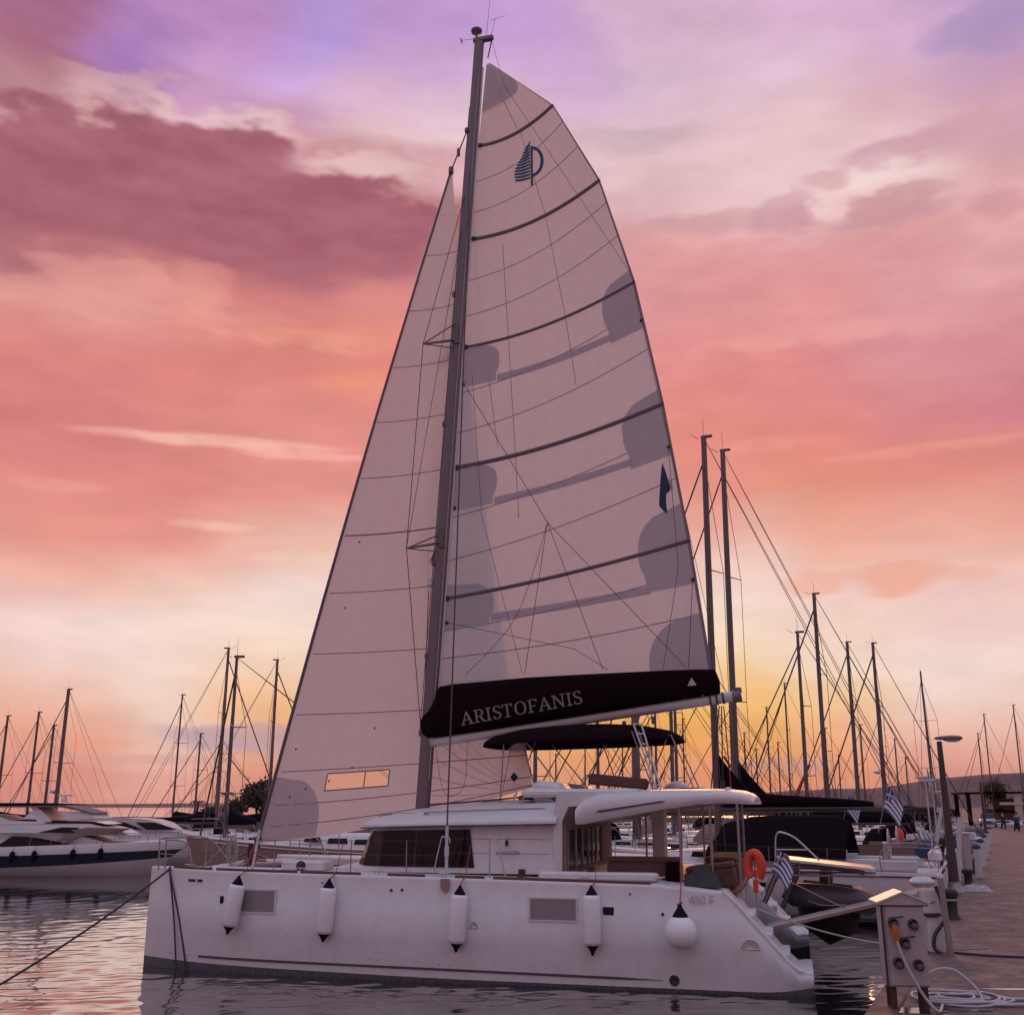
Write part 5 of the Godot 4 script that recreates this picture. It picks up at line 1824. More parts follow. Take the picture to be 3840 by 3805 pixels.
	for q in [[0.0, 0.08, 0.5], [0.03, 0.17, 0.62], [0.12, 0.19, 0.55], [0.35, 0.17, 0.42], [0.6, 0.15, 0.34], [0.85, 0.12, 0.26], [0.98, 0.07, 0.18]]:
		var ring := []
		for k in 10:
			var a := TAU * k / 10.0
			ring.append(Vector3(mx - 0.12 - q[0] * bl, by + 0.05 + q[2] * 0.5 * cs + sin(a) * q[2] * 0.5 * cs, cos(a) * q[1]))
		rows.append(ring)
	loft(cv, rows, true, SMOOTH, true, true)
	part("sail_cover", cv, o.get("canvas", mats.canvas_navy), boom)
	if o.get("peak", false):
		# furled headboard end of the mainsail, standing as a dark triangle above the boom
		var pk := mb()
		prism(pk, [[mx - 0.1, by + 0.3], [mx - 0.12, by + 1.75], [mx - 0.4, by + 1.35], [mx - 1.3, by + 0.3]], func(x, y, d): return Vector3(x, y, d), -0.09, 0.09)
		part("sail_head_cover", pk, mats.canvas_dark, boom)
	if near:
		# gear lashed to the stern rail: outboard, raft canister, bag, rolled cloths
		var om := mb()
		box(om, Vector3(0.0, F + 0.75, B * 0.3), Vector3(0.22, 0.34, 0.28), Basis(Vector3.BACK, 0.3), 0.06)
		box(om, Vector3(0.05, F + 0.35, B * 0.3), Vector3(0.1, 0.55, 0.1), Basis(Vector3.BACK, 0.2), 0.02)
		part("stowed_outboard", om, mats.rubber_dark, t)
		var rc := mb()
		box(rc, Vector3(0.12, F + 0.45, -B * 0.28), Vector3(0.36, 0.36, 0.7), Basis(), 0.08)
		part("raft_canister", rc, mats.fender_white, t)
		var bg := mb()
		box(bg, Vector3(0.5, F + 0.52, B * 0.1), Vector3(0.5, 0.4, 0.5), Basis(Vector3.UP, 0.4), 0.12)
		part("gear_bag", bg, mats.cloth_blue, t)
		for s in ([-1.0, 1.0] if o.get("cloths", true) else []):
			var sc := mb()
			box(sc, Vector3(L * 0.13, F + 0.45, s * B * 0.44), Vector3(L * 0.16, 0.36, 0.02), Basis(), 0.004)
			part("spray_cloth", sc, o.get("canvas", mats.canvas_navy), t)
		var gn := mb()
		tube(gn, [Vector3(0.15, F + 0.5, -B * 0.4), Vector3(0.15, F + 2.6, -B * 0.4)], 0.025, 0.02, 6)
		for k in 3:
			var a := TAU * k / 3.0 + 0.4
			tube(gn, [Vector3(0.05, F + 2.65, -B * 0.4), Vector3(0.05, F + 2.65 + sin(a) * 0.42, -B * 0.4 + cos(a) * 0.42)], 0.03, 0.012, 5)
		tube(gn, [Vector3(0.02, F + 2.65, -B * 0.4), Vector3(0.45, F + 2.65, -B * 0.4)], 0.06, 0.02, 7)
		part("wind_generator", gn, mats.alloy_white, t)
		for k in 2:
			var ht := mb()
			box(ht, Vector3(L * (0.56 + 0.12 * k), F + 0.66 - 0.16 * k, 0), Vector3(0.5, 0.05, 0.5), Basis(Vector3.BACK, 0.06), 0.015)
			part("deck_hatch", ht, mats.glass_dark, cabin)
		for s in [-1.0, 1.0]:
			var wn := mb()
			lathe(wn, [[0.08, 0.0], [0.06, 0.08], [0.075, 0.16], [0.0, 0.17]], Vector3(L * 0.24, F + 0.34, s * B * 0.33), Basis(), 10)
			part("winch", wn, mats.steel, t)
	# guard rails
	var pu := mb()
	var yb := F * 1.28
	tube(pu, smooth_path([Vector3(L * 0.88, yb, B * 0.2), Vector3(L * 0.9, yb + 0.6, B * 0.2), Vector3(L * 1.02, yb + 0.62, 0), Vector3(L * 0.9, yb + 0.6, -B * 0.2), Vector3(L * 0.88, yb, -B * 0.2)], 4), 0.016, 0.016, 5)
	part("pulpit", pu, mats.steel_dull, t)
	for s in [-1.0, 1.0]:
		var ps := mb()
		tube(ps, smooth_path([Vector3(0.1, F, s * B * 0.15), Vector3(0.08, F + 0.65, s * B * 0.15), Vector3(0.1, F + 0.66, s * B * 0.36), Vector3(L * 0.12, F + 0.66, s * B * 0.42), Vector3(L * 0.13, F, s * B * 0.43)], 4), 0.016, 0.016, 5)
		tube(ps, [Vector3(0.1, F + 0.35, s * B * 0.15), Vector3(0.1, F + 0.35, s * B * 0.37), Vector3(L * 0.13, F + 0.35, s * B * 0.43)], 0.012, 0.012, 5)
		part("pushpit", ps, mats.steel_dull, t)
	if near:
		for s in [-1.0, 1.0]:
			for k in 5:
				var f := 0.25 + k * 0.14
				var half := B * 0.5 * pow(maxf(1.0 - pow(maxf(f - 0.35, 0.0) / 0.65, 2.2), 0.0), 0.85)
				var sn := mb()
				var y0 := F * (1.0 + 0.28 * f * f)
				tube(sn, [Vector3(f * L, y0, s * (half - 0.06)), Vector3(f * L, y0 + 0.62, s * (half - 0.06))], 0.013, 0.011, 5)
				part("stanchion", sn, mats.steel_dull, t)
			for h in [0.6, 0.32]:
				var ll := []
				for k in 7:
					var f := 0.13 + k * 0.125
					var half := B * 0.5 * pow(maxf(1.0 - pow(maxf(f - 0.35, 0.0) / 0.65, 2.2), 0.0), 0.85)
					ll.append(Vector3(f * L, F * (1.0 + 0.28 * f * f) + h, s * (half - 0.06)))
				wire(t, "life_line", ll, 0.006, mats.wire)
	# sprayhood and bimini
	if o.get("hood", true):
		var sh := mb()
		var sr := []
		for q in [[0.34, 0.5, 0.3], [0.32, 0.85, 0.33], [0.3, 1.12, 0.34], [0.25, 1.15, 0.34]]:
			var row := []
			for k in 9:
				var a := PI * k / 8.0
				row.append(Vector3(q[0] * L, F + q[1] * pow(sin(a), 0.5) + 0.05, cos(a) * q[2] * B))
			sr.append(row)
		loft(sh, sr, false, SMOOTH)
		part("sprayhood", sh, o.get("canvas", mats.canvas_navy), t)
	if o.get("bimini", false):
		var bi := mb()
		var br := []
		for q in [[0.02, 1.9], [0.06, 2.02], [0.12, 2.06], [0.18, 2.02], [0.21, 1.92]]:
			var row := []
			for k in 7:
				var a := k / 6.0 * 2.0 - 1.0
				row.append(Vector3(q[0] * L, F + q[1] - 0.18 * a * a, a * B * 0.4))
			br.append(row)
		loft(bi, br, false, SMOOTH)
		var bm := part("bimini", bi, o.get("canvas", mats.canvas_navy), t)
		for q in [[0.03, 0.1], [0.12, 0.1], [0.2, 0.1]]:
			for s in [-1.0, 1.0]:
				var bp := mb()
				tube(bp, [Vector3(q[0] * L, F + 1.85, s * B * 0.39), Vector3(q[1] * L, F + 0.1, s * B * 0.42)], 0.014, 0.014, 5)
				part("bimini_pole", bp, mats.steel_dull, bm)
	return t

func hull_half(f: float, B: float) -> float:
	return B * 0.5 * (0.92 + 0.08 * smoothstep(0.0, 0.3, f)) * pow(maxf(1.0 - pow(maxf(f - 0.5, 0.0) / 0.5, 2.4), 0.0), 0.8) + 0.02

func motor_yacht(o: Dictionary) -> Node3D:
	var L: float = o.L
	var B: float = o.B
	var t := thing("motor_yacht", o.label, "motor yacht", o.at, o.turn, "motor yachts across the basin")
	var sh: Array = o.sheer # heights at stern and bow
	var band: Array = o.band # top of the lower hull at stern and bow
	var up := mb()
	var mid := mb()
	var low := mb()
	var dk := mb()
	var a := []
	var b := []
	var c := []
	var d := []
	for k in 15:
		var f := k / 14.0
		var half := hull_half(f, B)
		var y := lerpf(sh[0], sh[1], pow(f, 1.4))
		var yb := lerpf(band[0], band[1], pow(f, 1.4))
		var ch := lerpf(o.chine[0], o.chine[1], pow(f, 2.2))
		var x := f * L
		var fl := L * 0.06 * pow(f, 6.0)
		a.append([Vector3(x + fl, y, half), Vector3(x + fl, y - 0.05, half + 0.03), Vector3(x + fl * 0.7, yb, half + 0.02)])
		b.append([Vector3(x + fl * 0.7, yb, half + 0.02), Vector3(x + fl * 0.3, (yb + ch) * 0.5, half * 0.97), Vector3(x, ch, half * 0.9)])
		c.append([Vector3(x, ch, half * 0.9), Vector3(x - fl, 0.02, half * 0.72), Vector3(x - fl * 2.0, -0.3, half * 0.3)])
		d.append([Vector3(x + fl, y - 0.02, half), Vector3(x + fl, y + 0.04, 0), Vector3(x + fl, y - 0.02, -half)])
	for q in [[up, a], [mid, b], [low, c]]:
		loft(q[0], q[1], false, SMOOTH)
		var mir := []
		for row in q[1]:
			var r := []
			for p in row:
				r.append(Vector3(p.x, p.y, -p.z))
			mir.append(r)
		loft(q[0], mir, false, SMOOTH)
		var e = q[1][0]
		for i in e.size() - 1:
			quad(q[0], e[i], e[i + 1], Vector3(e[i + 1].x, e[i + 1].y, -e[i + 1].z), Vector3(e[i].x, e[i].y, -e[i].z))
	loft(dk, d, false, SMOOTH)
	var hull := part("hull", mid, o.hull, t)
	part("bulwark", up, mats.gelcoat_plain, hull)
	part("lower_hull", low, o.get("low", mats.gelcoat_plain), hull)
	part("deck", dk, mats.deck, hull)
	# superstructure tiers: side outlines, narrower towards the top
	for tier in o.tiers:
		var st := mb()
		var w0: float = tier.w
		var y0: float = tier.y0
		var nar: float = tier.get("narrow", 0.25)
		prism(st, tier.poly, func(x, y, dd): return Vector3(x, y, dd * (w0 - nar * (y - y0) - w0 * 0.45 * pow(maxf(0.0, (x - tier.nose) / (L - tier.nose)), 1.5))), -1.0, 1.0)
		var tn := part(tier.name, st, tier.get("mat", mats.gelcoat_plain), t)
		for win in tier.get("windows", []):
			for s in [-1.0, 1.0]:
				var wm := mb()
				prism(wm, win, func(x, y, dd): return Vector3(x, y, s * ((w0 - nar * (y - y0) - w0 * 0.45 * pow(maxf(0.0, (x - tier.nose) / (L - tier.nose)), 1.5)) + dd)), -0.02, 0.02)
				part("cabin_window", wm, mats.glass_dark, tn)
	# rails
	var yb0: float = sh[1]
	for s in [-1.0, 1.0]:
		var rl := []
		for k in 7:
			var f := 0.52 + k * 0.076
			var p := Vector3(f * L + L * 0.06 * pow(f, 6.0), lerpf(sh[0], sh[1], pow(f, 1.4)) + 0.42, s * maxf(hull_half(f, B) - 0.08, 0.02))
			rl.append(p)
			var sn := mb()
			tube(sn, [p, p - Vector3(0.08, 0.42, 0)], 0.014, 0.014, 4)
			part("stanchion", sn, mats.steel_dull, t)
		wire(t, "bow_rail", rl, 0.016, mats.steel_dull)
	return t

func make_left_boats() -> void:
	# navy motor yacht lying across the basin, bow to the right
	var turn := 0.02
	var at := Vector3(-30.4, 0, -56.0)
	motor_yacht({"label": "motor yacht with a navy blue hull and white bulwark, dark flybridge top", "at": at, "turn": turn, "L": 13.2, "B": 4.0, "sheer": [1.3, 1.7], "band": [0.9, 1.26], "chine": [0.38, 0.88], "hull": mats.navy,
		"tiers": [
			{"name": "deckhouse", "w": 1.6, "y0": 0.9, "nose": 7.0, "poly": [[2.0, 0.9], [11.2, 1.25], [10.6, 1.5], [9.3, 1.85], [8.4, 2.05], [6.3, 2.1], [3.0, 2.15], [1.6, 2.05]], "windows": [[[3.2, 1.3], [4.3, 1.32], [5.0, 1.95], [3.0, 1.98]], [[4.9, 1.35], [8.6, 1.5], [8.2, 1.62], [6.7, 1.88], [5.7, 1.92]]]},
			{"name": "upper_house", "w": 1.5, "y0": 1.9, "nose": 8.0, "poly": [[2.0, 2.1], [8.6, 2.05], [9.6, 1.95], [11.3, 1.95], [10.6, 2.25], [9.4, 2.5], [7.4, 2.52], [5.5, 2.45], [2.4, 2.4]], "windows": [[[7.0, 2.1], [8.7, 2.06], [8.95, 2.32], [8.1, 2.34]]]},
			{"name": "flybridge", "w": 1.35, "y0": 2.3, "nose": 9.0, "poly": [[1.8, 2.4], [7.3, 2.5], [7.0, 2.6], [5.4, 2.65], [4.7, 2.9], [3.0, 3.0], [1.5, 2.85]], "windows": []},
			{"name": "hardtop", "w": 1.3, "y0": 3.3, "nose": 12.0, "mat": mats.canvas_navy, "poly": [[2.6, 3.28], [3.6, 3.34], [8.2, 3.4], [8.25, 3.44], [6.5, 3.5], [4.6, 3.5], [3.4, 3.42]], "windows": []},
			{"name": "windscreen", "w": 1.2, "y0": 2.5, "nose": 12.0, "mat": mats.glass_dark, "poly": [[5.0, 2.62], [8.6, 2.52], [10.2, 2.48], [9.6, 2.6], [6.2, 2.72]], "windows": []},
			{"name": "radar_arch", "w": 1.25, "y0": 2.5, "nose": 12.0, "poly": [[6.8, 2.55], [7.5, 2.6], [7.1, 2.95], [6.6, 3.3], [6.3, 3.3], [6.6, 2.9]], "windows": []},
		]})
	var arch := thing("radar_mast", "white radar bars and domes on the navy yacht's flybridge top", "radar", at + Vector3(5.6, 3.48, 0), turn)
	for q in [[-2.0, 0.0, 0.9], [2.0, 0.05, 0.8]]:
		var st := mb()
		lathe(st, [[0.2, 0.0], [0.16, 0.15], [0.08, 0.25], [0.06, 0.32], [0.0, 0.32]], Vector3(q[0], q[1], 0), Basis(), 10)
		box(st, Vector3(q[0], q[1] + 0.34, 0), Vector3(q[2], 0.06, 0.1), Basis(), 0.02)
		part("scanner", st, mats.alloy_white, arch)
	var dm := mb()
	lathe(dm, [[0.25, -0.2], [0.3, 0.0], [0.25, 0.2], [0.12, 0.31], [0.0, 0.33]], Vector3(-2.75, -0.1, 0.3), Basis(), 12)
	part("satellite_dome", dm, mats.alloy_white, arch)
	for k in 5:
		var x: float = [5.05, 6.15, 7.2, 9.0, 10.25][k]
		var f := thing("dark_fender", ["dark fender cover on the navy yacht below the aft end of its large side window", "dark fender cover on the navy yacht below the middle of its large side window", "dark fender cover on the navy yacht below the front tip of its large side window", "dark fender cover on the navy yacht below its sun awning", "dark fender cover on the navy yacht nearest its bow"][k], "fender", at + Basis(Vector3.UP, turn) * Vector3(x, 0, hull_half(x / 13.2, 4.0) + 0.14), turn, "dark fenders of the navy motor yacht")
		var y := lerpf(0.9, 1.26, pow(x / 13.2, 1.4)) + 0.12
		var st := mb()
		lathe(st, [[0.0, -0.42], [0.08, -0.4], [0.13, -0.32], [0.13, -0.02], [0.1, 0.06], [0.03, 0.12], [0.0, 0.13]], Vector3(0, y - 0.02, 0), Basis(), 12)
		part("body", st, mats.canvas_navy, f)
		var ln := mb()
		tube(ln, [Vector3(0, y + 0.1, 0), Vector3(0.03, y + 0.45, -0.2)], 0.01, 0.01, 4)
		part("lanyard", ln, mats.rope_dark, f)
	var aw := mb()
	prism(aw, [[7.9, 1.75], [8.1, 1.78], [8.6, 2.2], [9.4, 2.32], [11.4, 2.28], [10.6, 2.05], [9.2, 1.98], [8.3, 1.55]], func(x, y, d): return at + Vector3(x, y, 1.25 * d), 0.4, 1.0)
	one("sun_awning", aw, mats.canvas_beige, "brown sun awning folded over the navy yacht's side deck", "awning")
	# white motor yacht behind it
	var at2 := Vector3(-31.2, 0, -66.0)
	motor_yacht({"label": "white motor yacht with a rounded cabin and two long dark side windows", "at": at2, "turn": 0.0, "L": 14.0, "B": 4.2, "sheer": [1.2, 1.72], "band": [1.05, 1.5], "chine": [0.3, 0.6], "hull": mats.gelcoat_plain,
		"tiers": [
			{"name": "deckhouse", "w": 1.7, "y0": 1.2, "nose": 9.0, "poly": [[2.0, 1.2], [12.8, 1.62], [12.3, 1.78], [11.4, 1.95], [10.6, 2.4], [9.9, 2.58], [8.6, 2.68], [6.0, 2.62], [3.0, 2.5], [2.0, 2.3]], "windows": [[[7.6, 2.12], [9.7, 2.02], [8.6, 2.42], [8.2, 2.45]], [[9.2, 2.42], [9.9, 2.02], [11.7, 2.02], [11.0, 2.22], [10.3, 2.42]], [[7.3, 1.86], [9.8, 1.78], [9.2, 1.84], [8.2, 1.94]]]},
			{"name": "flybridge", "w": 1.4, "y0": 2.5, "nose": 10.0, "poly": [[2.4, 2.5], [6.8, 2.65], [6.4, 3.0], [3.0, 3.05]], "windows": []},
			{"name": "canvas_top", "w": 1.4, "y0": 3.0, "nose": 12.0, "mat": mats.rubber_grey, "poly": [[1.0, 3.32], [4.6, 3.3], [6.4, 2.95], [6.7, 2.95], [4.9, 3.38], [1.0, 3.4]], "windows": []},
		]})
	var ap := mb()
	lathe(ap, [[0.0, 0.0], [0.1, 0.0], [0.1, 0.03], [0.0, 0.03]], at2 + Vector3(11.6, 1.12, 1.66), Basis(Vector3.RIGHT, PI / 2), 12)
	one("hull_port", ap, mats.print_dark, "dark oval port in the white motor yacht's bow", "port light")
	# two masts of a gulet-like boat and sailing yachts beyond
	var far := [
		["thick dark masted yacht behind the navy motor yacht's flybridge top", -31.5, 76.0, 11.3, 0.16, mats.canvas_navy],
		["yacht with a slim mast ending the left row beyond the navy motor yacht", -41.2, 88.0, 10.4, 0.13, mats.canvas_dark],
		["yacht with a raked dark mast second in the left row beyond the navy motor yacht", -38.7, 88.0, 10.7, 0.12, mats.canvas_beige],
		["yacht with a short crosstree mast third in the left row beyond the navy motor yacht", -36.5, 86.0, 9.5, 0.13, mats.canvas_navy],
		["yacht with a very thin tall mast beyond the white motor yacht's cabin", -27.7, 90.0, 12.3, 0.09, mats.canvas_navy],
		["yacht with a short dark mast beyond the white motor yacht's bow", -25.9, 90.0, 9.1, 0.1, mats.canvas_dark],
		["yacht with a short dark mast standing before the low palms", -24.2, 90.0, 8.9, 0.11, mats.canvas_beige],
		["yacht with a tall pale mast and thick furled forestay before the dark tree", -19.0, 71.0, 13.5, 0.13, mats.canvas_navy],
		["yacht with a tall pale mast close to the catamaran's headsail", -15.9, 72.0, 12.85, 0.13, mats.canvas_dark],
		["yacht with a short thin mast beside the tall pale one before the dark tree", -20.7, 80.0, 7.0, 0.08, mats.canvas_beige],
	]
	for k in far.size():
		var q = far[k]
		var bow := k == 7 or k == 8 or k == 9
		var tn := 0.15 if bow else PI - 0.3
		var len := 11.0
		var off := Basis(Vector3.UP, tn) * Vector3(0.55 * len, 0, 0)
		sail_yacht({"label": q[0], "L": len, "B": 3.4, "F": 1.0, "mh": q[3], "mr": q[4], "at": Vector3(q[1], 0, -q[2]) - off, "turn": tn, "canvas": q[5], "mast_mat": mats.alloy if bow else mats.alloy_dark, "wire": 0.013, "furl": 3.0, "boom_y": 2.3, "rake": 0.0, "radar": k == 0 or k == 6, "hood": true, "group": "sailing yachts across the basin", "spreaders": [0.55] if k < 4 else [0.4, 0.68]})
	# boat with a brown hull seen under the headsail
	sail_yacht({"name": "wooden_boat", "label": "low boat with a brown wooden hull and white deck seen beneath the headsail", "L": 11.0, "B": 3.4, "F": 1.75, "mh": 9.0, "mr": 0.08, "mast": 0.9, "at": Vector3(-1.0, 0, -41.5), "turn": PI - 0.05, "hull": mats.canvas_beige, "boom": 0.1, "hood": false, "group": "boats beyond the catamaran", "strake": mats.gelcoat_plain, "rake": 0.0, "boom_y": 2.6})

func make_right_boats() -> void:
	var turn := 2.721
	var fwd := Basis(Vector3.UP, turn) * Vector3.RIGHT
	var list := [
		{"label": "sailing yacht under a large black cockpit tent beside the catamaran", "m": Vector3(6.7, 0, -36.0), "mh": 16.05, "L": 12.2, "F": 1.5, "peak": true, "canvas": mats.canvas_dark, "hull": mats.gelcoat_plain, "mr": 0.13, "near": true, "hood": false, "cloths": false, "boom_y": 3.25},
		{"label": "sailing yacht with a beige sail cover behind the black tented one", "m": Vector3(8.18, 0, -40.0), "mh": 16.9, "L": 12.6, "F": 1.5, "peak": true, "canvas": mats.canvas_beige, "hull": mats.gelcoat_plain, "mr": 0.13, "near": true, "boom_y": 3.2, "strake": mats.wood},
		{"label": "sailing yacht with a grey hull and round fenders at its stern", "m": Vector3(13.0, 0, -48.5), "mh": 11.0, "L": 10.5, "canvas": mats.canvas_dark, "hull": mats.deck, "mr": 0.09, "near": true, "bimini": true},
		{"label": "sailing yacht with the tallest mast of the row beyond the black tent", "m": Vector3(16.6, 0, -58.0), "mh": 14.65, "L": 11.8, "canvas": mats.canvas_dark, "hull": mats.gelcoat_plain, "mr": 0.13, "bimini": true, "wire": 0.016, "cover": 1.1},
		{"label": "sailing yacht with a dark wedge-shaped sail cover two berths before the lamp post", "m": Vector3(23.6, 0, -75.0), "mh": 14.5, "L": 11.5, "canvas": mats.canvas_dark, "hull": mats.navy, "mr": 0.14, "bimini": true, "wire": 0.016, "cover": 1.3, "boom_y": 2.9},
		{"label": "sailing yacht with a radar on its mast next to the lamp post", "m": Vector3(26.6, 0, -78.5), "mh": 14.95, "L": 11.5, "canvas": mats.canvas_navy, "hull": mats.gelcoat_plain, "mr": 0.14, "radar": true, "wire": 0.02, "cover": 1.2},
		{"label": "sailing yacht lying beyond the lamp post with a thin pale mast", "m": Vector3(42.6, 0, -111.0), "along": true, "mh": 16.8, "L": 12.0, "canvas": mats.canvas_navy, "hull": mats.gelcoat_plain, "mr": 0.12, "wire": 0.02},
	]
	for o in list:
		var mf := 0.55
		o.at = o.m - fwd * (mf * o.L)
		o.turn = turn
		if o.has("along"):
			o.turn = 1.1505
			o.at = o.m - Basis(Vector3.UP, 1.1505) * Vector3.RIGHT * (mf * o.L)
		o.group = "yachts moored stern to the quay"
		o.furl = 2.6
		sail_yacht(o)
	# a second row seen between the hardtop posts, its masts behind the big sail
	var second := [[Vector3(5.3, 0, -47.0), 11.5, mats.canvas_beige, "yacht with a thick pale mast seen between the bimini and the hardtop", 0.2], [Vector3(7.6, 0, -52.0), 11.0, mats.canvas_navy, "yacht with a dark sail cover showing under the hardtop beyond the beige covered one", 0.1], [Vector3(1.0, 0, -49.0), 11.0, mats.canvas_dark, "yacht showing its bow behind the saloon doors", 0.1], [Vector3(9.0, 0, -60.0), 11.0, mats.canvas_navy, "yacht with a dark cover and wood strake in the middle of the second row", 0.1], [Vector3(5.0, 0, -64.0), 11.0, mats.canvas_beige, "yacht with a beige cover in the second row behind the flybridge ladder", 0.1], [Vector3(12.2, 0, -66.0), 11.5, mats.canvas_dark, "yacht with a dark wedge cover behind the hardtop's rounded end", 0.1], [Vector3(10.0, 0, -76.0), 11.0, mats.canvas_navy, "yacht with a navy cover at the back of the second row", 0.1], [Vector3(16.5, 0, -82.0), 11.0, mats.canvas_dark, "yacht with a low dark cover behind the tallest mast of the row", 0.1]]
	for q in second:
		sail_yacht({"label": q[3], "L": 12.0, "B": 3.7, "F": 1.45, "mh": q[1], "mr": q[4], "at": q[0] - fwd * 6.6, "turn": turn, "canvas": q[2], "mast_mat": mats.alloy if q[4] > 0.15 else mats.alloy_dark, "wire": 0.013, "furl": 2.4, "boom_y": 3.0, "cover": 1.2, "bimini": q[4] < 0.15, "hull": mats.navy if q[0].z < -75.0 or q[0].z == -52.0 else mats.gelcoat_plain, "strake": mats.wood, "group": "second row of yachts behind the catamaran"})
	# a thicket of distant masts, each on its boat
	var rng := RandomNumberGenerator.new()
	rng.seed = 41
	var spots := [[2952, 105.0, 14.9], [2879, 110.0, 13.0], [3229, 112.0, 11.4], [3308, 108.0, 12.9], [2790, 118.0, 11.0], [2832, 125.0, 9.6], [2915, 122.0, 10.2], [3010, 128.0, 10.0], [3095, 118.0, 11.5], [3140, 130.0, 9.2], [3355, 122.0, 10.6], [3390, 132.0, 9.0], [2560, 112.0, 12.0], [2440, 118.0, 10.4], [2330, 125.0, 9.8], [2190, 120.0, 9.4], [2080, 124.0, 9.0], [3671, 150.0, 13.0], [3701, 145.0, 15.2], [3816, 138.0, 15.8]]
	for k in spots.size():
		var q = spots[k]
		var x: float = (q[0] - 1920.0) / 3975.0 * q[1] * 0.975
		var tn := turn + rng.randf_range(-0.3, 0.3)
		var f2 := Basis(Vector3.UP, tn) * Vector3.RIGHT
		var beyond: bool = k >= 17
		sail_yacht({"label": "distant yacht with a thin mast moored beyond the quay pavilion" if beyond else "distant yacht with a %s sail cover%s in the crowded row under the hills" % [["navy", "black", "beige"][k % 3], " and sprayhood" if k % 2 == 0 else ""], "L": 10.5, "B": 3.2, "F": 1.05, "mh": q[2], "mr": 0.1, "at": Vector3(x, 0, -q[1]) - f2 * 5.8, "turn": tn, "hull": mats.navy if k % 4 == 1 else mats.gelcoat_plain, "wire": 0.013, "furl": 2.4, "canvas": [mats.canvas_navy, mats.canvas_dark, mats.canvas_beige][k % 3], "group": "yachts beyond the pavilion" if beyond else "distant yachts in the crowded row", "hood": k % 2 == 0})
	# black tent over the nearest neighbour's cockpit, hung from its boom
	var tent := thing("cockpit_tent", "large black canvas tent stretched over the cockpit of the neighbouring yacht", "tent", list[0].at, turn)
	var st := mb()
	var rows := []
	for q in [[6.9, 2.1, 1.95, 1.3], [6.5, 2.75, 1.95, 1.5], [5.6, 3.0, 1.9, 1.7], [4.6, 3.1, 1.86, 1.8], [3.6, 3.12, 1.84, 1.8], [2.9, 3.1, 1.84, 1.75], [2.55, 2.9, 1.84, 1.7]]:
		var row := []
		for k in 11:
			var a := k / 10.0 * 2.0 - 1.0
			var y := lerpf(q[1], q[2], pow(absf(a), 1.5)) - 0.05 * sin(k * 2.1 + q[0])
			row.append(Vector3(q[0], y, a * q[3]))
		rows.append(row)
	loft(st, rows, false, SMOOTH, true, false)
	part("canopy", st, mats.canvas_dark, tent)
	for q in [[2.6, 1.7], [4.2, 1.8], [6.0, 1.6]]:
		for s in [-1.0, 1.0]:
			var pl := mb()
			tube(pl, [Vector3(q[0], 1.65, s * q[1]), Vector3(q[0], 1.3, s * (q[1] - 0.1))], 0.018, 0.018, 5)
			part("pole", pl, mats.steel_dull, tent)
	var lb := mb()
	box(lb, Vector3(4.0, 2.32, 1.62), Vector3(0.22, 0.06, 0.03), Basis(Vector3.RIGHT, -0.5))
	part("maker_label", lb, mats.print_faint, tent)
	# fenders round the stern of the grey-hulled yacht
	var gs: Vector3 = list[2].at
	for k in 4:
		var p: Vector3 = gs + Basis(Vector3.UP, turn) * [Vector3(-0.3, 0.95, 1.0), Vector3(-0.35, 1.05, 0.35), Vector3(-0.35, 0.9, -0.4), Vector3(0.3, 0.85, 1.75)][k]
		var f := thing("round_fender", "round white fender at the stern of the grey-hulled yacht", "fender", p, 0.0, "round fenders of the grey-hulled yacht")
		var s2 := mb()
		var prof := []
		for i in 11:
			var a := lerpf(-PI / 2, PI / 2, i / 10.0)
			prof.append([maxf(cos(a) * 0.3, 0.001), sin(a) * 0.32])
		lathe(s2, prof, Vector3.ZERO, Basis(), 14)
		part("body", s2, mats.fender_white, f)
		var s3 := mb()
		tube(s3, [Vector3(0, 0.3, 0), Vector3(0, 0.75, 0)], 0.015, 0.015, 5)
		part("lanyard", s3, mats.rope_dark, f)
	# passerelles stowed upright and slanting on the far sterns
	for k in 6:
		var base: Vector3 = [Vector3(16.8, 1.1, -44.5), Vector3(17.2, 1.1, -45.5), Vector3(20.6, 1.0, -52.5), Vector3(12.5, 4.2, -56.0), Vector3(14.2, 4.2, -56.0), Vector3(13.9, 1.1, -34.9)][k]
		var d: Vector3 = [Vector3(0.5, 2.2, 0.2), Vector3(0.35, 2.2, 0.2), Vector3(-1.9, -0.9, 0.4), Vector3(-1.6, 2.4, 0), Vector3(1.1, 2.0, 0), Vector3(0.25, 1.9, 0)][k]
		if k == 3 or k == 4:
			base.y = 3.4
		var s4 := mb()
		tube(s4, [base, base + d], 0.07, 0.07, 6)
		var red := k == 3 or k == 4
		one("red_spar" if red else "stowed_gangway", s4, mats.rope_red if red else mats.alloy_white, ["pale gangway stowed upright on a stern beyond the black tent", "pale gangway stowed upright on a stern beyond the black tent", "pale gangway slanting from a stern above the round fenders", "dark red spar leaning left above the distant yachts", "dark red spar leaning right above the distant yachts", "pale gangway stowed upright beside the black tent"][k], "spar" if red else "gangway", "red spars above the row" if red else "stowed gangways in the row")
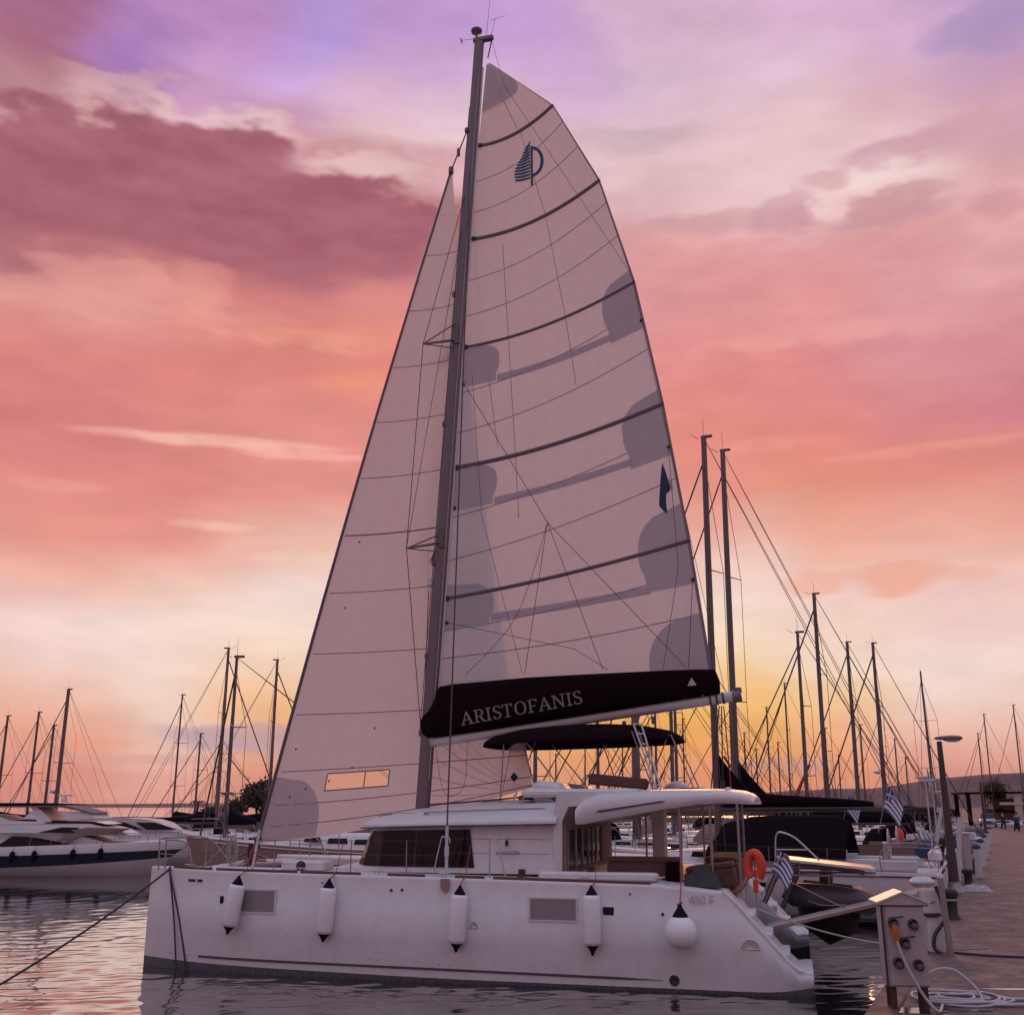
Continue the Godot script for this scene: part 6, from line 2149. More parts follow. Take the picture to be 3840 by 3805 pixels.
	# orange jackets or fenders between the boats
	for k in 3:
		var p: Vector3 = [Vector3(14.4, 1.35, -38.6), Vector3(13.8, 1.9, -39.5), Vector3(8.0, 1.6, -37.8)][k]
		var s5 := mb()
		lathe(s5, [[0.0, 0.0], [0.12, 0.02], [0.17, 0.1], [0.16, 0.55], [0.1, 0.68], [0.0, 0.7]], p, Basis(), 10)
		one("orange_drum", s5, mats.orange, ["orange float lashed to a stern rail beyond the solar panel", "narrow orange float standing behind the black tent's open end", "small orange float on the deck beside the catamaran's hardtop posts"][k], "float", "orange floats among the yachts")
	make_flag(Vector3(11.9, 2.5, -36.0), Vector3(12.35, 3.95, -36.0), 0.7, "large blue and white striped flag above the black tent", -0.1, 0.0)
	make_flag(Vector3(10.3, 2.3, -35.0), Vector3(10.75, 3.7, -35.0), 0.5, "blue and white striped flag leaning against the black tent's ridge", -0.1, 0.0)

# ---------------------------------------------------------------- quay and what stands on it
const EDGE_DIR := Vector3(0.4080, 0.0, -0.9130)
const EDGE_AT := Vector3(4.5, 0.0, -14.5)
const QUAY_Y := 0.9

func quay(along: float, inland: float, y := QUAY_Y) -> Vector3:
	return EDGE_AT + EDGE_DIR * along + Vector3(0.913, 0, 0.408) * inland + Vector3(0, y, 0)

func make_setting() -> void:
	# water: one sheet, finely divided near the boats and swelling there
	var n := FastNoiseLite.new()
	n.seed = 17
	n.frequency = 0.11
	n.fractal_octaves = 3
	var rip := FastNoiseLite.new()
	rip.seed = 23
	rip.frequency = 1.25
	rip.fractal_octaves = 2
	var xs := []
	for i in 381:
		var t := (i - 190) / 190.0
		xs.append(-5.0 + signf(t) * (absf(t) * 26.0 + pow(absf(t), 9.0) * 5000.0))
	var zs := []
	for i in 361:
		var t := i / 360.0
		zs.append(-10.0 - t * 30.0 - pow(t, 3.0) * 40.0 - pow(t, 16.0) * 6500.0)
	zs.insert(0, 40.0)
	var st := mb()
	var rows := []
	for z in zs:
		var row := []
		for x in xs:
			var fade := 1.0 - smoothstep(30.0, 75.0, Vector2(x, z).length())
			var y := 0.0
			if fade > 0.0:
				y = (n.get_noise_2d(x, z * 1.4) * 0.02 + rip.get_noise_2d(x * 0.8, z * 1.3) * 0.019) * fade
			row.append(Vector3(x, y, z))
		rows.append(row)
	loft(st, rows, false, SMOOTH)
	ground("water", st, mats.water)
	# quay
	var q := mb()
	var R := 26.0
	var A := -14.0
	var E := 190.0
	quad(q, quay(A, 0.12), quay(E, 0.12), quay(E, R), quay(A, R))
	ground("quay", q, mats.concrete)
	var w := mb()
	quad(w, quay(A, 0.0, -1.0), quay(E, 0.0, -1.0), quay(E, 0.0, QUAY_Y - 0.02), quay(A, 0.0, QUAY_Y - 0.02))
	quad(w, quay(E, 0.0, -1.0), quay(E, R, -1.0), quay(E, R, QUAY_Y), quay(E, 0.0, QUAY_Y))
	quad(w, quay(A, R, -1.0), quay(E, R, -1.0), quay(E, R, QUAY_Y), quay(A, R, QUAY_Y))
	ground("quay_wall", w, mats.concrete)
	# coping stones along the edge, uneven
	var coping := Node3D.new()
	coping.name = "quay_coping"
	coping.set_meta("kind", "structure")
	add_child(coping)
	var rng := RandomNumberGenerator.new()
	rng.seed = 6
	var a := A
	while a < 60.0:
		var len := 1.6 + rng.randf() * 0.5
		var cs := mb()
		var c := quay(a + len * 0.5, 0.16, QUAY_Y - 0.14 + 0.012 + rng.randf() * 0.012)
		box(cs, c, Vector3(0.36, 0.3, len - 0.03), Basis(Vector3.UP, -0.4203), 0.02)
		part("coping_stone", cs, mats.concrete, coping)
		a += len
	# puddles
	for p in [[0.15, 0.62, 0.42, 0.2], [0.5, 1.15, 0.35, 0.14], [2.6, 2.2, 0.9, 0.12], [4.9, 3.2, 1.3, 0.16], [9.0, 4.0, 1.6, 0.25]]:
		var pm := mb()
		var ring := []
		var c := quay(p[0], p[1], QUAY_Y + 0.005)
		for k in 18:
			var an := TAU * k / 18.0
			var r := 1.0 + 0.35 * sin(an * 3.0 + p[0] * 9.0) * 0.6 + 0.2 * sin(an * 5.0 + p[1])
			ring.append(c + Vector3(cos(an) * p[2] * r, 0, sin(an) * p[3] * r))
		for k in 18:
			tri(pm, c, ring[k], ring[(k + 1) % 18])
		ground("puddle", pm, mats.puddle)
	# hills behind the harbour, with a bumpy ridge and real depth
	var hn := FastNoiseLite.new()
	hn.seed = 9
	hn.frequency = 0.0016
	hn.fractal_octaves = 5
	var hm := mb()
	var hr := []
	for k in 13:
		var f := k / 12.0
		var row := []
		for i in 91:
			var x := -1500.0 + i * 80.0
			var ridge := 22.0 + 26.0 * smoothstep(300.0, 1000.0, x) + 48.0 * smoothstep(1000.0, 1450.0, x) + 60.0 * smoothstep(1500.0, 3000.0, x)
			ridge *= 1.0 - 0.6 * smoothstep(0.0, -700.0, x)
			var h := ridge * pow(sin(PI * minf(f * 0.62, 0.5)), 1.2) * (1.0 + hn.get_noise_2d(x, f * 900.0) * 0.3) + hn.get_noise_2d(x * 5.0, f * 3000.0) * 4.0 * f
			row.append(Vector3(x, maxf(h, 0.0) - 2.0 + 2.2 * f, -2500.0 - f * 900.0))
		hr.append(row)
	loft(hm, hr, false, SMOOTH)
	ground("hills", hm, mats.hill)
	# low breakwater of stone closing the basin on the left
	var bw := mb()
	var br := []
	for i in 59:
		var x := -310.0 + i * 6.0
		var j := rng.randf() * 0.5
		br.append([Vector3(x, -0.5, -148.0), Vector3(x, 1.3 + j, -151.0), Vector3(x, 1.7 + j * 0.6, -153.0), Vector3(x, 1.6, -162.0), Vector3(x, -0.5, -166.0)])
	loft(bw, br, false, FLAT)
	ground("breakwater", bw, mats.stone)

func pedestal_big() -> void:
	var t := thing("service_pedestal", "large grey power cabinet with a pitched lid and round sockets on rusty legs", "power pedestal", Vector3(4.95, QUAY_Y, -14.42), -0.12)
	var w := 0.51
	var d := 0.36
	var st := mb()
	box(st, Vector3(0, 0.77, 0), Vector3(w, 0.96, d), Basis(), 0.012)
	part("cabinet", st, mats.enamel, t)
	var dr := mb()
	box(dr, Vector3(0.01, 0.77, d * 0.5 + 0.012), Vector3(w - 0.05, 0.92, 0.022), Basis(), 0.006)
	part("front_panel", dr, mats.enamel, t)
	# pitched lid
	var lid := mb()
	prism(lid, [[-w * 0.5 - 0.05, 1.25], [w * 0.5 + 0.05, 1.25], [w * 0.5 + 0.05, 1.27], [0.0, 1.39], [-w * 0.5 - 0.05, 1.27]], func(x, y, z): return Vector3(x, y, z), -d * 0.5 - 0.05, d * 0.5 + 0.05)
	part("gable", lid, mats.enamel, t)
	for s in [-1.0, 1.0]:
		var rf := mb()
		var a: float = s * (w * 0.5 + 0.07)
		prism(rf, [[a, 1.265], [0.0, 1.395], [0.0, 1.415], [a, 1.285]], func(x, y, z): return Vector3(x, y, z), -d * 0.5 - 0.07, d * 0.5 + 0.07)
		part("lid_sheet", rf, mats.enamel_white, t)
	var rs := mb()
	box(rs, Vector3(0, 1.245, d * 0.5 + 0.02), Vector3(w + 0.1, 0.018, 0.03))
	box(rs, Vector3(-w * 0.5 - 0.006, 0.77, d * 0.5 + 0.006), Vector3(0.022, 0.96, 0.026))
	part("rust_seam", rs, mats.rust, t)
	for q in [[-0.19, 0.12], [0.19, 0.12], [-0.19, -0.12], [0.19, -0.12]]:
		var lg := mb()
		box(lg, Vector3(q[0], 0.15, q[1]), Vector3(0.07, 0.3, 0.05), Basis(), 0.006)
		part("leg", lg, mats.rust, t)
	# sockets: ring, hinged cap, dark mouth
	var spots := [[-0.14, 1.04, true, true], [0.1, 1.03, false, false], [-0.02, 0.81, true, false], [-0.12, 0.58, false, false], [0.12, 0.56, false, false]]
	for q in spots:
		var so := mb()
		lathe(so, [[0.062, 0.0], [0.062, 0.045], [0.048, 0.055], [0.04, 0.03], [0.0, 0.03]], Vector3(q[0], q[1], d * 0.5 + 0.022), Basis(Vector3.RIGHT, PI / 2), 14)
		var sk := part("socket", so, mats.socket, t)
		var cp := mb()
		lathe(cp, [[0.05, 0.0], [0.05, 0.02], [0.03, 0.03], [0.0, 0.03]], Vector3(q[0] + 0.01, q[1] - 0.03, d * 0.5 + 0.075), Basis(Vector3.RIGHT, PI / 2 - 0.5), 12)
		part("socket_cap", cp, mats.socket, sk)
		if q[2]:
			var hd := mb()
			tube(hd, [Vector3(q[0] - 0.05, q[1] + 0.055, d * 0.5 + 0.05), Vector3(q[0] + 0.13, q[1] + 0.075, d * 0.5 + 0.05)], 0.009, 0.009, 5)
			part("locking_lever", hd, mats.socket, sk)
		if q[3]:
			var pg := mb()
			lathe(pg, [[0.04, 0.0], [0.042, -0.12], [0.026, -0.17], [0.02, -0.22]], Vector3(q[0] + 0.01, q[1] - 0.02, d * 0.5 + 0.1), Basis(), 12)
			part("plug", pg, mats.socket_orange, sk)
	# cable from the plug down to the coil
	var cb := thing("power_cable", "pale cable running from the orange plug into a loose coil on the quay", "cable", Vector3(5.85, QUAY_Y, -15.05), 0.0)
	var o := Vector3(5.85, QUAY_Y, -15.05)
	var pb := t.transform * Vector3(-0.13, 0.83, 0.29) - o
	var h := mb()
	tube(h, smooth_path([pb, t.transform * Vector3(-0.07, 0.63, 0.3) - o, t.transform * Vector3(0.03, 0.4, 0.32) - o, t.transform * Vector3(0.14, 0.2, 0.3) - o, t.transform * Vector3(0.3, 0.03, 0.25) - o, Vector3(-0.3, 0.03, 0.2)], 6), 0.018, 0.018, 8)
	var rng := RandomNumberGenerator.new()
	rng.seed = 12
	var pts := []
	for k in 120:
		var a := k / 120.0 * TAU * 6.0
		var rr := 0.42 + 0.16 * sin(k * 0.11) + rng.randf() * 0.01
		pts.append(Vector3(cos(a) * rr * 1.05 + 0.12 * sin(k * 0.045), 0.022 + 0.009 * (k / 12.0) * 0.6 + 0.01 * sin(k * 0.9), sin(a) * rr * 0.85 + 0.05 * cos(k * 0.07)))
	tube(h, pts, 0.018, 0.018, 7)
	tube(h, smooth_path([Vector3(-0.35, 0.05, -0.3), Vector3(-0.25, 0.3, -0.3), Vector3(0.0, 0.36, -0.2), Vector3(0.2, 0.2, -0.05), Vector3(0.25, 0.05, 0.1), Vector3(0.1, 0.04, 0.35)], 6), 0.018, 0.018, 8)
	tube(h, smooth_path([Vector3(0.1, 0.03, 0.4), Vector3(0.6, 0.03, 0.42), Vector3(0.95, 0.03, 0.25), Vector3(0.85, 0.03, 0.05), Vector3(0.5, 0.03, 0.0)], 6), 0.022, 0.022, 8)
	part("cable_run", h, mats.hose, cb)

func pedestal_small() -> void:
	var at := Vector3(7.4, QUAY_Y, -19.9)
	var t := thing("water_pedestal", "white service pillar with a rounded head and black hose behind the power cabinet", "service pillar", at, -0.1)
	var st := mb()
	box(st, Vector3(0, 0.29, 0), Vector3(0.26, 0.58, 0.26), Basis(), 0.015)
	part("base", st, mats.enamel_white, t)
	var md := mb()
	box(md, Vector3(-0.05, 0.82, 0.02), Vector3(0.28, 0.44, 0.26), Basis(Vector3.BACK, 0.06), 0.02)
	var m := part("meter_box", md, mats.enamel_white, t)
	var vt := mb()
	box(vt, Vector3(-0.03, 0.82, 0.155), Vector3(0.12, 0.012, 0.012), Basis(Vector3.BACK, 0.3))
	box(vt, Vector3(-0.04, 0.62, 0.1), Vector3(0.3, 0.06, 0.14), Basis(), 0.01)
	part("handle", vt, mats.socket, m)
	var hd := mb()
	box(hd, Vector3(-0.12, 1.15, 0.0), Vector3(0.42, 0.17, 0.3), Basis(), 0.07)
	part("head", hd, mats.enamel_white, t)
	var hs := mb()
	tube(hs, smooth_path([Vector3(0.05, 1.1, 0.2), Vector3(0.12, 0.85, 0.24), Vector3(0.16, 0.6, 0.25), Vector3(0.05, 0.45, 0.27), Vector3(-0.06, 0.3, 0.26), Vector3(-0.08, 0.1, 0.25), Vector3(0.0, 0.02, 0.3)], 5), 0.035, 0.035, 8)
	part("hose", hs, mats.hose_dark, t)
	var p := thing("steel_post", "slim grey steel post with a pale cap beside the white service pillar", "post", at + Vector3(0.12, 0, 0.35), 0.0)
	var ps := mb()
	tube(ps, [Vector3(0, 0, 0), Vector3(-0.05, 1.25, 0)], 0.055, 0.05, 12)
	part("shaft", ps, mats.steel_dull, p)
	var pc := mb()
	lathe(pc, [[0.06, 1.24], [0.065, 1.28], [0.03, 1.32], [0.0, 1.32]], Vector3(-0.05, 0, 0), Basis(), 12)
	part("cap", pc, mats.enamel_white, p)
	# cable trailing over the quay from the pillar
	var cb := mb()
	tube(cb, smooth_path([at + Vector3(0.2, 0.02, 0.2), at + Vector3(0.7, 0.02, 0.6), at + Vector3(1.4, 0.02, 0.9), at + Vector3(2.4, 0.02, 1.5), at + Vector3(4.5, 0.02, 2.2)], 6), 0.02, 0.02, 6)
	one("ground_cable", cb, mats.hose_dark, "dark cable trailing over the quay away from the white service pillar", "cable")
	var b := thing("mooring_bollard", "short black bollard with a white band on the quay behind the service pillar", "bollard", Vector3(9.9, QUAY_Y, -25.4), 0.0)
	var bs := mb()
	lathe(bs, [[0.18, 0.0], [0.16, 0.05], [0.12, 0.1], [0.12, 0.42], [0.16, 0.5], [0.17, 0.58], [0.12, 0.64], [0.0, 0.66]], Vector3.ZERO, Basis(), 16)
	part("body", bs, mats.rubber_dark, b)
	var bb := mb()
	lathe(bb, [[0.125, 0.4], [0.128, 0.41], [0.128, 0.46], [0.145, 0.48]], Vector3.ZERO, Basis(), 16)
	part("band", bb, mats.enamel_white, b)

func street_lamp(at: Vector3, h: float, label: String, s: float) -> void:
	var t := thing("street_lamp", label, "street lamp", at, -0.15, "lamps along the quay")
	var st := mb()
	tube(st, [Vector3.ZERO, Vector3(0, h * 0.35, 0), Vector3(0, h, 0)], 0.16 * s, 0.075 * s, 14)
	part("pole", st, mats.lamp_steel, t)
	var bs := mb()
	lathe(bs, [[0.26, 0.0], [0.26, 0.04], [0.2, 0.06], [0.17, 0.3]], Vector3.ZERO, Basis(), 14)
	part("base_plate", bs, mats.steel_dull, t)
	var hd := mb()
	var rows := []
	for q in [[-0.14, 0.02, 0.04], [-0.08, 0.06, 0.09], [0.1, 0.08, 0.12], [0.4, 0.1, 0.16], [0.6, 0.09, 0.15], [0.68, 0.04, 0.09]]:
		var ring := []
		for k in 12:
			var a := TAU * k / 12.0
			ring.append(Vector3(q[0], h + 0.08 + sin(a) * q[1] * (1.0 if sin(a) > 0 else 0.5), cos(a) * q[2]))
		rows.append(ring)
	loft(hd, rows, true, SMOOTH, true, true)
	var head := part("lamp_head", hd, mats.alloy, t)
	var gl := mb()
	var gr := []
	for q in [[0.14, 0.02, 0.07], [0.3, 0.06, 0.11], [0.5, 0.06, 0.11], [0.62, 0.02, 0.06]]:
		var ring := []
		for k in 10:
			var a := TAU * k / 10.0
			ring.append(Vector3(q[0], h + 0.035 + sin(a) * q[1], cos(a) * q[2]))
		gr.append(ring)
	loft(gl, gr, true, SMOOTH, true, true)
	part("lamp_glass", gl, mats.lamp_glass, head)

func person(at: Vector3, turn: float, label: String, top: Material, legs: Material, stride: float) -> void:
	# one continuous figure from a smooth field of tapered bones, meshed as surface nets
	var t := thing("person", label, "person", at, turn, "people walking on the quay")
	var b := [
		[Vector3(0, 1.62, 0), Vector3(0, 1.68, 0.01), 0.1, 0.095], [Vector3(0, 1.42, 0), Vector3(0, 1.58, 0), 0.06, 0.055],
		[Vector3(0, 1.0, 0), Vector3(0, 1.36, 0), 0.14, 0.17], [Vector3(-0.15, 1.38, 0), Vector3(0.15, 1.38, 0), 0.075, 0.075], [Vector3(-0.07, 0.95, 0), Vector3(0.07, 0.95, 0), 0.13, 0.13],
		[Vector3(0.2, 1.36, 0), Vector3(0.25, 1.08, -stride * 0.3), 0.06, 0.045], [Vector3(0.25, 1.08, -stride * 0.3), Vector3(0.25, 0.84, stride * 0.1), 0.045, 0.035],
		[Vector3(-0.2, 1.36, 0), Vector3(-0.25, 1.08, stride * 0.3), 0.06, 0.045], [Vector3(-0.25, 1.08, stride * 0.3), Vector3(-0.25, 0.84, stride * 0.6), 0.045, 0.035],
		[Vector3(0.09, 0.92, 0), Vector3(0.1, 0.5, stride * 0.5), 0.1, 0.065], [Vector3(0.1, 0.5, stride * 0.5), Vector3(0.1, 0.09, stride * 0.4), 0.06, 0.042], [Vector3(0.1, 0.06, stride * 0.4 - 0.04), Vector3(0.11, 0.05, stride * 0.4 + 0.16), 0.05, 0.045],
		[Vector3(-0.09, 0.92, 0), Vector3(-0.1, 0.5, -stride * 0.3), 0.1, 0.065], [Vector3(-0.1, 0.5, -stride * 0.3), Vector3(-0.1, 0.1, -stride * 0.9), 0.06, 0.042], [Vector3(-0.1, 0.07, -stride * 0.9 - 0.04), Vector3(-0.11, 0.05, -stride * 0.9 + 0.16), 0.05, 0.045],
	]
	var cell := 0.05
	var lo := Vector3(-0.4, -0.05, -0.45)
	var nx := 16
	var ny := 38
	var nz := 19
	var f := PackedFloat32Array()
	f.resize((nx + 1) * (ny + 1) * (nz + 1))
	for k in nz + 1:
		for j in ny + 1:
			for i in nx + 1:
				var p := lo + Vector3(i, j, k) * cell
				var d := 9.0
				for q in b:
					var ab: Vector3 = q[1] - q[0]
					var h := clampf((p - q[0]).dot(ab) / maxf(ab.length_squared(), 1e-6), 0.0, 1.0)
					var e: float = (p - q[0] - ab * h).length() - lerpf(q[2], q[3], h)
					var mixed := clampf(0.5 + 0.5 * (d - e) / 0.035, 0.0, 1.0)
					d = lerpf(d, e, mixed) - 0.035 * mixed * (1.0 - mixed)
				f[(k * (ny + 1) + j) * (nx + 1) + i] = d
	var at_i := func(i: int, j: int, k: int) -> int: return (k * (ny + 1) + j) * (nx + 1) + i
	var cellv := {}
	for k in nz:
		for j in ny:
			for i in nx:
				var sum := Vector3.ZERO
				var cnt := 0
				for e in [[0, 0, 0, 1, 0, 0], [0, 1, 0, 1, 1, 0], [0, 0, 1, 1, 0, 1], [0, 1, 1, 1, 1, 1], [0, 0, 0, 0, 1, 0], [1, 0, 0, 1, 1, 0], [0, 0, 1, 0, 1, 1], [1, 0, 1, 1, 1, 1], [0, 0, 0, 0, 0, 1], [1, 0, 0, 1, 0, 1], [0, 1, 0, 0, 1, 1], [1, 1, 0, 1, 1, 1]]:
					var a: float = f[at_i.call(i + e[0], j + e[1], k + e[2])]
					var c: float = f[at_i.call(i + e[3], j + e[4], k + e[5])]
					if (a < 0.0) != (c < 0.0):
						var s := a / (a - c)
						sum += Vector3(i + lerpf(e[0], e[3], s), j + lerpf(e[1], e[4], s), k + lerpf(e[2], e[5], s))
						cnt += 1
				if cnt:
					cellv[Vector3i(i, j, k)] = lo + sum / cnt * cell
	var body := mb()
	body.set_smooth_group(SMOOTH)
	for c in cellv:
		for ax in 3:
			var u := Vector3i(1, 0, 0) if ax == 0 else (Vector3i(0, 1, 0) if ax == 1 else Vector3i(0, 0, 1))
			var v1 := Vector3i(0, 1, 0) if ax == 0 else (Vector3i(0, 0, 1) if ax == 1 else Vector3i(1, 0, 0))
			var v2 := Vector3i(0, 0, 1) if ax == 0 else (Vector3i(1, 0, 0) if ax == 1 else Vector3i(0, 1, 0))
			var a: float = f[at_i.call(c.x, c.y, c.z)]
			var e := f[at_i.call(c.x + u.x, c.y + u.y, c.z + u.z)]
			if (a < 0.0) == (e < 0.0) or not (cellv.has(c - v1) and cellv.has(c - v2) and cellv.has(c - v1 - v2)):
				continue
			if a < 0.0:
				quad(body, cellv[c], cellv[c - v2], cellv[c - v1 - v2], cellv[c - v1])
			else:
				quad(body, cellv[c], cellv[c - v1], cellv[c - v1 - v2], cellv[c - v2])
	part("body", body, mats.skin, t)
	# clothing: a jacket and trousers standing a little off the body
	var jk := mb()
	lathe(jk, [[0.2, 0.82], [0.19, 0.95], [0.185, 1.15], [0.2, 1.34], [0.14, 1.45], [0.075, 1.48]], Vector3.ZERO, Basis.from_scale(Vector3(1.15, 1, 0.85)), 12)
	for s in [-1.0, 1.0]:
		tube(jk, [Vector3(s * 0.2, 1.38, 0), Vector3(s * 0.255, 1.08, -s * stride * 0.3), Vector3(s * 0.255, 0.88, -s * stride * 0.3 + stride * 0.3)], 0.08, 0.06, 8)
	part("jacket", jk, top, t)
	var tr := mb()
	for s in [-1.0, 1.0]:
		var kz := stride * 0.5 if s > 0 else -stride * 0.3
		var az := stride * 0.4 if s > 0 else -stride * 0.9
		tube(tr, [Vector3(s * 0.08, 0.96, 0), Vector3(s * 0.1, 0.5, kz), Vector3(s * 0.1, 0.1, az)], 0.125, 0.075, 8)
	part("trousers", tr, legs, t)
	var hr := mb()
	lathe(hr, [[0.1, 0.0], [0.112, 0.05], [0.09, 0.11], [0.0, 0.13]], Vector3(0, 1.66, -0.02), Basis(), 10)
	part("hair", hr, mats.cloth_dark, t)

func make_quay_things() -> void:
	pedestal_big()
	pedestal_small()
	street_lamp(Vector3(13.05, QUAY_Y, -33.1), 4.35, "tall rusty lamp post with a flat pale lamp head at the quay edge", 1.0)
	street_lamp(Vector3(32.3, QUAY_Y, -75.5), 4.0, "smaller far lamp post on the quay before the pavilion", 0.85)
	# white square post and low heap beside the lamp
	var wp := thing("edge_post", "square pale post at the quay edge just beyond the tall lamp post", "post", Vector3(15.9, QUAY_Y, -39.0), 0.2)
	var s0 := mb()
	box(s0, Vector3(0, 0.75, 0), Vector3(0.26, 1.5, 0.26), Basis(), 0.02)
	part("shaft", s0, mats.enamel, wp)
	var s1 := mb()
	box(s1, Vector3(0, 1.53, 0), Vector3(0.34, 0.06, 0.34), Basis(), 0.01)
	part("cap", s1, mats.enamel_white, wp)
	var hp := mb()
	var rows := []
	var rng := RandomNumberGenerator.new()
	rng.seed = 22
	for i in 8:
		var row := []
		for j in 10:
			var h := sin(PI * i / 7.0) * sin(PI * j / 9.0)
			row.append(Vector3(13.35 + j * 0.11 + rng.randf() * 0.06, QUAY_Y + 0.004 + sqrt(h) * (0.08 + rng.randf() * 0.16), -33.4 - i * 0.09))
		rows.append(row)
	loft(hp, rows, false, FLAT)
	one("net_heap", hp, mats.enamel, "small pale heap of nets on the quay beside the tall lamp post", "net")
	for k in 4:
		var a: float = [24.0, 30.0, 38.0, 47.0][k]
		var b := thing("iron_bollard", "small dark iron bollard in the far row along the quay edge", "bollard", quay(a, 0.5), 0.0, "far bollards along the quay")
		var s2 := mb()
		lathe(s2, [[0.2, 0.0], [0.14, 0.06], [0.12, 0.3], [0.2, 0.4], [0.16, 0.48], [0.0, 0.5]], Vector3.ZERO, Basis(), 12)
		part("body", s2, mats.rubber_dark, b)
	# a row of small pillars along the edge, one at every other berth
	for k in 5:
		var a: float = [27.5, 35.0, 43.0, 52.0, 64.0][k]
		var sp := thing("berth_pedestal", "slim white berth pedestal with a blue cap in the far row along the quay edge", "pedestal", quay(a, 0.75), -0.42, "far berth pillars along the quay")
		var s3 := mb()
		box(s3, Vector3(0, 0.5, 0), Vector3(0.24, 1.0, 0.24), Basis(), 0.02)
		part("column", s3, mats.enamel_white, sp)
		var s4 := mb()
		lathe(s4, [[0.15, 1.0], [0.15, 1.06], [0.06, 1.14], [0.0, 1.15]], Vector3.ZERO, Basis(), 10)
		part("cap", s4, mats.cloth_blue, sp)
		var s5 := mb()
		tube(s5, smooth_path([Vector3(-0.1, 0.7, 0.12), Vector3(-0.3, 0.3, 0.2), Vector3(-0.5, 0.02, 0.1), Vector3(-1.2, 0.02, 0.0)], 4), 0.02, 0.02, 5)
		part("hose", s5, mats.hose_dark, sp)
	# pavilion at the end of the quay
	var pv := thing("quay_pavilion", "open pavilion with a flat dark roof and pale posts at the quay's end", "pavilion", Vector3(70.0, QUAY_Y, -145.0), -0.2)
	var rf := mb()
	box(rf, Vector3(0, 4.2, 0), Vector3(21.0, 0.22, 9.0), Basis(Vector3.BACK, 0.012), 0.03)
	part("roof", rf, mats.canvas_black, pv)
	for q in [[-10.0, 4.0], [-10.0, -4.0], [-4.0, 4.0], [2.0, 4.0], [-4.0, -4.0], [8.0, 4.0]]:
		var po := mb()
		box(po, Vector3(q[0], 2.03, q[1]), Vector3(0.5 if q[0] < -9.0 else 0.9, 4.06, 0.4), Basis(), 0.03)
		part("post", po, mats.canvas_black if q[0] < -9.0 else mats.cream, pv)
	var bw := mb()
	box(bw, Vector3(1.0, 1.7, -3.0), Vector3(13.0, 3.4, 0.3))
	part("back_wall", bw, mats.canvas_beige, pv)
	var sg := mb()
	box(sg, Vector3(-4.6, 2.75, 4.25), Vector3(3.4, 0.35, 0.1), Basis(), 0.02)
	part("sign_board", sg, mats.cream, pv)
	# parked car facing the camera
	var car := thing("parked_car", "silver and black car parked facing along the quay before the pavilion", "car", Vector3(57.3, QUAY_Y, -133.0), -0.42)
	var bd := mb()
	var cr := []
	for q in [[-2.1, 0.45, 0.8, 0.8], [-2.0, 0.35, 0.95, 0.86], [-0.9, 0.32, 1.02, 0.9], [0.9, 0.32, 1.02, 0.9], [1.9, 0.35, 0.9, 0.86], [2.1, 0.45, 0.7, 0.78]]:
		cr.append([Vector3(-q[3], q[1], q[0]), Vector3(-q[3], lerpf(q[1], q[2], 0.7), q[0]), Vector3(-q[3] * 0.9, q[2], q[0]), Vector3(q[3] * 0.9, q[2], q[0]), Vector3(q[3], lerpf(q[1], q[2], 0.7), q[0]), Vector3(q[3], q[1], q[0])])
	loft(bd, cr, true, SMOOTH, true, true)
	part("body", bd, mats.car_silver, car)
	var cbn := mb()
	var cc := []
	for q in [[-1.7, 1.0, 0.78], [-1.2, 1.5, 0.68], [0.2, 1.56, 0.68], [1.1, 1.0, 0.78]]:
		cc.append([Vector3(-q[2] - 0.05, 0.95, q[0]), Vector3(-q[2], q[1], q[0]), Vector3(q[2], q[1], q[0]), Vector3(q[2] + 0.05, 0.95, q[0])])
	loft(cbn, cc, false, FLAT, true, true)
	var cab := part("cabin", cbn, mats.glass_dark, car)
	var crf := mb()
	box(crf, Vector3(0, 1.56, -0.5), Vector3(1.36, 0.05, 1.5), Basis(), 0.02)
	part("roof", crf, mats.car_silver, cab)
	for q in [[-0.82, 1.35], [0.82, 1.35], [-0.82, -1.35], [0.82, -1.35]]:
		var wh := mb()
		lathe(wh, [[0.2, -0.1], [0.32, -0.1], [0.34, -0.05], [0.34, 0.05], [0.32, 0.1], [0.2, 0.1]], Vector3(q[0], 0.34, q[1]), Basis(Vector3.BACK, PI / 2), 14)
		part("wheel", wh, mats.rubber_dark, car)
	for s in [-1.0, 1.0]:
		var hl := mb()
		box(hl, Vector3(s * 0.6, 0.72, 2.07), Vector3(0.34, 0.16, 0.08), Basis(), 0.03)
		part("headlight", hl, mats.lamp_glass, car)
	var gr := mb()
	box(gr, Vector3(0, 0.62, 2.11), Vector3(0.8, 0.22, 0.05), Basis(), 0.01)
	part("grille", gr, mats.rubber_dark, car)
	person(Vector3(53.2, QUAY_Y, -119.7), 0.4, "person in dark clothes walking on the quay nearest the parked car", mats.cloth_dark, mats.cloth_dark, 0.28)
	person(Vector3(54.2, QUAY_Y, -118.5), 2.9, "person in a grey top walking beside the one in dark clothes", mats.cloth_grey, mats.cloth_dark, 0.2)
	person(Vector3(49.4, QUAY_Y, -108.3), 0.2, "person in a blue top walking on the quay", mats.cloth_blue, mats.cloth_dark, 0.3)

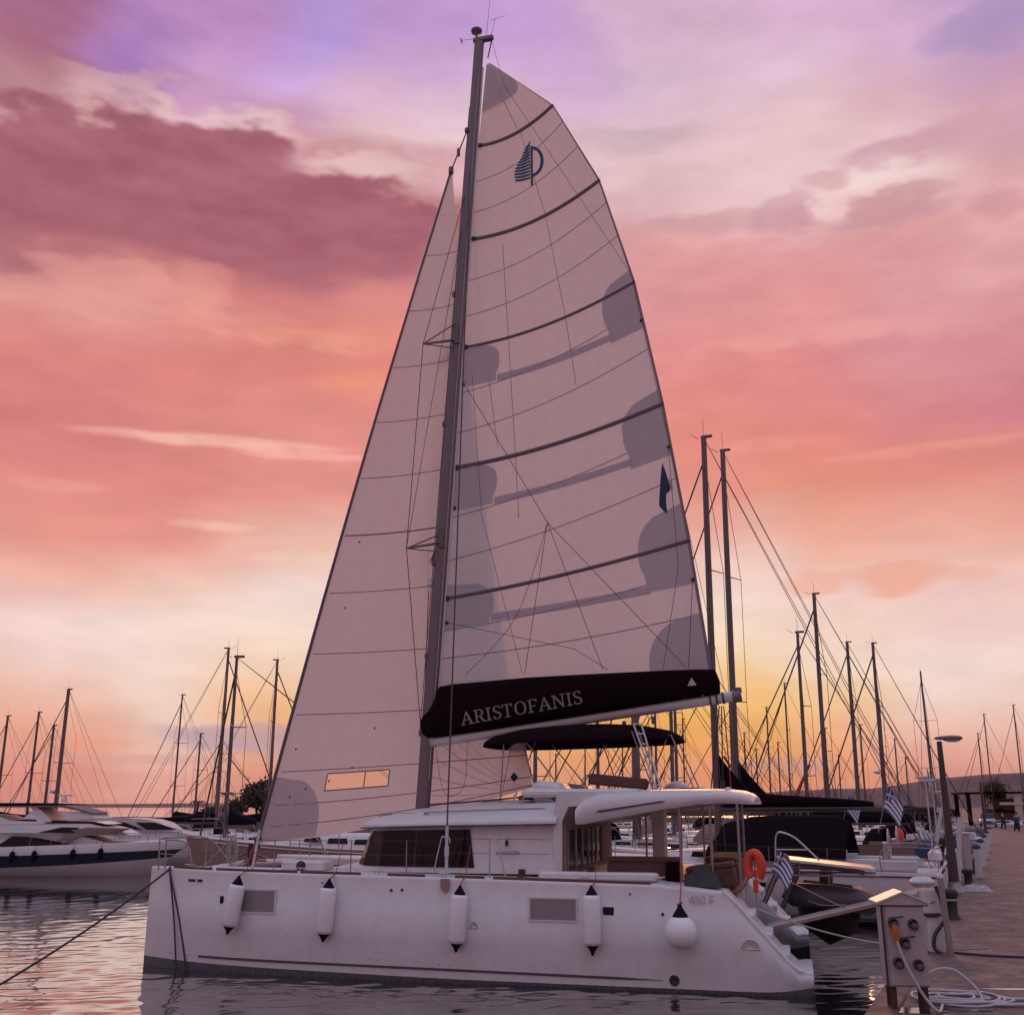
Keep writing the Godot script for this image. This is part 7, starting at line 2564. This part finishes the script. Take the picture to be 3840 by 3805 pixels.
func tree(at: Vector3, h: float, r: float, label: String, called: String, leaf: Material, count: int, seed_: int, tall: bool, group := "trees across the basin") -> void:
	var t := thing(called, label, "tree", at, 0.0, group)
	var rng := RandomNumberGenerator.new()
	rng.seed = seed_
	var tk := mb()
	tube(tk, smooth_path([Vector3.ZERO, Vector3(0.1, h * 0.3, 0), Vector3(-0.05, h * 0.75, 0.1)], 4), r * 0.09, r * 0.03, 7)
	for k in 5:
		var a := TAU * k / 5.0
		tube(tk, [Vector3(0.05, h * (0.3 + 0.08 * k), 0), Vector3(cos(a) * r * 0.6, h * (0.5 + 0.08 * k), sin(a) * r * 0.6)], r * 0.03, r * 0.01, 5)
	part("trunk", tk, mats.bark, t)
	var cr := mb()
	var clumps := []
	for k in 16:
		var a := rng.randf() * TAU
		var y := rng.randf_range(0.3, 0.92)
		var rr := r * (1.0 - pow(absf(y - 0.45) * 1.5, 2.0)) * rng.randf_range(0.2, 0.85)
		if tall:
			rr = r * (1.05 - y) * rng.randf_range(0.1, 0.9)
		clumps.append(Vector3(cos(a) * rr, y * h, sin(a) * rr))
	for k in count:
		var c: Vector3 = clumps[rng.randi() % clumps.size()]
		var d := Vector3(rng.randfn(), rng.randfn() * 0.8, rng.randfn()) * r * 0.2
		var p := c + d
		var b := Basis.from_euler(Vector3(rng.randf() * TAU, rng.randf() * TAU, rng.randf() * TAU)) * (0.15 + rng.randf() * 0.17) * (r / 2.0)
		tri(cr, p + b.x, p + b.y * 0.6, p - b.x)
		tri(cr, p + b.x, p - b.x, p - b.y * 0.6)
	part("crown", cr, leaf, t)

func palm(at: Vector3, h: float, label: String, seed_: int) -> void:
	var t := thing("palm_tree", label, "palm", at, 0.0, "low palms on the breakwater")
	var rng := RandomNumberGenerator.new()
	rng.seed = seed_
	var tk := mb()
	tube(tk, [Vector3.ZERO, Vector3(0.15, h, 0)], 0.2, 0.14, 7)
	part("trunk", tk, mats.bark, t)
	for k in 14:
		var a := TAU * k / 14.0 + rng.randf() * 0.3
		var l := h * rng.randf_range(0.35, 0.5)
		var st := mb()
		var rows := []
		for i in 6:
			var f := i / 5.0
			var p := Vector3(0.15 + cos(a) * l * f, h + sin(f * 2.4) * l * 0.35 - f * f * l * 0.4, sin(a) * l * f)
			var side := Vector3(-sin(a), 0.1, cos(a)) * 0.22 * sin(PI * minf(f + 0.15, 1.0))
			rows.append([p - side - Vector3(0, 0.1, 0), p, p + side - Vector3(0, 0.1, 0)])
		loft(st, rows, false, FLAT)
		part("frond", st, mats.leaf_dark, t)

func make_plants() -> void:
	tree(Vector3(-35.3, 1.2, -152.0), 5.6, 2.6, "dense dark tree behind the tall pale masts beside the headsail", "dark_tree", mats.leaf_dark, 2600, 3, false)
	tree(Vector3(-33.0, 1.2, -153.0), 4.6, 1.8, "looser shrub tree close to the headsail's edge right of the dark tree's crown", "shrub_tree", mats.leaf_olive, 900, 5, false)
	tree(Vector3(-38.6, 1.2, -153.0), 2.6, 2.2, "low dark bush spreading left from the dark tree", "dark_bush", mats.leaf_dark, 1400, 8, false)
	tree(Vector3(-41.6, 1.2, -153.0), 1.9, 2.0, "low dark bush between the two palms", "dark_bush", mats.leaf_dark, 1000, 9, false)
	palm(Vector3(-43.5, 1.2, -152.0), 2.6, "small palm farther from the dark tree on the breakwater", 4)
	palm(Vector3(-39.6, 1.2, -151.5), 3.6, "taller palm nearer the dark tree on the breakwater", 6)
	tree(Vector3(66.0, QUAY_Y, -150.0), 6.0, 2.2, "olive tree growing at the pavilion's corner", "olive_tree", mats.leaf_olive, 1500, 12, false, "trees by the pavilion")

func _ready() -> void:
	var cam := Camera3D.new()
	cam.name = "camera"
	cam.position = Vector3(0, 3.35, 0)
	cam.rotation_degrees = Vector3(15.722, 0, 0)
	cam.fov = 51.14
	cam.near = 0.1
	cam.far = 9000.0
	add_child(cam)
	var env := Environment.new()
	env.background_mode = Environment.BG_SKY
	env.sky = make_sky()
	env.tonemap_mode = Environment.TONE_MAPPER_LINEAR
	env.tonemap_exposure = 1.0
	env.sdfgi_enabled = true
	env.ssao_enabled = true
	env.ssil_enabled = true
	env.fog_enabled = true
	env.fog_density = 0.00004
	env.fog_light_color = Color(1.0, 0.8, 0.76)
	var we := WorldEnvironment.new()
	we.name = "environment"
	we.environment = env
	add_child(we)
	# the last warm light, low behind the harbour
	var sun := DirectionalLight3D.new()
	sun.name = "sun"
	sun.light_energy = 0.25
	sun.light_color = Color(1.0, 0.66, 0.42)
	sun.light_angular_distance = 12.0
	sun.shadow_enabled = true
	add_child(sun)
	sun.look_at_from_position(Vector3(0.2, 0.14, -1.0) * 10.0, Vector3.ZERO)
	make_materials()
	make_setting()
	cat_node = thing("sailing_catamaran", "large white sailing catamaran with hoisted sails and a black sail cover", "catamaran", CAT_AT, CAT_TURN)
	make_hull(cat_node, false)
	make_hull(cat_node, true)
	make_bridge(cat_node)
	make_cockpit(cat_node)
	make_rails(cat_node)
	make_rig(cat_node)
	make_mainsail(cat_node)
	make_genoa(cat_node)
	make_left_boats()
	make_right_boats()
	make_quay_things()
	make_plants()
	make_cat_things()
